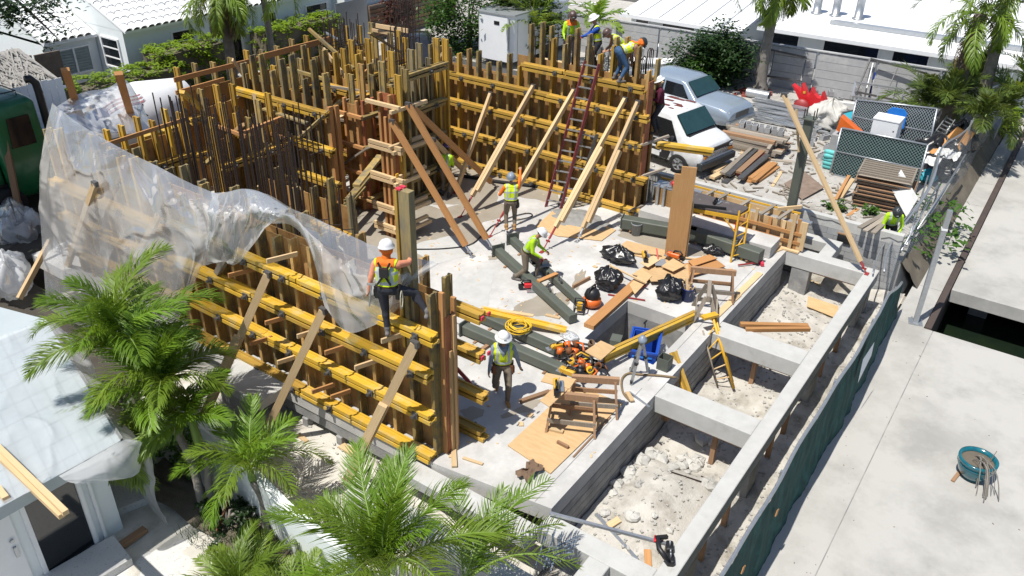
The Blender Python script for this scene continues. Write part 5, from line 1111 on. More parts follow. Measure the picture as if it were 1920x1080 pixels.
plank('short pale block lying across the two dark steel tubes', at(1009, 528, .27), at(1044, 513, .27), .12, .05, 'lumber_orange')
plank('grey brown timber propped from the slab to the dark tube', at(1074, 538, .05), at(1106, 521, .05), .05, .1, 'lumber_brown')
plank('long yellow H beam resting on the tube under the rope coil', at(905, 582, .36), at(1062, 619, .1), .2, .08, 'beam_new', upv=(1, 0, 0), prof='I')
plank('splintered pale board alongside the long yellow H beam', at(902, 576, .36), at(1000, 592, .3), .1, .025, 'lumber')
plank('short white batten on the damp patch', at(1023, 590, .02), at(1050, 596, .02), .09, .03, 'lumber')
plank('brown yellow H beam lying beside the pit corner', at(1100, 612, .06), at(1195, 526, .06), .08, .22, 'lumber_orange', upv=(1, 1, 0)) if False else plank('wide brown timber lying beside the square pit', at(1104, 612, .06), at(1198, 527, .06), .26, .10, 'lumber_orange')
plank('yellow H beam spanning the square pit', at(1134, 672, .35), at(1304, 594, .12), .09, .2, 'beam_new', upv=(0, 0, 1), prof='I'); plank('second yellow H beam spanning the square pit, just behind', at(1132, 666, .35), at(1302, 589, .12), .08, .2, 'beam_yellow', prof='I')
plank('brown timber by the left foot of the walking worker', at(891, 664, .04), at(920, 644, .04), .09, .06, 'lumber_brown')
plank('grey brown timber on the slab behind the nearest sawhorse', at(975, 753, .04), at(1030, 734, .04), .09, .06, 'lumber_brown')
b = MB(); q = at(1190, 675, .2)
for i, (x, y, l, m) in enumerate(((994, 778, 'square pale offcut in front of the walking worker', 'lumber'), (977, 795, 'small pale offcut left of the plywood sheet', 'lumber'), (1116, 500, 'small pale offcut left of the plywood heap', 'lumber'), (848, 855, 'offcut at the foot of the near wall end', 'lumber'))):
    q = at(x, y, .015); b = MB(); b.box(q, (.12, .09, .025), i*.7); tag(b.obj('offcut', m), l, 'wood')
plank('pale board lying at the foot of the near wall end', at(850, 835, .03), at(852, 875, .03), .1, .04, 'lumber'); plank('thin pale batten along the slab front edge', at(868, 858, .02), at(905, 870, .02), .06, .02, 'lumber')
plank('pale short timber lying on the plywood sheet under the sawhorse', at(1023, 802, .05), at(1056, 810, .05), .1, .06, 'lumber'); plank('brown block on the plywood sheet in front of the sawhorse', at(1045, 829, .05), at(1066, 840, .05), .05, .09, 'lumber_brown')
b = MB(); b.poly([at(1032, 889, .01)[:2], at(1168, 757, .01)[:2], at(1075, 722, .01)[:2], at(952, 836, .01)[:2]], .006, .03); tag(b.obj('plywood_sheet', 'ply'), 'big plywood sheet under the sawhorses on the slab edge', 'plywood')
plank('dark steel strip along the slab edge beside the plywood sheet', at(1075, 857, .012), at(1145, 782, .012), .035, .02, 'lumber_brown')
# sawhorses
def sawhorse(label, c, rz, L=.95, H=.72, m='lumber_brown'):
    t = thing('sawhorse', label, 'sawhorse', c, rz, 'sawhorses')
    b = MB(); b.bar((-L/2, 0, H), (L/2, 0, H), .09, .14); b.obj('top_rail', m, t, False, True)
    for sx in (-1, 1):
        for sy in (-1, 1):
            b = MB(); b.bar((sx*(L/2-.08), sy*.05, H), (sx*(L/2), sy*.30, 0), .09, .045, (1, 0, 0)); b.obj('leg', m, t, False, True)
        b = MB(); b.bar((sx*(L/2-.02), -.26, .22), (sx*(L/2-.02), .26, .22), .03, .10); b.obj('end_brace', m, t, False, True)
    for sy in (-1, 1): b = MB(); b.bar((-L/2, sy*.24, .26), (L/2, sy*.24, .26), .03, .10); b.obj('side_brace', 'lumber_old' if sy < 0 else m, t, False, True)
    return t
sawhorse('nearest sawhorse, standing on the plywood sheet', at(1072, 798), R_(-64)); sawhorse('sawhorse behind the nearest one, tools piled on its end', at(1112, 765), R_(-60))
t = sawhorse('weathered sawhorse beside the blue bucket, stacked with another', at(1330, 555), R_(-64), 1.1, .72, 'lumber_brown'); sawhorse('weathered sawhorse nearest the yellow scaffold ladder', at(1322, 592), R_(22), .8, .70, 'lumber_old')
def sheet(label, pts, z, m='ply', th=.018, name='plywood_piece', cat='plywood', tilt=0.0):
    b = MB(); P = [at(x, y, z) for x, y in pts]; vs = [p+Vector((0, 0, tilt*i)) for i, p in enumerate(P)]; n = len(P)
    b.add([p for p in vs]+[p+Vector((0, 0, th)) for p in vs], [(i, (i+1) % n, (i+1) % n+n, i+n) for i in range(n)]+[tuple(range(n-1, -1, -1)), tuple(range(n, 2*n))]); return tag(b.obj(name, m), label, cat)
sheet('plywood piece under the cordless drill on the nearest sawhorse', [(1012, 752), (1030, 764), (1068, 728), (1045, 722)], .80)
sheet('yellow plywood piece lying over both sawhorses', [(1014, 716), (1068, 730), (1080, 712), (1024, 700)], .81)
sheet('plywood piece resting on the pile of tool belts', [(1096, 660), (1126, 678), (1154, 655), (1126, 644)], .42, tilt=.02)
# plywood offcut heap near the upright plank
for i, (pts, l, m) in enumerate((([(1152, 470), (1175, 452), (1290, 480), (1270, 500)], 'plywood sheet at the far side of the offcut heap', 'ply'), ([(1185, 515), (1225, 490), (1292, 510), (1250, 535)], 'plywood sheet in the middle of the offcut heap', 'ply'), ([(1206, 506), (1290, 498), (1292, 530), (1220, 533)], 'pale plywood panel on the near side of the offcut heap', 'ply'), ([(1265, 500), (1335, 482), (1360, 500), (1290, 520)], 'brown plywood sheet by the upright plank', 'lumber_orange'), ([(1180, 535), (1206, 508), (1222, 520), (1190, 555)], 'narrow plywood strip beside the trash bags', 'ply'), ([(1225, 480), (1240, 488), (1215, 505), (1200, 498)], 'small square plywood offcut in the heap', 'lumber'), ([(1290, 490), (1330, 478), (1345, 485), (1300, 500)], 'small plywood offcut in the scaffold shade', 'lumber_orange'), ([(1240, 500), (1262, 486), (1285, 500), (1262, 512)], 'tilted plywood offcut on top of the heap', 'ply'))):
    sheet(l, pts, .01+.022*i, m, tilt=.012*(i % 3))
plank('thin pale stick lying across the offcut heap', at(1142, 497, .2), at(1212, 531, .22), .05, .03, 'lumber'); plank('pale stick across the far plywood sheet', at(1175, 472, .08), at(1240, 478, .08), .05, .03, 'lumber'); plank('white stick in the shade under the scaffold deck', at(1272, 482, .05), at(1340, 489, .05), .05, .03, 'lumber')
plank('red painted board at the near edge of the offcut heap', at(1186, 546, .04), at(1210, 534, .04), .1, .03, 'red_steel'); plank('dark red bar lying beside the square pit', at(1140, 552, .03), at(1210, 563, .03), .03, .03, 'red_steel')
for i, (x, y, l) in enumerate(((1208, 488, 'yellow nailer lying on the plywood heap'), (1265, 487, 'orange nailer beside the upright plank'))): tool('nail_gun', l, at(x, y, .12), 'yellow_paint' if i == 0 else 'orange', 'tool', s=1.3, rz=.6+i)
t = thing('shovel', 'grey dustpan shovel with a red handle on the plywood heap', 'shovel', at(1235, 490, .12)); b = MB(); b.box(at(1238, 492, .14), (.38, .28, .02), .5); b.obj('blade', 'teal' if False else 'grey_plastic', t); b = MB(); b.tube([at(1234, 487, .15), at(1231, 466, .35)], .02, 6); b.obj('handle', 'red', t)
# trash bags
def bag(label, c, rx, ry, h, seed, m='black_bag', cat='trash bag', name='trash_bag', group='black trash bags on the slab'):
    b = MB(); nu, nv = 48, 26
    def f(u, v):
        a = 2*math.pi*u; ph = math.pi*(v*.98+.01); r = math.sin(ph)**.75
        k = .92+.34*ns(math.cos(a)*1.9+seed, math.sin(a)*1.9, v*3+seed)+.16*ns(math.cos(a)*4.5+seed, math.sin(a)*4.5, v*7)+.13*max(0, 1-abs(ns(math.cos(a)*2.4+v*2, math.sin(a)*2.4, v*4+seed))*5)
        z = h*(.5+.5*math.cos(ph)); 
        if v < .1: z += h*.16*(1-v/.1)
        return Vector(c)+Vector((rx*r*k*math.cos(a), ry*r*k*math.sin(a), max(.003, z*(1+.35*ns(math.cos(a)*2+r, math.sin(a)*2, seed*2)+.12*ns(math.cos(a)*5*r, math.sin(a)*5*r, seed)))))
    b.grid(f, nu, nv); return tag(b.obj(name, m, None, True), label, cat, group)
bag('black trash bag at the far left of the plywood heap', at(1158, 490), .27, .50, .38, 1.1); bag('black trash bag in the middle, beside the orange compressor', at(1140, 540), .29, .36, .50, 2.4); bag('black trash bag left of the navy bucket', at(1253, 560), .29, .34, .52, 3.9); bag('small black bag in the shade under the scaffold', at(1335, 475), .22, .3, .22, 5.3)
# compressor
q = at(1109, 574); t = thing('air_compressor', 'orange pancake air compressor with a black top beside the steel tubes', 'compressor', q)
b = MB(); b.lathe([(.001, .03), (.16, .03), (.225, .08), (.235, .15), (.225, .22), (.16, .27), (.001, .27)], q, 22); b.obj('tank', 'orange', t, True)
b = MB(); b.lathe([(.19, .28), (.20, .33), (.16, .44), (.09, .50), (.001, .51)], q, 12); o = b.obj('motor_cover', 'black', t, True)
b = MB(); b.tube([q+Vector((-.15, 0, .4)), q+Vector((-.1, 0, .57)), q+Vector((.1, 0, .57)), q+Vector((.15, 0, .4))], .025, 6); b.obj('handle', 'black', t, True)
for k in range(3): bar('foot', q+Vector((.15*math.cos(k*2.1), .15*math.sin(k*2.1), 0)), q+Vector((.15*math.cos(k*2.1), .15*math.sin(k*2.1), .06)), .05, .05, 'black', t)
q = at(1086, 585); t = thing('work_light', 'small yellow battery work light in a black roll cage', 'lamp', q, .4)
b = MB(); b.box((0, 0, .16), (.16, .12, .16)); b.obj('lamp_body', 'yellow_paint', t, False, True)
b = MB()
for sx in (-1, 1): b.tube([(sx*.13, -.12, .02), (sx*.13, -.12, .3), (sx*.13, .12, .3), (sx*.13, .12, .02), (sx*.13, -.12, .02)], .016, 6)
for sy, z in ((-.12, .02), (.12, .02), (-.12, .3), (.12, .3)): b.tube([(-.13, sy, z), (.13, sy, z)], .016, 6)
b.obj('roll_cage', 'black', t, False, True); b = MB(); b.box((0, -.065, .17), (.12, .02, .1)); b.obj('lens', 'lamp_glass', t, False, True)
# buckets
def bucket(label, q, m, r=.15, h=.37, group=None):
    t = thing('bucket', label, 'bucket', q, 0, group); b = MB(); b.lathe([(.001, .004), (r*.84, .004), (r, h-.04), (r*1.07, h-.04), (r*1.07, h), (r*.97, h), (r*.82, .02), (.001, .02)], q, 22); b.obj('pail', m, t, True)
    b = MB(); b.tube([q+Vector((r*math.cos(a), r*math.sin(a)*.3-r*.8, h-.07-.16*math.sin(a))) for a in [math.pi*k/8 for k in range(9)]], .006, 5); b.obj('handle', 'galv', t); return t
bucket('grey bucket beside the short heavy steel tube', at(1192, 440), 'grey_plastic'); tb = bucket('navy bucket full of wooden sticks beside a trash bag', at(1288, 563), 'navy')
q = at(1288, 563)
for k in range(6): bar('stick', q+Vector((U(-.06, .06), U(-.06, .06), .1)), q+Vector((U(-.16, .16), U(-.16, .16), U(.42, .56))), .06, .025, 'lumber', tb)
# upright plank, scaffold deck
t = plank('wide brown plank standing upright at the middle right of the slab', at(1262, 480), at(1262, 480)+Vector((.05, .02, 2.45)), .62, .05, 'lumber_orange', 'upright_plank', upv=(-.35, .95, 0)) if False else None
p0 = at(1246, 478); p1 = at(1284, 483); d = (p1-p0); n_ = Vector((-d.y, d.x, 0)).normalized(); T = Vector((.04, .02, 0))
b = MB(); H1, H2 = 2.38, 2.60; w1_ = .30
A, B_, Cc = p0, p0+d*w1_, p1
vs = [A, B_, Cc, Cc+Vector((0, 0, H2))+T, B_+Vector((0, 0, H2))+T, B_+Vector((0, 0, H1))+T, A+Vector((0, 0, H1))+T]
b.add([v for v in vs]+[v-n_*.05 for v in vs], [tuple(range(7)), tuple(range(13, 6, -1))]+[(i, (i+1) % 7, (i+1) % 7+7, i+7) for i in range(7)]); tag(b.obj('upright_plank', 'plank_brown'), 'wide brown timber plank standing upright at the middle right of the slab', 'plank')
bar0 = plank('narrow timber strip behind the upright plank', p1+Vector((.05, .02, 0)), p1+Vector((.09, .04, 1.6)), .09, .04, 'lumber')
SD = thing('scaffold_bench', 'yellow scaffold bench with a dark paint spattered deck over the low form', 'scaffold', at(1375, 470))
zd = 1.25; c1, c2, c3, c4 = at(1268, 384, zd), at(1385, 405, zd), at(1405, 392, zd), at(1290, 358, zd)
mat('deck_dark', (.075, .065, .065), .8, (.10, .085, .085), 3, .6, .1, 60, col3=(.42, .41, .40), scale3=7, thr=.68)
b = MB(); b.poly([c1[:2], c2[:2], c3[:2], c4[:2]], zd, zd+.05); b.obj('deck', 'deck_dark', SD); b = MB(); b.bar(c1-Vector((0, 0, .06)), c2-Vector((0, 0, .06)), .05, .1); b.bar(c3-Vector((0, 0, .06)), c4-Vector((0, 0, .06)), .05, .1); b.obj('deck_frame', 'yellow_paint', SD)
for e, f_ in ((c2, c3), (c1, c4)):
    g_ = [Vector((e.x, e.y, 0)), Vector((f_.x, f_.y, 0))]
    if e is c2: g_ = [at(1370, 492), at(1390, 488)]; 
    b = MB(); e1, f1 = Vector((e.x, e.y, zd+.15)), Vector((f_.x, f_.y, zd+.15))
    b.tube([g_[0], e1], .028, 7); b.tube([g_[1], f1], .028, 7)
    for k in range(5): q0 = g_[0].lerp(e1, .12+k*.19); q1 = g_[1].lerp(f1, .12+k*.19); b.tube([q0, q1], .018, 6)
    b.tube([g_[0].lerp(e1, .12), g_[1].lerp(f1, .5)], .014, 5); b.obj('end_frame', 'yellow_paint', SD)
b = MB(); b.tube([c2-Vector((0, 0, .5)), c2.lerp(c1, .25)-Vector((0, 0, .08))], .02, 6); b.obj('knee_brace', 'yellow_paint', SD)
b = MB(); b.box(c2-Vector((0, 0, .3)), (.08, .08, .22)); b.obj('red_collar', 'red', SD)
plank('black and red level lying on the scaffold deck', at(1276, 381, zd+.1), at(1362, 391, zd+.1), .04, .06, 'black', 'spirit_level', 'level'); q = at(1342, 381, zd+.05); tool('drill', 'black drill on the scaffold deck', q, 'black', s=.8)
t = thing('sledgehammer', 'red handled sledgehammer lying on the slab edge', 'hammer', at(1410, 495, .05)); bar('handle', at(1384, 497, .06), at(1425, 492, .06), .035, .035, 'red_steel', t); bar('hammer_head', at(1424, 486, .06), at(1430, 497, .06), .08, .08, 'pink_paint', t)
plank('long pale board along the slab edge beside the sawhorses', at(1375, 560, .02), at(1425, 512, .02), .16, .03, 'lumber'); plank('second pale board along the slab edge, nearer the yellow ladder', at(1335, 600, .02), at(1385, 552, .02), .16, .03, 'lumber'); plank('pale strip on the slab edge by the low form', at(1400, 490, .02), at(1470, 465, .02), .1, .03, 'lumber')
# plywood splash boards and a heap of wet cement by the ladder
sheet('plywood board under the left half of the wet cement', [(1005, 425), (1040, 392), (1082, 412), (1045, 443)], .008); sheet('plywood board under the right half of the wet cement', [(1045, 443), (1080, 400), (1155, 432), (1128, 452)], .012)
def heap(u, v):
    a = 2*math.pi*u; r = v; k = 1+.3*ns(math.cos(a)*2, math.sin(a)*2, 6); x, y = r*k*.62*math.cos(a), r*k*1.0*math.sin(a); return HC+Vector((x, y, .02+(.11*(1-r*r)+.05*ns(x*5, y*5, 3))*max(0, 1-r)**.3))
HC = at(1085, 412); b = MB(); b.grid(heap, 40, 14); stuff(b.obj('wet_cement', 'cement_wet', None, True))
# hoses
def hose(label, pts, r, m, z=.03, name='hose', cat='hose'):
    P = [at(x, y, z) for x, y in pts]; Q = []
    for i in range(len(P)-1):
        p0_, p1_, p2_, p3_ = P[max(i-1, 0)], P[i], P[i+1], P[min(i+2, len(P)-1)]
        for k in range(5):
            s = k/5; Q.append(.5*((2*p1_)+(-p0_+p2_)*s+(2*p0_-5*p1_+4*p2_-p3_)*s*s+(-p0_+3*p1_-3*p2_+p3_)*s**3))
    Q.append(P[-1]); b = MB(); b.tube(Q, r, 6); return tag(b.obj(name, m, None, True), label, cat)
hose('thick dark pump hose along the foot of the back wall', [(780, 322), (815, 326), (870, 330), (930, 340), (980, 346), (1040, 353)], .06, 'rubber', .06); hose('thin black cable looping over the slab past the dark tubes', [(775, 467), (830, 466), (880, 459), (905, 440), (925, 422), (955, 415), (990, 408), (998, 402), (985, 400), (950, 410), (930, 425)], .015, 'rubber', name='cable', cat='cable')
hose('brown hose curling beside the tripod', [(1182, 752), (1168, 735), (1166, 712), (1178, 700), (1200, 702), (1235, 704), (1268, 708)], .025, 'hose_brown'); plank('grey pipe end lying over the slab edge by the brown hose', at(1180, 735, .04), at(1218, 764, .0), .035, .035, 'galv'); plank('white lath tied to the brown hose', at(1176, 735, .05), at(1186, 752, .05), .09, .03, 'lumber')
# rope coil
q = at(972, 618, .27); b = MB()
for k in range(9):
    r = .22+.06*math.sin(k*2.2); b.tube([q+Vector((r*math.cos(a)*1.0+.03*math.sin(k*3), r*math.sin(a)*1.15+.03*math.cos(k*5), .03+.016*k+.02*math.sin(3*a+k))) for a in [2*math.pi*i/20 for i in range(21)]], .012, 5)
tag(b.obj('rope_coil', 'rope_yellow', None, True), 'yellow cord coiled on the dark steel tube', 'rope')
# heap of tool belts
def belt(label, c, rz, m, m2, s=1.0):
    t = thing('tool_belt', label, 'tool belt', c, rz, 'tool belts heaped on the steel tube')
    b = MB(); b.tube([(.24*s*math.cos(a), .17*s*math.sin(a), .05+.05*math.sin(2*a)) for a in [2*math.pi*i/16 for i in range(17)]], .028, 5); b.obj('belt', 'black', t, True, True)
    for k in range(3):
        a = 1.2*k-.8; p = Vector((.24*s*math.cos(a), .17*s*math.sin(a), .09)); b = MB(); b.lathe([(.001, -.1), (.06*s, -.09), (.085*s, .06), (.07*s, .06), (.05*s, -.02)], p, 9, rot=Matrix.Rotation(.5, 3, 'Y')); o = b.obj('pouch', m if k != 1 else m2, t, True, True)
    b = MB(); b.tube([(-.2*s, -.1, .1), (0, -.2*s, .16), (.2*s, -.05, .12)], .022, 5); b.obj('strap', m2, t, True, True)
for i, (x, y, z, m, m2, l) in enumerate(((1062, 668, .27, 'orange', 'black', 'orange and black tool belt at the left of the tool heap'), (1078, 660, .36, 'leather', 'orange', 'brown leather pouch belt at the top of the tool heap'), (1090, 682, .3, 'leather', 'yellow_paint', 'tan pouch belt in the middle of the tool heap'), (1108, 690, .22, 'leather', 'rope_yellow', 'tool belt with yellow cord at the right of the heap'), (1098, 655, .1, 'cloth_brown', 'black', 'dark tool bag behind the tool heap'), (1072, 690, .3, 'black', 'orange', 'black and orange harness in the tool heap'), (1102, 705, .25, 'black', 'orange', 'black harness hanging over the sawhorse end'), (1120, 698, .1, 'black', 'leather', 'black bag in the shade under the tool heap'))): belt(l, at(x, y, z), i*1.1, m, m2, .95)
tool('cordless_drill', 'yellow cordless drill on the plywood over the nearest sawhorse', at(1042, 732, .83), 'yellow_paint', 'drill', s=1.15, rz=.6); tool('cordless_drill', 'yellow cordless tool on the steel tube end by the tool heap', at(1067, 707, .38), 'yellow_paint', 'drill', s=1.3, rz=1.6); tool('cordless_drill', 'yellow drill standing on the steel tube left of the tool heap', at(1047, 655, .3), 'yellow_paint', 'drill', s=1.0, rz=2.6)
# tripod
q = at(1196, 712); t = thing('survey_tripod', 'aluminium survey tripod with a blue head standing beside the pit', 'tripod', q); top = at(1196, 712)+Vector((0, 0, 1.02))
for x, y in ((1183, 722), (1215, 698), (1182, 698)):
    g_ = at(x, y); bar('leg', g_, top, .06, .03, 'galv', t); b = MB(); b.box(g_.lerp(top, .48), (.07, .07, .06)); b.lathe([(.001, 0), (.03, .06), (.03, .12)], g_, 7); b.obj('leg_clamp', 'black', t)
b = MB(); b.lathe([(.09, -.03), (.1, .03), (.06, .05), (.05, .1), (.001, .1)], top, 12); b.obj('tripod_head', 'hat_blueish', t, True)
# blue tote, sprayer, short steel tube in and by the pit
c = at(1232, 690, 0); c = Vector((14.25, 5.98, -.62)); t = thing('plastic_tote', 'open blue plastic tote wedged at the corner of the square pit', 'tote', c, R_(-70))
b = MB(); W, D, Hh = .62, .42, .42
for a, e in (((-W/2, -D/2, 0), (W/2, -D/2+.02, Hh)), ((-W/2, D/2-.02, 0), (W/2, D/2, Hh)), ((-W/2, -D/2+.021, 0), (-W/2+.02, D/2-.021, Hh)), ((W/2-.02, -D/2+.021, 0), (W/2, D/2-.021, Hh)), ((-W/2+.021, -D/2+.021, .0), (W/2-.021, D/2-.021, .02))): b.bb(a, e)
b.obj('tub', 'blue', t, False, True); b = MB()
for a, e in (((-W/2-.03, -D/2-.03, Hh+.001), (W/2+.03, -D/2+.0, Hh+.03)), ((-W/2-.03, D/2, Hh+.001), (W/2+.03, D/2+.03, Hh+.03)), ((-W/2-.03, -D/2+.001, Hh+.001), (-W/2, D/2-.001, Hh+.03)), ((W/2, -D/2+.001, Hh+.001), (W/2+.03, D/2-.001, Hh+.03))): b.bb(a, e)
b.obj('rim', 'blue', t, False, True); b = MB()
for z in (.12, .22, .32): b.bb((-W/2+.08, -D/2-.012, z), (W/2-.08, -D/2-.001, z+.03)); b.bb((-W/2-.012, -D/2+.06, z), (-W/2-.001, D/2-.06, z+.03))
b.obj('moulded_ribs', 'blue_light', t, False, True)
t.matrix_basis = Matrix.Translation((14.35, 6.25, -.42)) @ Matrix.Rotation(R_(20), 4, 'Z') @ Matrix.Scale(1.45, 4)
b = MB(); b.bb((14.0, 5.9, -1.2), (14.8, 6.7, -.43)); tag(b.obj('wooden_crate', 'lumber_brown'), 'rough brown crate carrying the blue tote in the pit', 'crate')
q = Vector((14.95, 6.55, -.55)); t = thing('pump_sprayer', 'cream coloured pump sprayer standing in the square pit', 'sprayer', q); b = MB(); b.lathe([(.001, 0), (.12, .02), (.125, .40), (.10, .47), (.05, .50), (.06, .53), (.07, .58), (.03, .6), (.001, .6)], q, 16); b.obj('tank', 'cream', t, True); b = MB(); b.tube([q+Vector((0, 0, .6)), q+Vector((.02, .02, .8))], .012, 6); b.box(q+Vector((.02, .02, .82)), (.14, .03, .03)); b.obj('pump_handle', 'black', t)
b = MB(); b.bb((14.75, 6.35, -1.2), (15.2, 6.8, -.551)); tag(b.obj('concrete_stub', 'concrete_grey'), 'low concrete stub under the cream sprayer in the pit', 'block')
for i, (a, e, l) in enumerate((((14.1, 7.2, -1.1), (14.8, 6.6, -.75), 'pale stick across the shaded pit'), ((14.3, 7.3, -1.1), (14.5, 6.9, -.9), 'short pale stick deep in the pit'), ((14.5, 6.5, -.6), (14.9, 6.2, -.55), 'pale plywood scrap in the pit beside the sprayer'))): plank(l, a, e, .08, .03, 'lumber')
q = at(1245, 690, 0); t = thing('steel_stub', 'short open ended dark square steel tube standing at the slab edge', 'steel tube', q); b = MB()
for a, e in (((-.13, -.13, 0), (.13, -.118, .30)), ((-.13, .118, 0), (.13, .13, .30)), ((-.13, -.117, 0), (-.118, .117, .30)), ((.118, -.117, 0), (.13, .117, .30))): b.bb(tuple(Vector(a)), tuple(Vector(e)))
b.obj('tube', 'steel_green', t, False, True)
plank('yellow H beam leaning down from the slab edge beside the short steel tube', at(1262, 660, .15), at(1308, 792, -1.1), .08, .2, 'beam_yellow', prof='I')
b = MB(); q = at(1155, 640, .12); b.box(q, (.3, .24, .2), .3); tag(b.obj('steel_offcut', 'steel_green'), 'dark square steel offcut beside the plywood on the tool heap', 'steel')
bag('crumpled clear plastic bag in the pit beside the blue tote', Vector((14.9, 5.98, -.6)), .2, .22, .4, 9.3, 'polythene_thick', 'plastic bag', 'plastic_bag', None); bag('crumpled clear plastic wrap on the slab by the yellow beam end', at(1066, 632, 0), .16, .22, .1, 8.3, 'polythene', 'plastic bag', 'plastic_wrap', None)
# yellow scaffold ladder hanging in the beam bay
t = thing('ladder_frame', 'yellow scaffold ladder frame leaning from the beam corner into the sand bay', 'ladder', at(1375, 730, -1.15))
P0, P1 = at(1336, 594, .35), at(1376, 728, -1.15); Q0, Q1 = at(1318, 620, .1), at(1345, 722, -1.15)
b = MB(); b.tube([P0, P1], .035, 8); b.tube([P0+Vector((.07, .04, 0)), P1+Vector((.1, .06, 0))], .028, 8); b.tube([P0+Vector((.14, .02, .03)), P1+Vector((.16, .1, .05))], .028, 8); b.obj('near_stile', 'yellow_paint', t, True); b = MB(); b.tube([Q0, Q1], .022, 7); b.obj('far_stile', 'lumber_old', t, True)
for k in range(5): f = .12+.18*k; b = MB(); b.tube([P0.lerp(P1, f), Q0.lerp(Q1, f+.05)], .018, 6); b.obj('rung', 'yellow_paint' if k < 3 else 'lumber', t, True)
for k in range(3): b = MB(); f = .84+.06*k; b.tube([P0.lerp(P1, f), P0.lerp(P1, f+.02)+Vector((.16, .1, .06))], .016, 6); b.obj('brace_tube', 'yellow_paint', t, True)
b = MB(); b.box(P0+Vector((-.05, .05, .03)), (.4, .16, .06), R_(-30)); b.obj('top_block', 'yellow_paint', t)
plank('double timber bridging the sand bay beyond the yellow scaffold ladder, upper', at(1388, 608, .04), at(1515, 611, .04), .12, .08, 'lumber_orange'); plank('double timber bridging the sand bay beyond the yellow scaffold ladder, lower', at(1398, 618, .02), at(1518, 617, .02), .1, .09, 'lumber_orange')
sheet('stray yellow plywood board on the sand at the corner bay', [(1513, 575), (1570, 598), (1572, 575), (1515, 556)], -1.13)
# rubble and scraps in the bays
def rock(c, s, seed, flat=.6):
    b = MB(); b.grid(lambda u, v: Vector(c)+Vector((math.cos(2*math.pi*u)*math.sin(math.pi*v), math.sin(2*math.pi*u)*math.sin(math.pi*v), flat*math.cos(math.pi*v)))*s*(1+.55*ns(math.cos(2*math.pi*u)*1.3+seed, math.sin(2*math.pi*u)*1.3, v*2.5+seed)), 9, 6); return b
rc = random.Random(5)
mat('rubble', (.50, .49, .46), .95, (.38, .37, .34), 4, .6, .5, 50, rand=.15)
RP = [(1185, 850), (1205, 860), (1180, 880), (1225, 845), (1280, 860), (1300, 855), (1290, 880), (1262, 872), (1310, 845), (1285, 838), (1320, 815), (1345, 810), (1368, 812), (1150, 925), (1158, 905), (1185, 980), (1225, 980), (1195, 920), (1135, 965), (1330, 900), (1340, 820), (1390, 820), (1360, 790), (1170, 870), (1240, 850), (1255, 1000), (1160, 1000), (1140, 880), (1118, 940)]
rz_ = thing('rubble_heap', 'heap of pale broken concrete lumps in the nearest sand bay', 'rubble', (11.2, 4.3, -1.2))
def pz(x, y): return pit((x-3.5)/19.2, (y-2.25)/3.0)[2]
for i, (x, y) in enumerate(RP):
    p = at(x, y, -1.05); p.z = pz(p.x, p.y)+.03
    if p.y > 5.15: p.y = 5.0
    rock(p, rc.uniform(.06, .21), i*1.3).obj('stone', 'rubble', rz_)
b = MB()
for i in range(1500):
    x, y = rc.uniform(6, 22), rc.uniform(2.3, 5.2); s = rc.uniform(.012, .045); r_ = rock((x, y, pz(x, y)+.01), s, i) if i < 0 else None
    a = rc.uniform(0, 6); c_ = Vector((x, y, pz(x, y)+s*.4)); b.box(c_, (s*rc.uniform(1, 2), s, s*.9), a)
stuff(b.obj('gravel_scatter', 'rubble'))
b = MB()
for i in range(420):
    x, y = rc.uniform(7.0, 8.9), rc.uniform(7.5, 14); s = rc.uniform(.012, .04); z = front((x-4.3)/4.9, (y-5.2)/9.8)[2]; b.box((x, y, z+s*.4), (s*rc.uniform(1, 2), s, s*.9), rc.uniform(0, 6))
stuff(b.obj('gravel_scatter', 'rubble'))
def pit_at(x, y, dz=.03): p = at(x, y, -1.1); p.z = pz(p.x, p.y)+dz; return p
for a, c, w_, h_, m, l in (((1117, 968), (1195, 1052), .06, .05, 'galv', 'long pale aluminium strip lying in the nearest sand bay'), ((1140, 992), (1160, 985), .14, .03, 'lumber', 'wood offcut under the pale strip in the nearest sand bay'), ((1213, 1035), (1216, 1060), .12, .03, 'lumber_orange', 'wood offcut beside the red and black tool pouch'), ((1255, 900), (1315, 904), .02, .02, 'rebar', 'thin rusty bar lying on the sand near the rubble'), ((1315, 888), (1350, 900), .02, .02, 'rebar', 'thin rusty bar by the timber prop'), ((1320, 898), (1330, 912), .08, .03, 'lumber_old', 'grey offcut on the sand by the rubble'), ((1500, 448 + 65), (1540, 530), .08, .03, 'lumber', 'pale lath lying in the corner bay'), ((560, 815), (575, 828), .1, .03, 'lumber', 'offcut on the pale sand below the near wall'), ((640, 835), (665, 850), .16, .05, 'lumber', 'block on the pale sand below the near wall')):
    if l.endswith('near wall'): plank(l, at(*a, -.8), at(*c, -.8), w_, h_, m)
    else: plank(l, pit_at(*a), pit_at(*c), w_, h_, m)
b = bar('galv_pipe', at(1030, 962, .08), at(1262, 1023, .06), .05, .05, 'galv'); tag(b, 'long grey pipe lying across the front beams of the nearest bay', 'pipe')
q = at(1256, 1040, .02); t = thing('tool_pouch', 'red and black tool belt hanging on the nearest beam corner', 'tool belt', q, .5)
for k, x in enumerate((-.13, .13)): b = MB(); b.box((x, 0, -.04), (.21, .13, .26)); o = b.obj('pouch', 'black', t, False, True); mo = o.modifiers.new('b', 'BEVEL'); mo.width = .03; mo.segments = 2
b = MB(); b.tube([(-.25, .05, .12), (-.1, .2, .22), (.15, .22, .2), (.3, .05, .08)], .045, 6); b.obj('belt', 'black', t, True, True); b = MB(); b.tube([(.05, .26, .22), (.25, .24, .12), (.33, .1, -.02)], .025, 6); b.obj('padding', 'red', t, True, True)
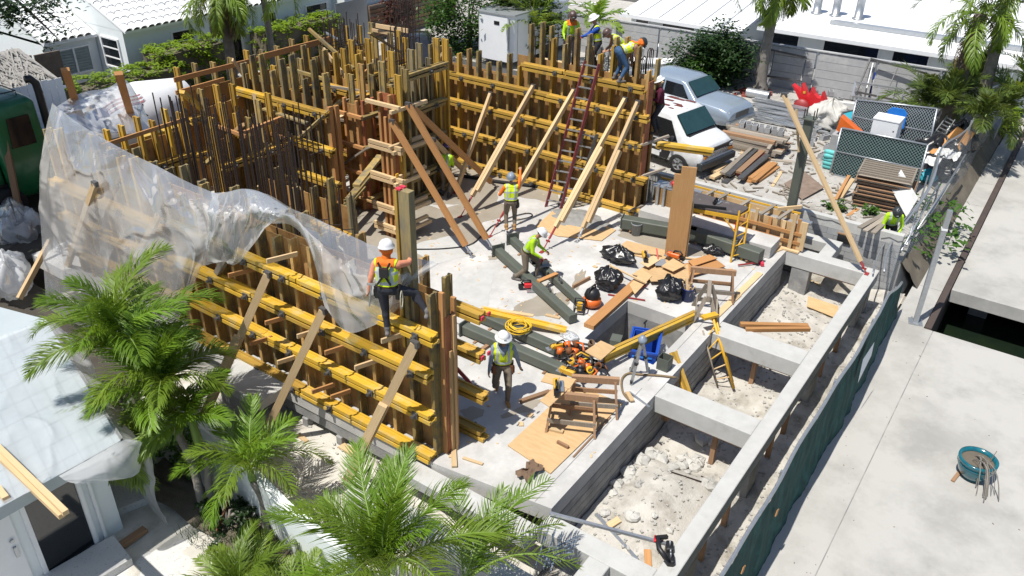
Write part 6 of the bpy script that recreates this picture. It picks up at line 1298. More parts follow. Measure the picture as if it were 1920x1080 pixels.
for x in (-.15, -.08, .1): b = MB(); b.tube([(x, 0, .08), (x+.02, .01, .18)], .014, 5); b.obj('hand_tool', 'galv', t, True, True)
# bundle of rebar chairs on the front beam
t = thing('rebar_chair_bundle', 'tangle of grey wire bar supports hanging over the front beams', 'wire supports', at(1045, 1030, .03))
for k in range(7):
    a, c = (at(1010+6*k, 1040+5*k, .06), at(1085-k*3, 1005+9*k, .1)) if k < 4 else (at(1030+12*(k-4), 985+6*(k-4), .25), at(1005+14*(k-4), 1060+5*(k-4), .02))
    b = MB(); b.tube([a, c], .012, 5)
    for j in range(14):
        p = a.lerp(c, j/14); b.tube([p+Vector((.05, .02, -.06)), p, p+Vector((-.05, -.02, -.06))], .006, 4)
    b.obj('wire_support', 'hat_blueish', t)
# cloth rag at the slab corner
b = MB(); q = at(993, 888, .02); b.grid(lambda u, v: q+Vector(((u-.5)*.5+.1*ns(u*3, v*3), (v-.5)*.28+.1*ns(u*3, v*3, 5), .05+.07*ns(u*6, v*6, 2)+.03)), 18, 12); tag(b.obj('rag', 'cloth_brown', None, True), 'crumpled brown rag on the slab corner beside the plywood sheet', 'cloth')
b = MB(); rl = random.Random(19)
for k in range(340):
    x, y = rl.uniform(9.2, 20.2), rl.uniform(5.4, 14); a = rl.uniform(0, 6.28); l_ = rl.uniform(.02, .12)
    if HX0-.1 < x < HX1+.1 and HY0-.1 < y < HY1+.1: continue
    b.box((x, y, .008), (l_, rl.uniform(.01, .035), .012), a)
stuff(b.obj('wood_litter', 'lumber')); b = MB()
for k in range(70):
    x, y = rl.uniform(9, 20.6), rl.choice((rl.uniform(1.0, 2.05), rl.uniform(-5, 2))); s = rl.uniform(.006, .016); b.box((x, y, DZ+s*.3), (s*rl.uniform(1, 3), s, s*.5), rl.uniform(0, 6))
stuff(b.obj('grit', 'dirt'))
# ================================================================== vehicles
def loft(st, n_extra=0):
    """stations (x, zbot, zbelt, ztop, hw, ht) -> closed body"""
    b = MB(); rings = []
    for x, zb, zm, zt, hw, ht in st:
        half = [(0, zb), (hw*.9, zb), (hw, zb+.18), (hw*1.01, (zb+.18+zm)/2), (hw*.985, zm), ((hw+ht)/2*.99, (zm+zt)/2), (ht, zt-.07), (ht*.86, zt), (ht*.45, zt+.025), (0, zt+.03)]
        ring = half + [(-y, z) for y, z in half[-2:0:-1]]
        rings.append([(x, y, z) for y, z in ring])
    n = len(rings[0]); vs = [p for r in rings for p in r]
    fs = [(i*n+j, (i+1)*n+j, (i+1)*n+(j+1) % n, i*n+(j+1) % n) for i in range(len(rings)-1) for j in range(n)]
    fs += [tuple(range(n)), tuple(range((len(rings)-1)*n+n-1, (len(rings)-1)*n-1, -1))]
    b.add(vs, fs); return b
def finish(o, w_=.03, sub_=1):
    m_ = o.modifiers.new('b', 'BEVEL'); m_.width = w_; m_.segments = 2; m_.limit_method = 'ANGLE'; m_.angle_limit = R_(28); return o
def wheel(t, x, y, r, rim='steel_dark', w_=.24):
    s = 1 if y > 0 else -1; q = Matrix.Rotation(R_(-90*s), 3, 'X'); c = Vector((x, y, r))
    b = MB(); b.lathe([(r*.62, -w_*.5), (r*.94, -w_*.5), (r, -w_*.3), (r, w_*.3), (r*.94, w_*.5), (r*.62, w_*.48)], c, 26, rot=q); wo_ = b.obj('wheel', 'rubber', t, True, True)
    b = MB(); b.lathe([(r*.64, w_*.40), (r*.60, w_*.34), (r*.5, w_*.26), (r*.2, w_*.38), (.001, w_*.40)], c, 26, rot=q)
    o = bpy.data.objects.new('rim', b.mesh('rim', [rim], True)); COL.objects.link(o); o.parent = wo_
    b = MB()
    for k in range(5):
        a = k*1.2566; p0_ = c+q @ Vector((r*.16*math.cos(a), r*.16*math.sin(a), w_*.43)); p1_ = c+q @ Vector((r*.57*math.cos(a), r*.57*math.sin(a), w_*.36)); b.bar(p0_, p1_, .07, .03, q @ Vector((0, 0, 1)))
    o = bpy.data.objects.new('spokes', b.mesh('spokes', ['chrome' if rim == 'galv' else 'galv'])); COL.objects.link(o); o.parent = wo_
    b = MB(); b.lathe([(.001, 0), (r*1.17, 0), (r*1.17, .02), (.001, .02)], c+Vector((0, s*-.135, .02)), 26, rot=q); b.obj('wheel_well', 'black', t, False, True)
def panel(t, name, m, pts, off=None, parent=None, th=.012):
    P = [Vector(p) for p in pts]; n_ = (P[1]-P[0]).cross(P[2]-P[0]).normalized(); c = sum(P, Vector())/len(P)
    if n_.dot(Vector((c.x*.3, c.y, (c.z-1)*1.0))) < 0: n_ = -n_
    k = len(P); b = MB(); b.add([p-n_*.02 for p in P]+[p+n_*th for p in P], [(i, (i+1) % k, (i+1) % k+k, i+k) for i in range(k)]+[tuple(range(k-1, -1, -1)), tuple(range(k, 2*k))]); return b.obj(name, m, t, False, True)
VZ = -.3
# white cargo van
van = thing('cargo_van', 'white cargo van with rust peeling on its roof and a black front door', 'van', (26.42, 12.25, VZ), R_(-101)); van.matrix_basis = van.matrix_basis @ Matrix.Diagonal((1, 1, .90, 1))
vst = [(-2.95, .45, 1.1, 2.05, .98, .84), (-2.8, .36, 1.1, 2.16, 1.04, .88), (1.30, .34, 1.1, 2.18, 1.04, .88), (1.50, .34, 1.12, 2.12, 1.04, .87), (2.08, .34, 1.14, 1.44, 1.04, .92), (2.55, .34, 1.08, 1.30, 1.03, .9), (2.78, .38, .95, 1.14, .99, .86), (2.88, .5, .80, .92, .94, .8)]
finish(loft(vst).obj('body', 'van_white', van, True, True))
panel(van, 'windscreen', 'glass_dark' if False else 'screen_glass', [(2.10, .84, 1.50), (2.10, -.84, 1.50), (1.58, -.78, 2.11), (1.58, .78, 2.11)], th=.03)
for s in (1, -1):
    panel(van, 'door_window', 'glass_dark', [(.70, s*1.03, 1.20), (1.88, s*1.03, 1.20), (1.48, s*.93, 1.90), (.70, s*.93, 1.93)])
    o = panel(van, 'front_door', 'black' if s > -2 else 'van_white', [(.55, s*1.05, .42), (1.55, s*1.05, .42), (1.80, s*1.032, 1.12), (.55, s*1.032, 1.12)], th=.008); 
    q = MB(); q.box((.6, s*1.022, .58), (.62, .012, .22)); q.box((.9, s*1.022, .72), (.1, .012, .2)); sub(q, 'white_patch', 'van_white', o) if False else None
    b = MB(); b.box((.90, s*1.064, .56), (.66, .008, .20)); b.box((.68, s*1.064, .70), (.10, .008, .16)); b.box((1.26, s*1.064, .70), (.06, .008, .14)); b.box((-.2, s*1.0555, 1.0), (.0, .0, .0)); bo_ = bpy.data.objects.new('paint_patch', b.mesh('paint_patch', ['van_white'])); COL.objects.link(bo_); bo_.parent = o
    b = MB(); b.box((1.72, s*1.18, 1.30), (.12, .2, .26)); finish(b.obj('mirror', 'black', van, False, True))
    b = MB(); b.box((2.80, s*.70, .98), (.18, .30, .14), s*-.2); finish(b.obj('headlight', 'lamp_glass', van, False, True)); b = MB(); b.box((2.82, s*.70, .82), (.16, .32, .10), s*-.2); b.obj('indicator', 'amber', van, False, True)
    b = MB(); b.box((-1.0, s*1.056, .82), (.14, .02, .10)); b.obj('fuel_flap', 'black', van, False, True)
    for x in (2.02, -1.75): wheel(van, x, s*.96, .38)
b = MB(); b.box((2.81, 0, .90), (.14, 1.72, .34), 0); b.obj('grille', 'black', van, False, True); b = MB(); b.box((2.86, 0, .50), (.24, 2.05, .28)); finish(b.obj('bumper', 'hat_dark', van, False, True), .05); b = MB(); b.box((2.885, 0, .90), (.02, .9, .03)); b.obj('grille_bar', 'chrome', van, False, True)
b = MB(); b.box((2.12, 0, 1.46), (.14, 1.6, .03)); b.obj('wiper_tray', 'black', van, False, True)
rv = random.Random(3)
q = MB()
for s in (1, -1):
    for x in (.47, -.95): q.box((x, s*1.052, .78), (.018, .012, .78))
    q.box((-.9, s*1.056, 1.16), (1.9, .012, .02))
q.obj('door_seam', 'steel_dark', van, False, True)
for k in range(26):
    x, y = rv.uniform(-1.0, 1.42), rv.uniform(-.66, .66); b = MB(); L_, W_ = rv.uniform(.08, .26), rv.uniform(.04, .12)
    b.add([(x-L_, y-W_, 2.19), (x+L_, y-W_*.6, 2.19-.03*(x > .6)), (x+L_*.9, y+W_, 2.19-.03*(x > .6)), (x-L_*.7, y+W_*.8, 2.19)], [(0, 1, 2, 3)])
    for v in range(4): p = b.v[v]; b.v[v] = (min(1.46, p[0]), p[1], 2.218-.035*(p[1]/.75)**2-.27*max(0, p[0]-1.3)+.004)
    b.obj('rust_patch', 'van_rust', van, False, True)
# silver pickup
pk = thing('pickup_truck', 'silver blue crew cab pickup parked behind the white van', 'pickup', (30.9, 13.2, VZ), R_(-100)); pk.matrix_basis = pk.matrix_basis @ Matrix.Diagonal((1, 1, .86, 1))
pst = [(-2.9, .55, 1.05, 1.22, .94, .88), (-1.42, .42, 1.08, 1.24, .99, .93), (-1.36, .42, 1.12, 1.32, .99, .90), (-1.26, .42, 1.14, 1.90, .99, .80), (-.9, .42, 1.14, 1.98, .99, .80), (.45, .42, 1.14, 1.99, .99, .80), (.70, .42, 1.14, 1.92, .99, .80), (1.28, .42, 1.14, 1.32, .99, .88), (2.4, .42, 1.08, 1.27, .99, .88), (2.74, .45, .98, 1.17, .96, .84), (2.9, .55, .84, 1.0, .9, .78)]
finish(loft(pst).obj('body', 'pickup_silver', pk, True, True))
panel(pk, 'windscreen', 'screen_glass', [(1.30, .80, 1.39), (1.30, -.80, 1.39), (.79, -.73, 1.92), (.79, .73, 1.92)], th=.03); 
for s in (1, -1):
    panel(pk, 'front_window', 'glass_dark', [(-.15, s*.975, 1.20), (1.05, s*.975, 1.20), (.62, s*.87, 1.78), (-.15, s*.87, 1.80)]); panel(pk, 'rear_window', 'glass_dark', [(-1.15, s*.975, 1.20), (-.25, s*.975, 1.20), (-.25, s*.87, 1.80), (-1.08, s*.87, 1.76)])
    b = MB(); b.box((.85, s*1.12, 1.22), (.13, .24, .2)); finish(b.obj('mirror', 'black', pk, False, True)); b = MB(); b.box((-.1, s*1.0, 1.0), (.22, .03, .05)); b.obj('door_handle', 'black', pk, False, True)
    b = MB(); b.box((2.70, s*.72, .98), (.18, .26, .18), s*-.3); finish(b.obj('headlight', 'lamp_glass', pk, False, True)); b = MB(); b.lathe([(.001, .02), (.07, .02), (.07, 0)], (2.86, s*.62, .62), 10, rot=Matrix.Rotation(R_(90), 3, 'Y')); b.obj('fog_lamp', 'black', pk, False, True)
    b = MB()
    for x in (1.12, -.2, -1.28): b.box((x, s*1.006, .82), (.018, .012, .62))
    b.box((-.08, s*1.006, .50), (2.4, .012, .018)); b.obj('door_seam', 'black', pk, False, True)
    b = MB(); b.tube([(1.78+.50*math.cos(a), s*.99, .42+.50*math.sin(a)) for a in [math.pi*k/10 for k in range(11)]], .035, 6); b.obj('wheel_arch', 'pickup_silver', pk, True, True)
    for x in (1.78, -1.8): wheel(pk, x, s*.88, .40, 'galv', .27)
b = MB(); b.box((2.86, 0, .88), (.1, .9, .26)); b.obj('grille', 'steel_dark', pk, False, True); b = MB(); b.box((2.88, 0, .58), (.2, 1.86, .24)); finish(b.obj('bumper', 'chrome', pk, False, True), .05)
b = MB(); b.bb((-2.82, -.78, 1.262), (-1.36, .78, 1.275)); b.obj('bed', 'black', pk, False, True)
for i, (x, y, l, m) in enumerate(((-1.9, .3, 'white toolbox', 'van_white'), (-1.6, -.2, 'white sack', 'paper'), (-2.3, -.1, 'grey box', 'grey_plastic'))):
    b = MB(); b.box((x, y, 1.42), (.45, .4, .28), .2*i); o = b.obj(l.replace(' ', '_'), m, pk, False, True)
# dark car roof glimpsed beyond the forms
dc = thing('dark_car', 'dark grey car partly hidden beyond the far corner forms', 'car', (29.6, 26.2, VZ), R_(-140))
dst = [(-2.2, .5, .85, .95, .85, .7), (-1.9, .35, .9, 1.05, .9, .7), (-1.3, .35, .92, 1.38, .9, .6), (-.3, .35, .92, 1.46, .9, .62), (.4, .35, .92, 1.38, .9, .62), (1.05, .35, .9, .98, .9, .75), (2.0, .4, .75, .85, .86, .7), (2.2, .5, .65, .72, .8, .65)]
finish(loft(dst).obj('body', 'car_dark', dc, True, True)); panel(dc, 'windscreen', 'glass_dark', [(1.0, .66, 1.0), (1.0, -.66, 1.0), (.45, -.58, 1.36), (.45, .58, 1.36)])
for s in (1, -1):
    panel(dc, 'side_window', 'glass_dark', [(-1.2, s*.88, .98), (.75, s*.88, .98), (.35, s*.70, 1.32), (-1.0, s*.70, 1.34)])
    for x in (1.35, -1.35): wheel(dc, x, s*.82, .32)
# white enclosed trailer
tr = thing('enclosed_trailer', 'white enclosed cargo trailer with rounded windows behind the back wall', 'trailer', (33.2, 22.3, VZ))
tx0, ty0 = 0, 0
b = MB(); b.poly([(-1.35, .25), (-1.1, 0), (3.6, 0), (3.6, 2.1), (-1.1, 2.1), (-1.35, 1.85)], .35, 2.45); o = b.obj('body', 'white_paint', tr, False, True); b = MB(); b.poly([(-1.38, .23), (-1.12, -.03), (3.63, -.03), (3.63, 2.13), (-1.12, 2.13), (-1.38, 1.87)], 2.451, 2.52); b.obj('roof', 'metal_deck', tr, False, True)
for x in (.15, 2.9): b = MB(); b.box((x, -.012, 1.75), (.22, .02, .55)); finish(b.obj('side_window', 'black', tr, False, True), .08)
b = MB(); b.box((-1.36, .85, 2.1), (.02, .3, .16)); b.obj('front_badge', 'black', tr, False, True); wheel(tr, 1.6, .08, .36, 'chrome', .2); b = MB(); b.box((1.6, -.1, .78), (1.1, .24, .05)); b.obj('mudguard', 'galv', tr, False, True)
b = MB(); b.box((-.85, -.005, 1.3), (.03, .012, 1.9)); b.box((-1.33, .15, 1.3), (.05, .05, 2.1)); b.obj('corner_trim', 'galv', tr, False, True); b = MB(); b.box((1.2, 1.0, 2.56), (.4, .4, .08)); b.obj('roof_vent', 'white_paint', tr, False, True)
# concrete mixer truck
mx = thing('mixer_truck', 'concrete mixer truck with a green cab and white drum behind the left forms', 'truck', (14.5, 25.6, -.35))
dprof = [(.001, -2.5), (.6, -2.5), (.85, -2.1), (1.08, -1.0), (1.12, .2), (1.0, 1.3), (.75, 2.2), (.58, 2.8), (.5, 2.85), (.001, 2.85)]
tilt = Matrix.Rotation(R_(90-8), 3, 'Y'); DC = Vector((-.65, 0, 1.6))
b = MB(); b.lathe(dprof, DC, 40, mats=[0, 0, 1, 1, 0, 0, 0, 0, 0], rot=tilt); o = b.obj('drum', ['white_paint', 'white_paint'], mx, True, True)
fc = bpy.data.curves.new('lettering', 'FONT'); fc.body = 'R MIX'; fc.size = .62; fc.extrude = .0; fc.shear = .18
fo = bpy.data.objects.new('tmp', fc); COL.objects.link(fo); fm = bpy.data.meshes.new_from_object(fo.evaluated_get(bpy.context.evaluated_depsgraph_get())); bpy.data.objects.remove(fo)
def on_drum(u, th_):    # u along the axis, th_ angle, a hair above the skin
    r = np.interp(u, [p[1] for p in dprof[1:-1]], [p[0] for p in dprof[1:-1]])+.012
    return DC+tilt @ Vector((-r*math.sin(th_), -r*math.cos(th_), u))
q = MB(); bm_ = bmesh.new(); bm_.from_mesh(fm); bmesh.ops.triangulate(bm_, faces=bm_.faces); bmesh.ops.subdivide_edges(bm_, edges=[e for e in bm_.edges if e.calc_length() > .15], cuts=2, use_grid_fill=True)
q.add([on_drum(v.co.x*.95-.85, .26+v.co.y/1.12) for v in bm_.verts], [tuple(v.index for v in f.verts) for f in bm_.faces]); bm_.free(); q.obj('lettering', 'black', mx, False, True)
for k in range(5): q = MB(); q.grid(lambda u, v: on_drum(-.45+1.25*u+.12*v, .72+.06*k+.05*v+.05*math.sin(u*5)), 12, 2); q.obj('flag_stripe', 'flag_red' if k % 2 == 0 else 'white_paint', mx, False, True)
q = MB(); q.grid(lambda u, v: on_drum(-.9+.45*u+.1*v, .72+.30*v+.03*math.sin(u*5)), 8, 6); q.obj('flag_canton', 'flag_blue', mx, False, True)
b = MB(); b.bb((-4.6, -.45, .75), (6.2, .45, 1.0)); b.obj('chassis', 'black', mx, False, True)
cst = [(-4.9, .7, 1.9, 3.2, 1.05, .98), (-4.75, .6, 1.95, 3.4, 1.12, 1.02), (-3.75, .6, 1.95, 3.45, 1.12, 1.02), (-3.6, .6, 1.95, 3.35, 1.10, 1.0)]
finish(loft([(x+.2, a, c_, d, e, f) for x, a, c_, d, e, f in cst]).obj('cab', 'truck_green', mx, True, True), .06)
cst = [(-4.75, .8, 1.5, 1.75, .85, .8), (-5.2, .7, 1.5, 1.75, .85, .78), (-6.0, .75, 1.4, 1.6, .75, .66)]
finish(loft(cst[::-1]).obj('bonnet', 'truck_green', mx, True, True), .06)
panel(mx, 'windscreen', 'glass_dark', [(-4.73, .85, 2.15), (-4.73, -.85, 2.15), (-4.68, -.85, 2.95), (-4.68, .85, 2.95)]); panel(mx, 'door_window', 'glass_dark', [(-4.40, -1.13, 2.15), (-3.7, -1.13, 2.15), (-3.7, -1.09, 3.0), (-4.32, -1.09, 3.0)])
panel(mx, 'rear_window', 'glass_dark', [(-3.39, -.6, 2.3), (-3.39, .6, 2.3), (-3.39, .6, 2.95), (-3.39, -.6, 2.95)])
b = MB(); b.tube([(-3.15, -.9, .9), (-3.15, -.9, 3.5), (-3.17, -.9, 3.75), (-3.3, -.9, 3.9), (-3.42, -.9, 3.9)], .11, 10); b.obj('exhaust_stack', 'black', mx, True, True)
b = MB()
for y in (-.6, .6): b.tube([(-4.4, y, 3.46), (-4.4, y, 3.58), (-3.65, y, 3.58), (-3.65, y, 3.46)], .02, 5)
b.tube([(-4.4, -.6, 3.58), (-4.4, .6, 3.58)], .02, 5); b.tube([(-3.65, -.6, 3.58), (-3.65, .6, 3.58)], .02, 5); b.obj('roof_rack', 'black', mx, False, True)
b = MB(); b.bb((-2.3, -1.1, .8), (-1.0, -.5, 1.6)); b.obj('tool_box', 'galv', mx, False, True)
for x in (-4.9, 2.2, 3.4, 4.6):
    for s in (1, -1): wheel(mx, x, s*1.0, .52, 'galv', .3)
# ================================================================== yard things
def yat(x, y, z=VZ): return at(x, y, z)
def sheet3(label, P, m, th=.02, name='board', cat='board', edge=None):
    P = [Vector(p) for p in P]; n_ = (P[1]-P[0]).cross(P[2]-P[0]).normalized()*th; k = len(P); b = MB(); b.add(P+[p+n_ for p in P], [(i, (i+1) % k, (i+1) % k+k, i+k) for i in range(k)]+[tuple(range(k-1, -1, -1)), tuple(range(k, 2*k))]); return tag(b.obj(name, m), label, cat)
# tall steel column with anchor bolts
cb = Vector((22.32, 5.72, .0)); ct = atx(1515, 222, 22.32); t = thing('standing_column', 'tall dark steel column standing by the low form, anchor bolts on its cap', 'steel column', cb)
Hc = ct.z; b = MB(); b.box(cb+Vector((0, 0, Hc/2)), (.24, .24, Hc)); finish(b.obj('tube', 'steel_green', t), .03); b = MB(); b.box(cb+Vector((0, 0, Hc+.015)), (.38, .34, .03)); b.obj('cap_plate', 'steel_green', t); b = MB(); b.box(cb+Vector((0, 0, .012)), (.36, .36, .02)); b.obj('base_plate', 'steel_green', t)
for sx in (-.12, .12):
    for sy in (-.13, .13): bar('anchor_bolt', cb+Vector((sx, sy, Hc+.03)), cb+Vector((sx, sy, Hc+.28)), .025, .025, 'rebar', t)
brace('long pale brace propping the standing dark steel column from the beam corner', atx(1470, 178, 22.0), at(1625, 514, .0), .07, 'lumber', w=.16, h=.05); plank('thin pale batten beside the top of the column brace', atx(1493, 205, 22.1), atx(1498, 285, 22.0), .06, .04, 'lumber')
for i, (a, c) in enumerate((((1657, 402), (1612, 427)), ((1663, 406), (1622, 433)), ((1672, 404), (1637, 437)))):
    q0, q1 = at(*a, .60), at(*c, .575); plank(('left', 'middle', 'right')[i]+' of three pointed boards resting on the grey block wall', q0, q1, .14, .035, 'lumber_old')
# piles of lumber
def pile(label, p, q, n, layers, w_, h_, mats_, z=VZ, jit=.06, name='lumber_pile'):
    p, q = Vector(p), Vector(q); d = (q-p).normalized(); s = Vector((-d.y, d.x, 0)); t = thing(name, label, 'lumber pile', (p+q)/2)
    for l in range(layers):
        for i in range(n):
            o = s*((i-(n-1)/2)*w_*1.12+U(-.02, .02)); e0, e1 = U(-jit, jit)*4, U(-jit, jit)*4
            bar('board', p-d*e0+o+Vector((0, 0, z-p.z+h_*(l+.5)+.004*l)), q+d*e1+o+Vector((0, 0, z-q.z+h_*(l+.5)+.004*l))+s*U(-jit, jit), w_, h_*.94, rnd.choice(mats_), t)
    return t
pA = yat(1362, 268); pB = yat(1462, 290); pile('stack of weathered boards carrying a row of concrete blocks', pA, pB, 5, 6, .22, .10, ['lumber_old', 'lumber_brown', 'lumber_old'])
blk = MB()
for a, c in (((-.2, -.1, 0), (.2, -.07, .2)), ((-.2, .07, 0), (.2, .1, .2)), ((-.2, -.069, 0), (-.165, .069, .2)), ((.165, -.069, 0), (.2, .069, .2)), ((-.018, -.069, 0), (.018, .069, .2))): blk.bb(a, c)
blkm = blk.mesh('concrete_block', ['cinder'])
BN = [0]
def cblock(label, c, rz, tilt_=0, group=None):
    o = bpy.data.objects.new('concrete_block', blkm); COL.objects.link(o); o.matrix_basis = Matrix.Translation(c) @ Matrix.Rotation(rz, 4, 'Z') @ Matrix.Rotation(R_(tilt_), 4, 'X'); return tag(o, label, 'block', group or 'hollow concrete blocks in the yard')
dAB = (pB-pA)
for i, w1_ in enumerate(('leftmost', 'second', 'third', 'fourth', 'fifth', 'sixth', 'rightmost')): cblock(w1_+' hollow block of the row on the weathered board stack', pA+dAB*(.18+.12*i)+Vector((.35, 0, .62)), R_(10+8*(i % 2)))
for i, (x, y, z, l) in enumerate(((1525, 262, 0, 'hollow block beside the dark column'), (1520, 272, 0, 'hollow block below another beside the dark column'), (1552, 280, 0, 'single hollow block on the bare sand left of the mesh panel'), (1541, 297, 0, 'hollow block just above the teal cement bags'), (1545, 262, 0, 'hollow block in the middle of the loose block group'), (1562, 250, 0, 'hollow block at the right of the loose block group'), (1530, 250, 0, 'hollow block at the back of the loose block group'), (1556, 206, 0, 'pale block under the red plastic toy'), (1570, 192, .0, 'pale block left of the upper mesh panel'), (1640, 238, .0, 'hollow block beside the orange wedge'), (1600, 185, 0, 'block behind the teal board'), (1606, 180, .2, 'block stacked on another behind the teal board'), (1555, 187, .2, 'block stacked beside the red toy'))): cblock(l, yat(x, y, VZ+z)+Vector((0, 0, z)), U(-.6, .6))
pile('heap of reddish and black boards lying by the van bumper', yat(1372, 338), yat(1425, 290), 4, 3, .20, .08, ['lumber_brown', 'red_steel', 'steel_dark', 'lumber_old', 'lumber_orange'], jit=.12)
pile('low heap of grey boards nearest the block wall', yat(1345, 335), yat(1385, 312), 3, 2, .2, .09, ['lumber_old', 'steel_dark', 'lumber'], jit=.12); pile('black plastic wrapped boards right of the reddish heap', yat(1408, 345), yat(1452, 312), 2, 2, .16, .09, ['black', 'steel_dark', 'lumber_orange'], jit=.08)
t = thing('wooden_steps', 'small orange wooden step frame among the lumber heaps', 'steps', yat(1430, 295)); 
for s in (-.25, .25): bar('side_rail', yat(1428, 296)+Vector((0, s, 0)), yat(1438, 268)+Vector((0, s, .5)), .05, .12, 'lumber', t)
for k in range(4): p = (yat(1428, 296)).lerp(yat(1438, 268)+Vector((0, 0, .5)), .15+.23*k); bar('tread', p+Vector((0, -.27, .02)), p+Vector((0, .27, .02)), .16, .04, 'lumber', t)
plank('pale beam lying left of the lumber stack', yat(1390, 290), yat(1398, 262), .1, .1, 'lumber'); plank('white timber sloping over the lumber heaps', yat(1440, 280, .1), yat(1452, 262, .3), .12, .05, 'lumber_old'); plank('pale timber block at the foot of the heaps', yat(1448, 350), yat(1466, 322), .1, .06, 'lumber'); plank('pale timber lying behind the dark column', yat(1440, 300), yat(1490, 305), .16, .08, 'lumber_old')
sheet3('brown plywood sheet lying askew on the ground behind the dark column', [yat(1470, 345, -.25), yat(1504, 375, -.25), yat(1545, 352, -.22), yat(1508, 322, -.22)], 'ply_dark', name='plywood_sheet', cat='plywood')
plank('timber leaning at the left of the panel stack', yat(1567, 375), yat(1592, 330, .3), .1, .1, 'lumber_orange'); plank('second timber leaning at the left of the panel stack', yat(1575, 372), yat(1600, 335, .3), .14, .05, 'lumber'); plank('orange board on the ground behind the block wall', yat(1590, 405), yat(1608, 392), .12, .05, 'lumber_orange')
# stack of timber form panels
t = thing('panel_stack', 'tall stack of weathered timber form panels beside the leaning white board', 'panel stack', yat(1640, 385))
c0, c1, c2, c3 = yat(1592, 388), yat(1672, 405), yat(1692, 385), yat(1615, 370)
ax = (c1-c0).normalized(); ay = Vector((-ax.y, ax.x, 0)); 
if ay.x < 0: ay = -ay
L0, D0 = 1.62, 1.38; bs = c0+Vector((.1, 0, 0))
for k in range(9):
    o = ax*U(-.08, .08)+ay*U(-.06, .06); z = VZ+.05+.125*k
    pp_ = bs+o; b = MB(); rot_ = math.atan2(ax.y, ax.x); cc = pp_+ax*L0/2+ay*D0/2; b.box((cc.x, cc.y, z+.03), (L0, D0, .018), rot_)
    pa = b.obj('form_panel', 'lumber_brown' if k < 8 else 'lumber_old', t); q = MB()
    for j in range(7): c_ = pp_+ax*L0/2+ay*(D0*(j+.5)/7); q.box((c_.x, c_.y, z+.078 if k == 8 else z-.015), (L0, .06, .075), rot_)
    for e in (.03, L0-.03): c_ = pp_+ax*e+ay*D0/2; q.box((c_.x, c_.y, z+.075 if k == 8 else z-.018), (.05, D0, .07), rot_)
    sub(q, 'battens', 'lumber_old', pa)
sheet3('white scuffed board leaning against the panel stack', [atx(1670, 352, 26.2), atx(1700, 408, 25.4), atx(1722, 372, 25.8), atx(1690, 318, 26.6)], 'white_scuffed', name='white_board')
# chain link panels
def cpanel(label, tl_, tr_, br_, bl_, m):
    P = [Vector(p) for p in (tl_, tr_, br_, bl_)]; t = thing('mesh_panel', label, 'fence panel', (P[2]+P[3])/2)
    b = MB(); b.add([P[3], P[2], P[1], P[0]], [(0, 1, 2, 3)]); o = b.obj('wire_mesh', m, t); ul_ = o.data.uv_layers.new(name='UVMap'); w_, h_ = (P[2]-P[3]).length, (P[0]-P[3]).length
    for i, uv in enumerate(((0, 0), (w_, 0), (w_, h_), (0, h_))): ul_.data[i].uv = uv
    n_ = (P[1]-P[0]).cross(P[3]-P[0]).normalized(); n_ = -n_ if n_.x < 0 else n_
    b = MB(); b.add([p+n_*.05 for p in (P[3], P[2], P[1], P[0])], [(0, 1, 2, 3)]); b.obj('green_screen', 'screen_dark', t)
    for a, c in ((0, 1), (1, 2), (2, 3), (3, 0)): b = MB(); b.tube([P[a], P[c]], .035, 7); b.obj('frame_tube', 'galv', t, True)
    b = MB(); b.tube([P[0].lerp(P[3], .5), P[1].lerp(P[2], .5)], .025, 7); b.obj('mid_rail', 'galv', t, True)
cpanel('nearer green backed chain link panel standing behind the panel stack', atx(1578, 240, 28.6), atx(1740, 272, 28.6), atx(1715, 362, 28.2), atx(1556, 326, 28.2), 'chain_link_green'); cpanel('farther chain link panel standing behind the white cabinet', atx(1606, 187, 32.0), atx(1757, 204, 32.0), atx(1738, 292, 31.6), atx(1592, 248, 31.6), 'chain_link')
def bx(label, name, cat, c, d, rz, m, lid=None, bev=.02):
    t = thing(name, label, cat, c, rz); b = MB(); b.box((0, 0, d[2]/2), d); finish(b.obj('cabinet' if name == 'white_cabinet' else 'body', m, t, False, True), bev)
    if lid: b = MB(); b.box((0, 0, d[2]+.02), (d[0]+.03, d[1]+.03, .04)); b.obj('lid', lid, t, False, True)
    return t
q = yat(1685, 290); t = bx('white cabinet appliance standing between the two chain link panels', 'white_cabinet', 'cabinet', Vector((30.0, 5.05, VZ)), (.75, .85, 1.75), 0, 'white_paint', 'white_paint'); b = MB(); b.box((-.378, -.3, 1.45), (.01, .05, .05)); b.box((-.378, 0, .75), (.006, .8, .02)); b.obj('handle', 'galv', t, False, True)
q = Vector((29.6, 6.05, 1.0)); t = thing('plastic_wedge', 'orange plastic wedge standing among the mesh panels', 'plastic part', q); b = MB(); b.add([(0, .55, -.2), (0, -.75, -.62), (0, -.75, -.45), (0, .50, .30), (.4, .55, -.2), (.4, -.75, -.62), (.4, -.75, -.45), (.4, .50, .30)], [(0, 1, 2, 3), (7, 6, 5, 4), (0, 4, 5, 1), (1, 5, 6, 2), (2, 6, 7, 3), (3, 7, 4, 0)]); b.obj('moulding', 'orange', t, False, True)
b = MB(); b.box((-.008, .05, -.22), (.014, .3, .22)); b.obj('cut_out', 'grey_plastic', t, False, True); b = MB(); b.bb((29.5, 5.2, VZ), (30.1, 6.7, .65)); tag(b.obj('pallet_of_blocks', 'cinder'), 'grey block stack hidden behind the mesh, carrying the orange wedge', 'blocks')
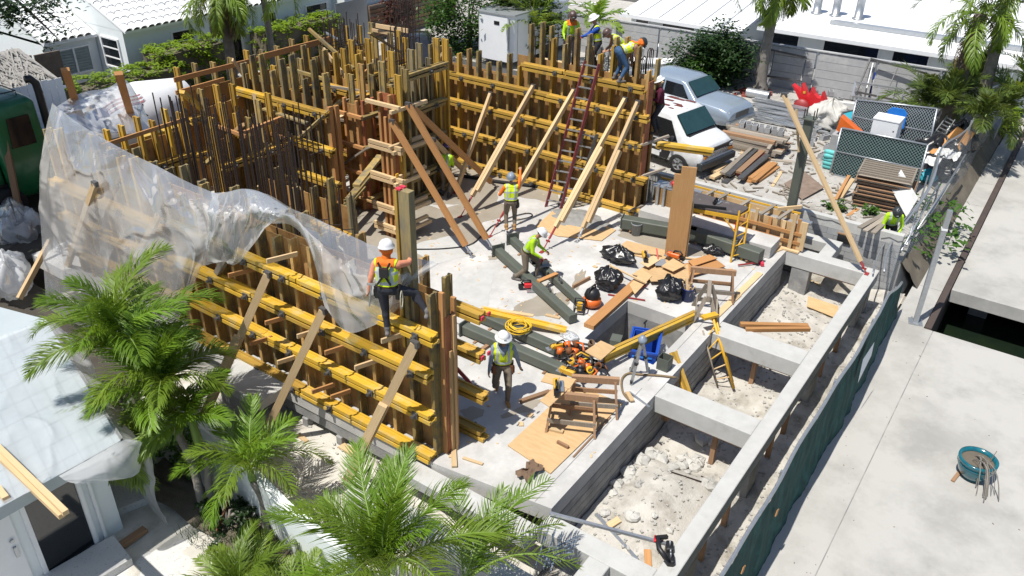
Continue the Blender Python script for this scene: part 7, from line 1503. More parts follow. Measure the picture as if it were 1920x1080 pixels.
q = Vector((31.3, 5.1, VZ)); t = thing('blue_chair', 'bright blue plastic chair behind the white cabinet', 'chair', q); b = MB(); b.poly([(-.25, -.3), (.25, -.3), (.25, .3), (-.25, .3)], .95, 1.0); b.obj('seat', 'blue_light', t, False, True); b = MB(); pts = [(-.35, 1.0), (.35, 1.0), (.33, 1.55), (.2, 1.68), (-.2, 1.68), (-.33, 1.55)]; b.add([(.3, y, z) for y, z in pts]+[(.36, y, z) for y, z in pts], [tuple(range(5, -1, -1)), tuple(range(6, 12))]+[(i, (i+1) % 6, (i+1) % 6+6, i+6) for i in range(6)]); b.obj('backrest', 'blue_light', t, False, True)
for sx in (-.22, .22):
    for sy in (-.26, .26): bar('leg', q+Vector((sx, sy, 0)), q+Vector((sx, sy, .95)), .05, .05, 'blue_light', t)
t = thing('teal_board', 'teal panel in a grey frame leaning left of the upper mesh panel', 'board', yat(1590, 240)); P = [atx(1580, 212, 32.6), atx(1606, 206, 32.6), atx(1598, 236, 32.0), atx(1574, 232, 32.0)]; b = MB(); b.add(P, [(0, 3, 2, 1)]); b.obj('panel', 'teal', t); b = MB(); b.tube(P+[P[0]], .05, 5); b.obj('frame', 'steel_dark', t)
bag('big white rubble sack on the sand behind the dark column', yat(1550, 240), .7, .75, .95, 6.1, 'sack_white', 'sack', 'rubble_sack', None)
for k in range(5): b = MB(); c = yat(1553, 318)+Vector((0, 0, .02)); b.lathe([(.001, -.24), (.06, -.24), (.085, -.15), (.09, 0), (.085, .15), (.06, .24), (.001, .24)], c+Vector((U(-.03, .03), U(-.03, .03), .08+.13*k)), 12, rot=Matrix.Rotation(R_(90), 3, 'X') @ Matrix.Rotation(R_(U(-8, 8)), 3, 'Y')); tag(b.obj('cement_bag', 'teal_bag', None, True), ('lowest', 'second lowest', 'middle', 'second highest', 'topmost')[k]+' teal bag in the pile left of the near mesh panel', 'bag', 'teal bags in a pile')
# red toy boat-like plastic set
t = thing('red_play_set', 'bright red moulded plastic play set with pointed turrets by the back wall', 'toy', yat(1520, 200)); o_ = yat(1520, 200)
def rz_at(x, y): return atx(x, y, o_.x)
prof_ = [(1487, 158), (1496, 165), (1503, 173), (1505, 156), (1511, 168), (1514, 176), (1518, 182), (1523, 164), (1528, 176), (1534, 182), (1540, 184), (1543, 172), (1547, 184), (1551, 196), (1535, 203), (1515, 199), (1500, 186)]
b = MB(); P = [rz_at(x, y) for x, y in prof_]; k = len(P); b.add([p-Vector((.12, 0, 0)) for p in P]+[p+Vector((.25, 0, 0)) for p in P], [tuple(range(k)), tuple(range(2*k-1, k-1, -1))]+[(i, i+k, (i+1) % k+k, (i+1) % k) for i in range(k)]); b.obj('hull', 'red', t)
b = MB(); b.lathe([(.001, -.1), (.32, -.1), (.34, 0), (.32, .1), (.12, .12), (.001, .12)], rz_at(1506, 197)-Vector((.28, 0, 0)), 18, rot=Matrix.Rotation(R_(90), 3, 'Y')); b.obj('round_hatch', 'red_steel', t, True); b = MB(); b.box(rz_at(1510, 172)-Vector((.13, 0, 0)), (.02, .1, .1)); b.obj('sticker', 'yellow_paint', t)
# blue bins in two rows
bins = [(1528, 176, 'leftmost blue bin of the row behind the red play set'), (1545, 178, 'blue bin holding a clear bag behind the red play set'), (1562, 180, 'blue bin holding a red bucket behind the red play set'), (1590, 182, 'rightmost blue bin of the row behind the red play set'), (1628, 192, 'blue bin covered with white sacks'), (1652, 198, 'blue bin with a green load near the upper mesh panel'), (1676, 202, 'blue bin with a red ring near the upper mesh panel'), (1700, 204, 'rightmost blue bin above the upper mesh panel')]
for i, (x, y, l) in enumerate(bins):
    q = yat(x, y)+Vector((1.0, 0, 0)); t = thing('blue_bin', l, 'bin', q, R_(-8+5*(i % 3)), 'blue bins along the grey wall'); W, D, Hh = .62, .62, .62
    b = MB()
    for a, e in (((-W/2, -D/2, 0), (-W/2+.03, D/2, Hh)), ((W/2-.03, -D/2, 0), (W/2, D/2, Hh+.35)), ((-W/2+.031, -D/2, 0), (W/2-.031, -D/2+.03, Hh+.1)), ((-W/2+.031, D/2-.03, 0), (W/2-.031, D/2, Hh+.1)), ((-W/2+.031, -D/2+.031, .25), (W/2-.031, D/2-.031, .3))): b.bb(a, e)
    b.obj('tub', 'blue' if i % 3 else 'navy', t, False, True)
    m_ = (None, 'polythene_thick', 'red', None, 'paper', 'moss', 'red', None)[i]
    if m_: bag('%s in the %s' % (('', 'clear plastic bag', 'red bucket lid', '', 'white sack', 'green bundle', 'red ring', '')[i], l.split(' ', 1)[1] if i == 0 else l), q+Vector((0, 0, .33)), .24, .24, .45, 3.3+i, m_, 'bag', 'bin_load', None)
for i, (x, y, l) in enumerate(((1712, 205, 'small orange toy chair'), (1735, 205, 'orange plastic hoop'))):
    q = yat(x, y); b = MB(); b.tube([q+Vector((0, -.22, 0)), q+Vector((0, -.2, .38)), q+Vector((0, .2, .42)), q+Vector((0, .22, 0))], .05, 6); tag(b.obj('orange_hoop', 'orange', None, True), l+' right of the blue bins', 'toy')
plank('white wrapped roll lying on brown boards in front of the blue bins', yat(1565, 195, .3), yat(1610, 200, .3), .25, .25, 'paper', 'wrapped_roll', 'roll'); plank('brown boards under the white wrapped roll', yat(1560, 200, .05), yat(1645, 208, .05), .3, .15, 'lumber_brown')
# metal gate frames leaning on the wall
def frame(label, P, m='galv'):
    P = [Vector(p) for p in P]; b = MB()
    t = thing('metal_gate', label, 'gate', (P[2]+P[3])/2)
    for i in range(4): bar('frame_tube', P[i], P[(i+1) % 4], .07, .07, m, t)
    bar('frame_tube', P[0].lerp(P[1], .5), P[3].lerp(P[2], .5), .04, .04, m, t)
frame('grey metal gate frame leaning on the panel wall above the blue bins', [atx(1632, 110, 37.3), atx(1738, 138, 37.3), atx(1712, 195, 36.6), atx(1606, 172, 36.6)], 'steel_dark'); frame('dark metal gate frame leaning on the panel wall by the palm trunk', [atx(1395, 82, 37.2), atx(1512, 108, 37.2), atx(1502, 152, 36.6), atx(1388, 135, 36.6)], 'steel_dark'); frame('low bent galvanised rail frame in front of the panel wall', [atx(1604, 154, 36.2), atx(1696, 168, 36.2), atx(1690, 195, 36.0), atx(1598, 180, 36.0)])
plank('thin white pole leaning on the panel wall', atx(1625, 165, 36.7), atx(1637, 118, 37.3), .04, .04, 'white_paint')
# stacked metal decking
for i, (a, c, n_, l, m_) in enumerate((((1196, 112), (1268, 118), 6, 'upper bundle of long white roof sheets behind the van', 'white_paint'), ((1200, 142), (1262, 144), 6, 'lower bundle of long white roof sheets behind the van', 'white_paint'))):
    p, q = yat(*a), yat(*c); t = thing('sheet_bundle', l, 'metal sheets', (p+q)/2); d = (q-p).normalized()
    for k in range(10): bar('metal_sheet', p+Vector((0, 0, .12+.065*k))-d*(.8+U(-.05, .05)), q+Vector((0, 0, .12+.065*k))+d*U(-.05, .05), 1.0, .05, 'metal_deck' if k < 9 else m_, t)
    for f_ in (.1, .8): bar('bearer', p.lerp(q, f_)+Vector((-.55, 0, .04)), p.lerp(q, f_)+Vector((.55, 0, .04)), .1, .09, 'lumber_old', t)
t = thing('metal_stud_heap', 'spread of shiny galvanised metal studs on the ground in front of the pickup', 'metal studs', yat(1455, 205))
for k in range(30): p = yat(1408+U(-4, 14), 188+1.35*k); bar('metal_stud', p+Vector((0, 0, .05+U(0, .15))), p+Vector((.4*U(-1, 1), -3.0+U(-.5, .5), .05+U(0, .15))), .09, .04, 'galv' if k % 3 else 'metal_deck', t)
t = thing('brick_rubble', 'low heap of red brick rubble beyond the pickup bonnet', 'rubble', yat(1410, 175))
for k in range(40): p = yat(1375+U(0, 70), 168+U(0, 14)); b = MB(); b.box(p+Vector((0, 0, .05)), (.22, .1, .09), U(0, 3)); b.obj('brick', 'brick_red' if k % 3 else 'concrete_grey', t)
b = MB(); b.lathe([(.2, -.5), (.2, .5)], yat(1420, 185)+Vector((0, 0, .2)), 14, rot=Matrix.Rotation(R_(90), 3, 'X')); tag(b.obj('grey_pipe', 'metal_deck', None, True), 'short fat grey pipe lying in front of the pickup grille', 'pipe')
# debris by the chain link fence
for i, (x, y, rx, ry, h_, l) in enumerate(((1755, 300, .8, .9, .8, 'black plastic heap beside the near mesh panel'), (1790, 285, .9, .7, .9, 'black plastic heap higher up by the sagging fence'), (1745, 330, .6, .7, .6, 'black plastic heap nearest the white scuffed board'))): bag(l, yat(x, y), rx, ry, h_, 12+i*1.7, 'black_bag', 'plastic heap', 'plastic_heap', None)
for i, (x, y, l) in enumerate(((1770, 285, 'white torn sheet on the black plastic heap'), (1748, 302, 'small white sheet on the black plastic heap'), (1785, 291, 'crumpled white sheet by the sagging fence'))):
    q = yat(x, y, .55); b = MB(); b.grid(lambda u, v: q+Vector(((u-.5)*.9, (v-.5)*.45, .12*ns(u*4, v*4, i))), 8, 6); tag(b.obj('torn_sheet', 'paper'), l, 'sheet')
bag('small teal bag under the fallen fence rails', yat(1738, 340), .3, .3, .35, 17.7, 'teal', 'bag', 'small_bag', None)
sheet3('long orange plywood sheet leaning by the ladder at the sagging fence', [yat(1742, 285, .2), yat(1752, 296, .1), yat(1812, 246, .6), yat(1795, 238, .9)], 'ply_bright', name='plywood_sheet', cat='plywood'); sheet3('second orange plywood sheet nearest the sagging fence', [yat(1790, 280, .3), yat(1802, 284, .2), yat(1828, 250, .6), yat(1815, 243, .8)], 'ply_bright', name='plywood_sheet', cat='plywood'); sheet3('grey rounded board leaning right of the white cabinet', [yat(1725, 265, .0), yat(1738, 268, .0), yat(1748, 232, .9), yat(1736, 234, .9)], 'lumber_old')
ladder('aluminium_ladder', 'aluminium ladder lying over the plywood sheets at the sagging fence', yat(1743, 262, .4), yat(1762, 270, .3), yat(1776, 218, .9), yat(1790, 226, .8), 7, 'galv', 'galv'); b = bar('yellow_strip', yat(1822, 240, .6), yat(1836, 228, .8), .2, .05, 'yellow_paint'); tag(b, 'bright yellow strip at the far end of the plywood sheets', 'strip')
# light litter on the yard ground
b = MB(); rl = random.Random(9)
for k in range(1600):
    x, y = rl.uniform(23.0, 37), rl.uniform(2.8, 20); s = rl.uniform(.02, .07); b.box((x, y, VZ+s*.3), (s*rl.uniform(1, 2.4), s, s*.6), rl.uniform(0, 6))
stuff(b.obj('gravel_scatter', 'rubble')); b = MB()
for k in range(260):
    x, y = rl.uniform(23.1, 32), rl.uniform(2.8, 9.3); a = rl.uniform(0, 3); l_ = rl.uniform(.1, .5); b.bar((x, y, VZ+.03), (x+l_*math.cos(a), y+l_*math.sin(a), VZ+.04), .05, .03)
stuff(b.obj('wood_litter', 'lumber_old'))
# ================================================================== polythene
def cr(a, t):
    n = len(a)-1; f = min(max(t, 0), .9999)*n; i = int(f); s = f-i
    p0, p1, p2, p3 = a[max(i-1, 0)], a[i], a[min(i+1, n)], a[min(i+2, n)]
    return .5*((2*p1)+(p2-p0)*s+(2*p0-5*p1+4*p2-p3)*s*s+(3*p1-p0-3*p2+p3)*s**3)
def drape(name, label, rows, nu, nv, m, amp=.05, seed=0.0, nrm=Vector((-1, -.15, .25)), fr=(7, 3), pins=5, asp=2.0):
    """rows of control points in the world, top row first"""
    b = MB(); rg_ = random.Random(int(seed*7)); LN = []
    for k in range(pins):
        for m_ in range(5): x0 = (k+.35)/pins; LN.append((x0, .0 if m_ else .25, min(1, max(0, x0+rg_.uniform(-.32, .32))), rg_.uniform(.35, 1.0), rg_.uniform(.018, .07), rg_.choice((1, -1, .7))*rg_.uniform(.5, 1.1)))
    def f(u, v):
        p = cr([cr(r, u) for r in rows], v)
        d = .9*ns(u*fr[0]*.5, v*fr[1]*.8, seed)+.35*ns(u*fr[0]*1.3-v*2, v*fr[1]+u*2, seed+3)+.5*max(0, 1-abs(ns(u*2.2+v*1.1, v*1.7-u*1.6, seed+5))*7)**2
        for x0, y0, x1, y1, w_, h_ in LN:
            ex, ey = x1-x0, y1-y0; q = max(0, min(1, ((u-x0)*ex+(v-y0)*ey)/(ex*ex+ey*ey))); r = math.hypot((u-x0-ex*q)*asp, v-y0-ey*q)
            d += h_*max(0, 1-r/(w_*(.35+q)))*(1-q)**.6
        return p+nrm*(amp*d*min(1, .15+v*4))
    b.grid(f, nu, nv); return tag(b.obj(name, m, None, True), label, 'plastic sheet')
def RX(pts): return [atx(x, y, X) for x, y, X in pts]
drape('polythene_sheet', 'large translucent polythene sheet hanging over the left end of the near wall', [
    RX([(98, 193, 8.9), (140, 226, 8.85), (188, 256, 8.85), (240, 285, 8.85), (292, 310, 8.8), (350, 340, 8.8), (408, 364, 8.75)]),
    RX([(82, 262, 8.6), (128, 290, 8.5), (180, 318, 8.5), (236, 340, 8.45), (290, 350, 8.5), (346, 372, 8.45), (408, 385, 8.5)]),
    RX([(74, 340, 8.4), (118, 365, 8.3), (176, 385, 8.35), (232, 405, 8.2), (288, 410, 8.3), (342, 420, 8.25), (404, 415, 8.4)]),
    RX([(78, 450, 8.3), (122, 472, 8.1), (176, 485, 8.2), (230, 500, 8.0), (284, 505, 8.15), (336, 502, 8.1), (392, 462, 8.35)]),
    RX([(86, 575, 8.1), (126, 600, 7.9), (176, 620, 8.0), (228, 640, 7.8), (282, 640, 8.0), (324, 615, 8.0), (362, 540, 8.3)])], 110, 80, 'polythene', .09, 1.0, fr=(5, 2.5))
drape('polythene_sheet', 'bunched pouch of polythene hanging at the middle of the near wall', [
    RX([(398, 362, 8.8), (425, 360, 8.8), (455, 354, 8.85), (490, 360, 8.9), (540, 390, 8.95)]),
    RX([(400, 395, 8.4), (424, 398, 8.3), (452, 394, 8.4), (490, 390, 8.5), (536, 404, 8.7)]),
    RX([(390, 445, 8.4), (420, 446, 8.2), (446, 444, 8.35), (478, 426, 8.5), (520, 412, 8.6)]),
    RX([(376, 500, 8.4), (420, 490, 8.3), (442, 496, 8.3), (466, 470, 8.4), (500, 424, 8.5)])], 60, 40, 'polythene', .12, 4.0, fr=(4, 2))
drape('polythene_sheet', 'long tail of clear polythene sweeping over the near wall to the worker on top', [
    RX([(460, 354, 9.3), (505, 366, 9.3), (545, 390, 9.3), (585, 406, 9.25), (650, 438, 9.2), (705, 462, 9.2), (765, 480, 9.2), (812, 490, 9.2)]),
    RX([(474, 388, 8.6), (516, 394, 8.65), (556, 410, 8.6), (592, 440, 8.55), (648, 500, 8.55), (705, 520, 8.65), (765, 520, 8.85), (822, 495, 9.2)]),
    RX([(486, 406, 8.55), (522, 404, 8.5), (562, 420, 8.45), (602, 500, 8.4), (652, 560, 8.4), (700, 570, 8.55), (752, 550, 8.8), (806, 505, 9.2)]),
    RX([(510, 420, 8.6), (545, 425, 8.55), (580, 470, 8.4), (612, 575, 8.3), (652, 622, 8.3), (692, 614, 8.5), (740, 585, 8.75), (795, 520, 9.2)])], 120, 60, 'polythene_clear', .09, 7.0, fr=(6, 2))
def RY(pts): return [aty(x, y, Y) for x, y, Y in pts]
drape('polythene_sheet', 'polythene sheet stretched in front of the white mixer drum', [RY([(100, 204, 22.5), (150, 175, 22.8), (200, 165, 23), (236, 150, 23.2), (262, 190, 23.2)]), RY([(108, 225, 22), (160, 208, 22.4), (205, 205, 22.6), (245, 200, 22.6), (275, 215, 22.6)]), RY([(118, 250, 21.7), (165, 250, 21.8), (205, 250, 21.8), (250, 250, 21.8), (290, 242, 21.9)])], 50, 30, 'polythene_thick', .10, 11.0, Vector((0, -1, .2)), fr=(4, 3))
# over the neighbour's roof, hanging off its edges
A2, B2, C2 = at(232, 828, RZ), at(90, 600, RZ), at(-60, 990, RZ)
def roof_film(u, v):
    p = A2+(B2-A2)*u+(C2-A2)*v; z = .035+.03*ns(u*9, v*3, 2)+.05*max(0, ns(u*3+v*5, v*9, 6))+.06*max(0, 1-abs(ns(u*2.2+v*1.5, v*3.5-u*2, 8))*5)**2
    return p+Vector((0, 0, max(.012, z)))
b = MB(); b.grid(roof_film, 80, 80); tag(b.obj('polythene_sheet', 'polythene_roof', None, True), 'clear polythene spread over the flat white roof at lower left', 'plastic sheet')
e_ = (A2-B2).normalized(); o_ = Vector((e_.y, -e_.x, 0)); o_ = o_ if o_.x > 0 else -o_
drape('polythene_sheet', 'polythene hanging down the side of the flat roofed house behind the palms', [[B2.lerp(A2, k/5)+Vector((0, 0, .03)) for k in range(6)], [B2.lerp(A2, k/5)+o_*(.25+.1*(k % 2))+Vector((0, 0, -.45)) for k in range(6)], [B2.lerp(A2, k/5)+o_*(.10+.15*(k % 2))+Vector((0, 0, -1.35)) for k in range(6)], [B2.lerp(A2, k/5)+o_*(.22+.12*(k % 2))+Vector((0, 0, -2.2)) for k in range(6)]], 70, 40, 'polythene_thick', .08, 15.0, o_, fr=(6, 2))
f_ = (C2-A2).normalized(); n2 = Vector((.1, -1, 0))
drape('polythene_sheet', 'corner flap of polythene blown out from the flat roof edge', [[A2+Vector((.02, 0, .04)), A2+f_*.5+Vector((0, 0, .03)), A2+f_*1.1+Vector((0, 0, .03))], [A2+Vector((.25, -.05, -.15)), A2+f_*.4+n2*.25+Vector((0, 0, -.15)), A2+f_*1.05+n2*.12+Vector((0, 0, -.08))], [A2+Vector((.35, .25, -.55)), A2+f_*.1+n2*.25+Vector((0, 0, -.55)), A2+f_*.9+n2*.2+Vector((0, 0, -.2))]], 40, 24, 'polythene_thick', .03, 19.0, n2, fr=(3, 3), pins=1)
bag('white plastic wrapped bundle at the left picture edge', at(26, 556, -.9), .55, .6, 1.1, 21.3, 'polythene_thick', 'bundle', 'wrapped_bundle', None); bag('grey plastic covered heap in the shade at the left edge', at(48, 470, -.9), .7, .8, 1.3, 23.3, 'polythene', 'heap', 'covered_heap', None)
# ================================================================== plants
def leaf_cloud(b, pts, size, n_each, spread, rg, flat=.5, mi=0):
    """little two-faced leaves scattered round the given points"""
    for p in pts:
        for _ in range(n_each):
            c = Vector(p)+Vector((rg.gauss(0, spread), rg.gauss(0, spread), rg.gauss(0, spread*.8))); a = rg.uniform(0, 6.283); t_ = rg.uniform(-.5, 1.0)*flat*1.6
            d = Vector((math.cos(a)*math.cos(t_), math.sin(a)*math.cos(t_), -math.sin(t_))); s = Vector((-math.sin(a), math.cos(a), rg.uniform(-.5, .5)*flat)).normalized(); L = size*rg.uniform(.6, 1.25); W = L*.30
            n_ = d.cross(s)*L*.06
            b.add([c, c+d*L*.5+s*W+n_, c+d*L, c+d*L*.5-s*W+n_], [(0, 1, 2), (0, 2, 3)], mi)
def tree(name, label, base, c, r, n_cl, n_each, size, m, trunk='trunk_dark', seed=1, group=None, limbs=6, shell_=.55, zlim=None, cat='tree'):
    rg = random.Random(seed); base, c, r = Vector(base), Vector(c), Vector(r); t = thing(name, label, cat, base, 0, group)
    pts = []
    while len(pts) < n_cl:
        d = Vector((rg.gauss(0, 1), rg.gauss(0, 1), rg.gauss(0, 1))).normalized(); k = rg.uniform(shell_, 1)*(1+.35*ns(d.x*2+seed, d.y*2, d.z*2))
        pts.append(c+Vector((d.x*r.x, d.y*r.y, d.z*r.z))*k)
    b = MB(); leaf_cloud(b, pts, size, n_each, min(r)*.16, rg); b.obj('crown', m, t)
    b = MB(); b.tube([base, base.lerp(c, .5)+Vector((.1, .05, 0)), c], [.05*r.z+.07, .04*r.z+.05, .04], 8)
    for k in range(limbs): q = pts[k*len(pts)//limbs]; s_ = base.lerp(c, .55); b.tube([s_, s_.lerp(q, .5)+Vector((0, 0, .15)), q], [.05, .035, .012], 5)
    b.obj('trunk', trunk, t, True); return t
FR = {}
def frond_mesh(kind, L, n, leaf, lw, curve, m, seed, droop=.35, sweep=.9):
    rg = random.Random(seed); b = MB(); P = []; p = Vector((0, 0, 0)); el = 0.0; steps = 26
    for i in range(steps+1):
        P.append(p.copy()); el = -curve*(i/steps)**1.5; p = p+Vector((math.cos(el), 0, math.sin(el)))*(L/steps)
    b.tube(P, [.022*(1-i/steps*.85)*(L/2)+.002 for i in range(steps+1)], 5, 1)
    for i in range(n):
        t_ = .10+.90*i/(n-1); f = t_*steps; k = min(int(f), steps-1); q = P[k].lerp(P[k+1], f-k); d = (P[k+1]-P[k]).normalized(); nrm = Vector((-d.z, 0, d.x))
        ll = leaf*(math.sin(math.pi*min(1, .16+.80*t_))**.6)*rg.uniform(.85, 1.1)
        for s in (1, -1):
            sw = sweep*(1-.35*t_)+rg.uniform(-.12, .12); dr = (Vector((0, s, 0))*math.sin(sw)+d*math.cos(sw)+nrm*rg.uniform(-.15, .75)).normalized()
            w_ = lw*rg.uniform(.8, 1.15); a = [q]; dd = dr.copy()
            for j in range(3): a.append(a[-1]+dd*ll/3); dd = (dd+Vector((0, 0, -droop*rg.uniform(.6, 1.3)))).normalized()
            wd = dr.cross(nrm).normalized(); vs = []
            for j, (pp_, ww) in enumerate(zip(a, (.55, 1, .8, .06))): vs += [pp_-wd*w_*ww*.5, pp_+wd*w_*ww*.5]
            b.add(vs, [(0, 1, 3, 2), (2, 3, 5, 4), (4, 5, 7, 6)], 0)
    return b.mesh('frond', [m, 'crownshaft'])
def palm(label, base, top, r, n, L, leaf, lw, m, curve=1.3, elev=(80, 5), shaft=0.0, seed=1, trunk='trunk', name='palm_tree', dead=0, droop=.48, nleaf=54, az=None, group=None, cat='palm tree', kinds=3, sweep=.9):
    rg = random.Random(seed); base, top = Vector(base), Vector(top); t = thing(name, label, cat, base, 0, group)
    if r > 0:
        k = 26; P = [base.lerp(top, i/k)+Vector((.06*math.sin(i*.22+seed), .05*math.sin(i*.17), 0)) for i in range(k+1)]; b = MB()
        b.tube(P, [(r*(1.35 if i < 2 else 1)*(1-.25*i/k))*(1.07 if i % 2 else 1) for i in range(k+1)], 10); b.obj('trunk', trunk, t, True)
    if shaft:
        b = MB(); d = (top-base).normalized(); b.tube([top-d*.05, top+d*shaft*.2, top+d*shaft*.6, top+d*shaft], [r*.85, r*1.0, r*.8, r*.45], 10); b.obj('crownshaft', 'crownshaft', t, True); top = top+d*shaft*.85
    ms = [frond_mesh(label, L*(.9+.12*k), nleaf, leaf, lw, curve*(.85+.2*k), 'leaf_palm_yellow' if (m == 'leaf_palm' and k == 2) else m, seed*10+k, droop, sweep) for k in range(kinds)]
    for i in range(n):
        a = (i*2.399+seed) if az is None else R_(rg.uniform(*az)); f = i/max(1, n-1); e = R_(elev[0]+(elev[1]-elev[0])*f+rg.uniform(-9, 9))
        Mx = Matrix.Translation(top+Vector((.03*math.cos(a), .03*math.sin(a), 0))) @ Matrix.Rotation(a, 4, 'Z') @ Matrix.Rotation(-e, 4, 'Y') @ Matrix.Rotation(rg.uniform(-.5, .5), 4, 'X') @ Matrix.Scale(rg.uniform(.85, 1.08), 4)
        inst('frond', ms[i % kinds], Mx, t)
    if dead:
        md = frond_mesh('d', L*.7, 26, leaf*.6, lw*.8, .5, 'dry_frond', seed+77, .5)
        for i in range(dead): a = i*2.4; inst('dead_frond', md, Matrix.Translation(top-Vector((0, 0, .15+.1*(i % 3)))) @ Matrix.Rotation(a, 4, 'Z') @ Matrix.Rotation(R_(68+rg.uniform(-10, 12)), 4, 'Y'), t)
    return t
GP = 'christmas palms by the garden wall'
palm('foreground palm with grey ringed trunk, right one of the pair by the garden wall', at(415, 958, -1.2), at(374, 834, .3), .085, 9, 1.05, .40, .022, 'leaf_palm', 1.35, (84, 22), .72, 3, group=GP, nleaf=84); palm('foreground palm with grey ringed trunk, left one of the pair by the garden wall', at(392, 962, -1.2), at(322, 782, .85), .085, 13, 1.5, .56, .025, 'leaf_palm', 1.3, (84, 14), .7, 5, group=GP, nleaf=84)
palm('tallest foreground palm, its crown against the hanging polythene', at(292, 852, -1.15), at(240, 672, 1.6), .085, 14, 1.75, .58, .026, 'leaf_palm', 1.3, (86, 12), .6, 8, group=GP, nleaf=84); palm('foreground palm with yellow tinged lower fronds leaning over the flat roof', at(270, 868, -1.15), at(250, 780, .4), .08, 8, 1.7, .52, .024, 'leaf_palm_yellow', 1.9, (30, -15), .4, 13, group=GP, nleaf=76, az=(120, 250))
palm('slim palm at the bottom left of the near sand, fronds fanning to both sides', at(512, 1015, -1.2), at(474, 900, .0), .07, 13, 1.3, .44, .020, 'leaf_palm', 1.2, (76, 12), .3, 17, group=GP, nleaf=54)
palm('big feathery palm at the bottom centre reaching over the front beams', at(735, 1150, -1.3), at(722, 1080, .55), .09, 13, 1.9, .56, .019, 'leaf_palm', 1.0, (88, 34), .3, 23, nleaf=96, droop=.36); palm('feathery palm right of the big one, thin fronds over the front corner beam', at(870, 1180, -1.3), at(868, 1100, .4), .07, 7, 1.85, .46, .020, 'leaf_palm', 1.1, (70, 25), .2, 29, nleaf=36, droop=.25, az=(-70, 40))
palm('yellow green clumping palm at the lower left corner of the garden', at(450, 1120, -1.2), at(450, 1118, -1.1), 0, 20, 1.15, .38, .022, 'leaf_palm_yellow', 1.2, (85, 30), 0, 31, nleaf=40, name='clumping_palm'); palm('second yellow green clumping palm at the bottom edge', at(560, 1160, -1.2), at(560, 1158, -1.1), 0, 16, 1.25, .38, .022, 'leaf_palm_yellow', 1.2, (85, 30), 0, 37, nleaf=40, name='clumping_palm')
tree('garden_shrub', 'leafy green shrub between the palm trunks and the flat roofed house', at(310, 850, -1.15), at(300, 790, -.3), (.65, .9, .7), 60, 26, .10, 'leaf_tree', 'trunk', 3, cat='shrub'); tree('garden_shrub', 'low dark shrub at the foot of the garden wall', at(430, 985, -1.15), at(430, 975, -.95), (.5, .7, .25), 40, 30, .09, 'leaf_dark', 'trunk', 4, cat='shrub'); tree('garden_shrub', 'small leafy shrub beside the concrete ledge pier', at(350, 870, -1.1), at(352, 845, -.5), (.35, .5, .5), 26, 22, .09, 'leaf_tree', 'trunk', 14, cat='shrub')
rg = random.Random(2); b = MB()
for k in range(2600):
    q = Vector((rg.uniform(5.3, 6.9), rg.uniform(7.6, 11.0), -1.06)); a = rg.uniform(0, 6.28); l_ = rg.uniform(.08, .22); d = Vector((math.cos(a)*.5, math.sin(a)*.5, 1)).normalized()*l_; s = Vector((-math.sin(a), math.cos(a), 0))*.007; b.add([q-s, q+s, q+d], [(0, 1, 2)])
stuff(b.obj('grass', 'leaf_dark'))
o = bar('rusty_pole', at(405, 1000, -1.1), at(442, 900, -.4), .04, .04, 'leather'); tag(o, 'thin rusty pole leaning against the garden wall', 'pole')
# back palms
q = atx(1428, 158, 36); t1 = palm('coconut palm trunk rising past the panel wall, fronds hanging at the top edge', Vector((q.x, q.y, VZ)), atx(1462, -50, 36), .24, 12, 2.3, .75, .05, 'leaf_palm_yellow', 1.9, (10, -50), 0, 41, 'trunk', droop=.6, nleaf=50, dead=3)
q = atx(1790, 185, 35.5); palm('thick ragged palm trunk at upper right, left of the two', Vector((q.x, q.y, VZ)), atx(1838, 25, 35.5), .30, 10, 2.5, .7, .045, 'leaf_palm_yellow', 1.7, (45, -35), 0, 43, 'trunk_dark', droop=.6, nleaf=50, dead=6); q = atx(1850, 190, 35.5); palm('smooth slanting palm trunk at upper right, right of the two', Vector((q.x, q.y, VZ)), atx(1898, -35, 35.5), .24, 9, 2.5, .7, .045, 'leaf_palm', 1.8, (50, -35), 0, 47, 'trunk', droop=.6, nleaf=50, dead=3)
for i, (x, y, X, n, L, l, m) in enumerate(((1735, 205, 35.0, 11, 1.9, 'dark low palm clump in front of the panel wall, left of the ragged trunk', 'leaf_back'), (1775, 200, 34.6, 12, 1.8, 'dark low palm clump at the foot of the ragged trunk', 'leaf_back'), (1880, 215, 35.2, 11, 2.0, 'low palm clump behind the smooth slanting trunk', 'leaf_back'), (1925, 190, 35.5, 11, 2.1, 'palm clump with yellow tips at the right picture edge', 'leaf_palm_yellow'), (1845, 225, 33.6, 10, 1.4, 'small shaded palm clump by the end of the sagging fence', 'leaf_back'), (1820, 170, 36.8, 9, 2.1, 'tall shaded palm clump between the two right trunks', 'leaf_back'))):
    q = atx(x, y, X); q.z = max(q.z, VZ+.1); palm(l, q, q+Vector((0, 0, .1)), 0, n, L, .6, .05, m, 1.3, (85, 10), 0, 53+i, name='low_palm', nleaf=36, droop=.4)
q = aty(432, 95, 28.3); palm('palm with a skirt of brown dead fronds in front of the tiled house', Vector((q.x, q.y, -.4)), aty(408, -25, 28.3), .22, 10, 2.3, .7, .05, 'leaf_palm_yellow', 2.0, (10, -50), 0, 61, 'trunk_dark', droop=.6, nleaf=46, dead=12); q = aty(517, 92, 28.3); palm('slender grey palm trunk in front of the second hedge', Vector((q.x, q.y, -.4)), aty(478, -70, 28.3), .15, 12, 2.6, .75, .055, 'leaf_palm', 1.6, (50, -20), 0, 67, 'trunk', droop=.5, nleaf=46)
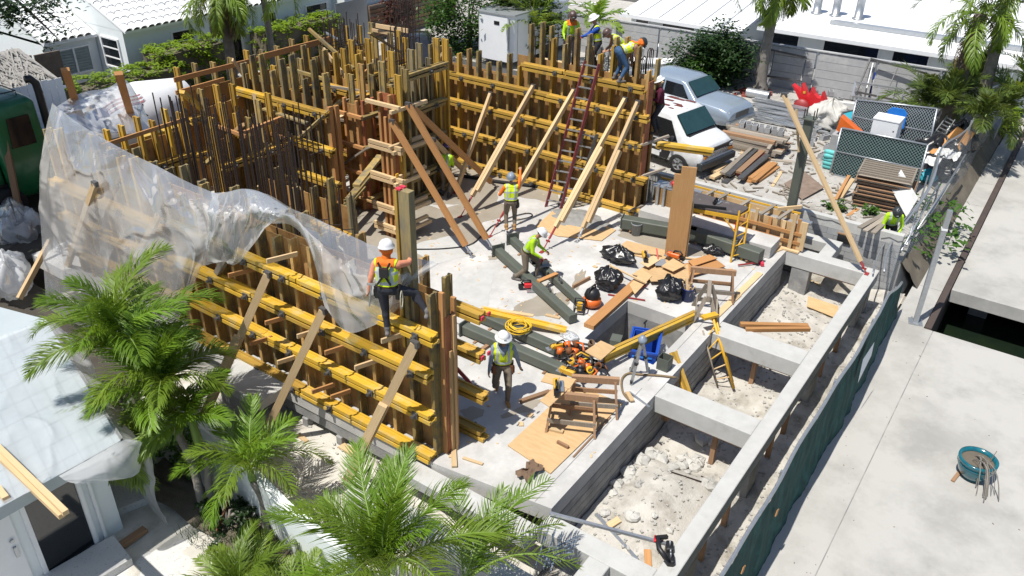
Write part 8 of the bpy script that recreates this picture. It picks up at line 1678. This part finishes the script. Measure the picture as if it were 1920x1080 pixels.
# trees and bushes
q = atx(880, 30, 33.5); tree('leafy_tree', 'bright green leafy tree beside the white trailer', (q.x, q.y, VZ), q+Vector((0, 0, .3)), (2.0, 2.9, 1.9), 210, 46, .20, 'leaf_tree', 'trunk', 21)
q = atx(985, 20, 34.5); tree('leafy_tree', 'darker tangle of leaves between the bright tree and the crew', (q.x, q.y, VZ), q+Vector((0, 0, -.2)), (1.3, 2.0, 1.6), 110, 34, .26, 'leaf_back', 'trunk', 22); palm('spiky yellow green palm clump above the crew on the wall', atx(1000, 55, 33.8), atx(1000, 50, 33.8), 0, 18, 2.3, .5, .08, 'leaf_palm_yellow', 1.1, (85, 20), 0, 71, name='low_palm', nleaf=22); palm('broad leaved plant right of the crew on the wall', atx(1120, 45, 35), atx(1118, 40, 35), 0, 9, 1.8, .5, .12, 'leaf_palm', 1.1, (70, 15), 0, 73, name='low_palm', nleaf=14)
q = atx(745, 25, 32); tree('red_shrub', 'dark red leaved shrub in front of the slatted wall', (q.x, q.y, VZ), q+Vector((0, 0, .2)), (.7, 1.0, 1.0), 40, 24, .22, 'leaf_red', 'trunk', 23, cat='shrub'); q = atx(705, 5, 36); tree('leafy_tree', 'dark tree crown at the top edge above the slatted wall', (q.x, q.y, VZ), q+Vector((0, 0, 1.2)), (1.8, 3, 1.3), 110, 30, .26, 'leaf_dark', 'trunk', 24)
q = atx(1340, 112, 35.8); tree('dense_bush', 'big dense dark bush against the panel wall beside the coconut trunk', (q.x, q.y, VZ), q+Vector((0, 0, .15)), (1.5, 1.75, 1.55), 190, 44, .20, 'leaf_dark', 'trunk_dark', 25, cat='bush', shell_=.35); q = atx(1300, 130, 35.0); tree('dense_bush', 'lighter green lower bush in front of the big dark one', (q.x, q.y, VZ), q+Vector((0, 0, -.1)), (.9, 1.1, .8), 70, 30, .20, 'leaf_tree', 'trunk_dark', 26, cat='bush', shell_=.35)
q = Vector((7.0, 28.5, -.35)); tree('shade_tree', 'large spreading dark leaved tree at the top left corner', q, Vector((7.3, 26.5, 7.0)), (4.3, 4.8, 1.9), 330, 40, .30, 'leaf_dark', 'trunk_dark', 27, shell_=.3)
b = MB(); rg = random.Random(33); pts = []
for (x, y, n_) in ((20, 22, 40), (60, 18, 22), (100, 16, 8), (60, 42, 7), (85, 55, 5), (108, 72, 4), (20, 45, 8), (95, 6, 6), (122, 6, 4), (30, 45, 5)):
    for k in range(n_): pts.append(aty(x+rg.gauss(0, 14), y+rg.gauss(0, 12)-8, 29.3+rg.gauss(0, .5)))
leaf_cloud(b, pts, .20, 9, .14, rg); tw = thing('hanging_bough', 'dark leafy bough hanging into the picture above the house wing', 'branch', aty(60, 10, 29.3)); b.obj('leaves', 'leaf_dark', tw)
b = MB(); b.tube([Vector((9.5, 29, 6.0)), aty(20, -10, 29.3), aty(70, 35, 29.3), aty(108, 72, 29.3)], [.09, .06, .04, .015], 6); b.obj('twig', 'trunk_dark', tw)
def hedge(label, x0, x1, y0, y1, z1, seed, z0=-.3):
    rg = random.Random(seed); b = MB(); pts = []
    A = [(x0, x1, y0, y1)]
    nT = int((x1-x0)*(y1-y0)*22); nF = int((x1-x0)*(z1-z0)*22); nS = int((y1-y0)*(z1-z0)*16)
    hz = lambda x, y: z1+.16*ns(x*.9+seed, y*.9)+.10*ns(x*2.5, y*2.5, seed)
    for k in range(nT): x, y = rg.uniform(x0, x1), rg.uniform(y0, y1); pts.append((x, y, hz(x, y)))
    for k in range(nF): x = rg.uniform(x0, x1); pts.append((x, y0+.12*ns(x*2, k*.1, seed), rg.uniform(z0, hz(x, y0))))
    for k in range(nS): y = rg.uniform(y0, y1); pts.append((x0 if k % 2 else x1, y, rg.uniform(z0, z1)))
    leaf_cloud(b, pts, .14, 15, .055, rg, .3); t = thing('hedge', label, 'hedge', ((x0+x1)/2, (y0+y1)/2, z0)); b.obj('foliage', 'leaf_hedge', t)
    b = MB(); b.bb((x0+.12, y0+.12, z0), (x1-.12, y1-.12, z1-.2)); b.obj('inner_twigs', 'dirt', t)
hedge('long clipped yellow green hedge in front of the house wing', 14.9, 19.6, 29.9, 31.3, 1.35, 5); hedge('taller clipped hedge in front of the tiled house wall', 19.0, 22.4, 30.6, 32.0, 1.75, 6); hedge('clipped hedge right of the palms along the tiled house', 24.6, 29.4, 30.9, 32.2, 1.55, 7)
# creepers by the sagging fence
rg = random.Random(8); b = MB(); pts = [at(1700+rg.uniform(0, 105), 370+rg.uniform(0, 100), rg.uniform(-.7, .1)) for k in range(46)]; pts = [p for p in pts if 1.2 < p.y < 3.2]; leaf_cloud(b, pts, .24, 7, .16, rg); t = thing('sea_grape', 'round leaved green creeper growing through the sagging fence', 'plant', at(1750, 430, -1.0)); b.obj('leaves', 'leaf_tree', t); b = MB()
for k in range(8): p = at(1750+U(-35, 40), 430+U(-30, 40), -.95); b.tube([p, p+Vector((U(-.3, .3), U(-.2, .2), .9))], .012, 4)
stuff(b.obj('stems', 'trunk_dark', t))
q = at(1870, 235, -.9); tree('fern_clump', 'bright green ferny clump on the walkway edge at the right', q, q+Vector((0, 0, .35)), (1.6, .8, .5), 90, 30, .16, 'leaf_hedge', 'trunk', 28, cat='fern'); q = at(1785, 330, -1.0); tree('weed_strip', 'low weeds along the foot of the sagging fence', q, q+Vector((0, 0, .1)), (4.5, .25, .3), 70, 16, .14, 'leaf_tree', 'trunk', 29, cat='weeds')
q = yat(1570, 392); tree('weed_tuft', 'small green weed tuft behind the grey block wall', q, q+Vector((0, 0, .12)), (.35, .5, .18), 20, 16, .10, 'leaf_tree', 'trunk', 30, cat='weeds'); q = yat(1628, 402); tree('weed_tuft', 'leafy weed between the pointed boards and the panel stack', q, q+Vector((0, 0, .15)), (.25, .3, .18), 12, 14, .13, 'leaf_tree', 'trunk', 31, cat='weeds')
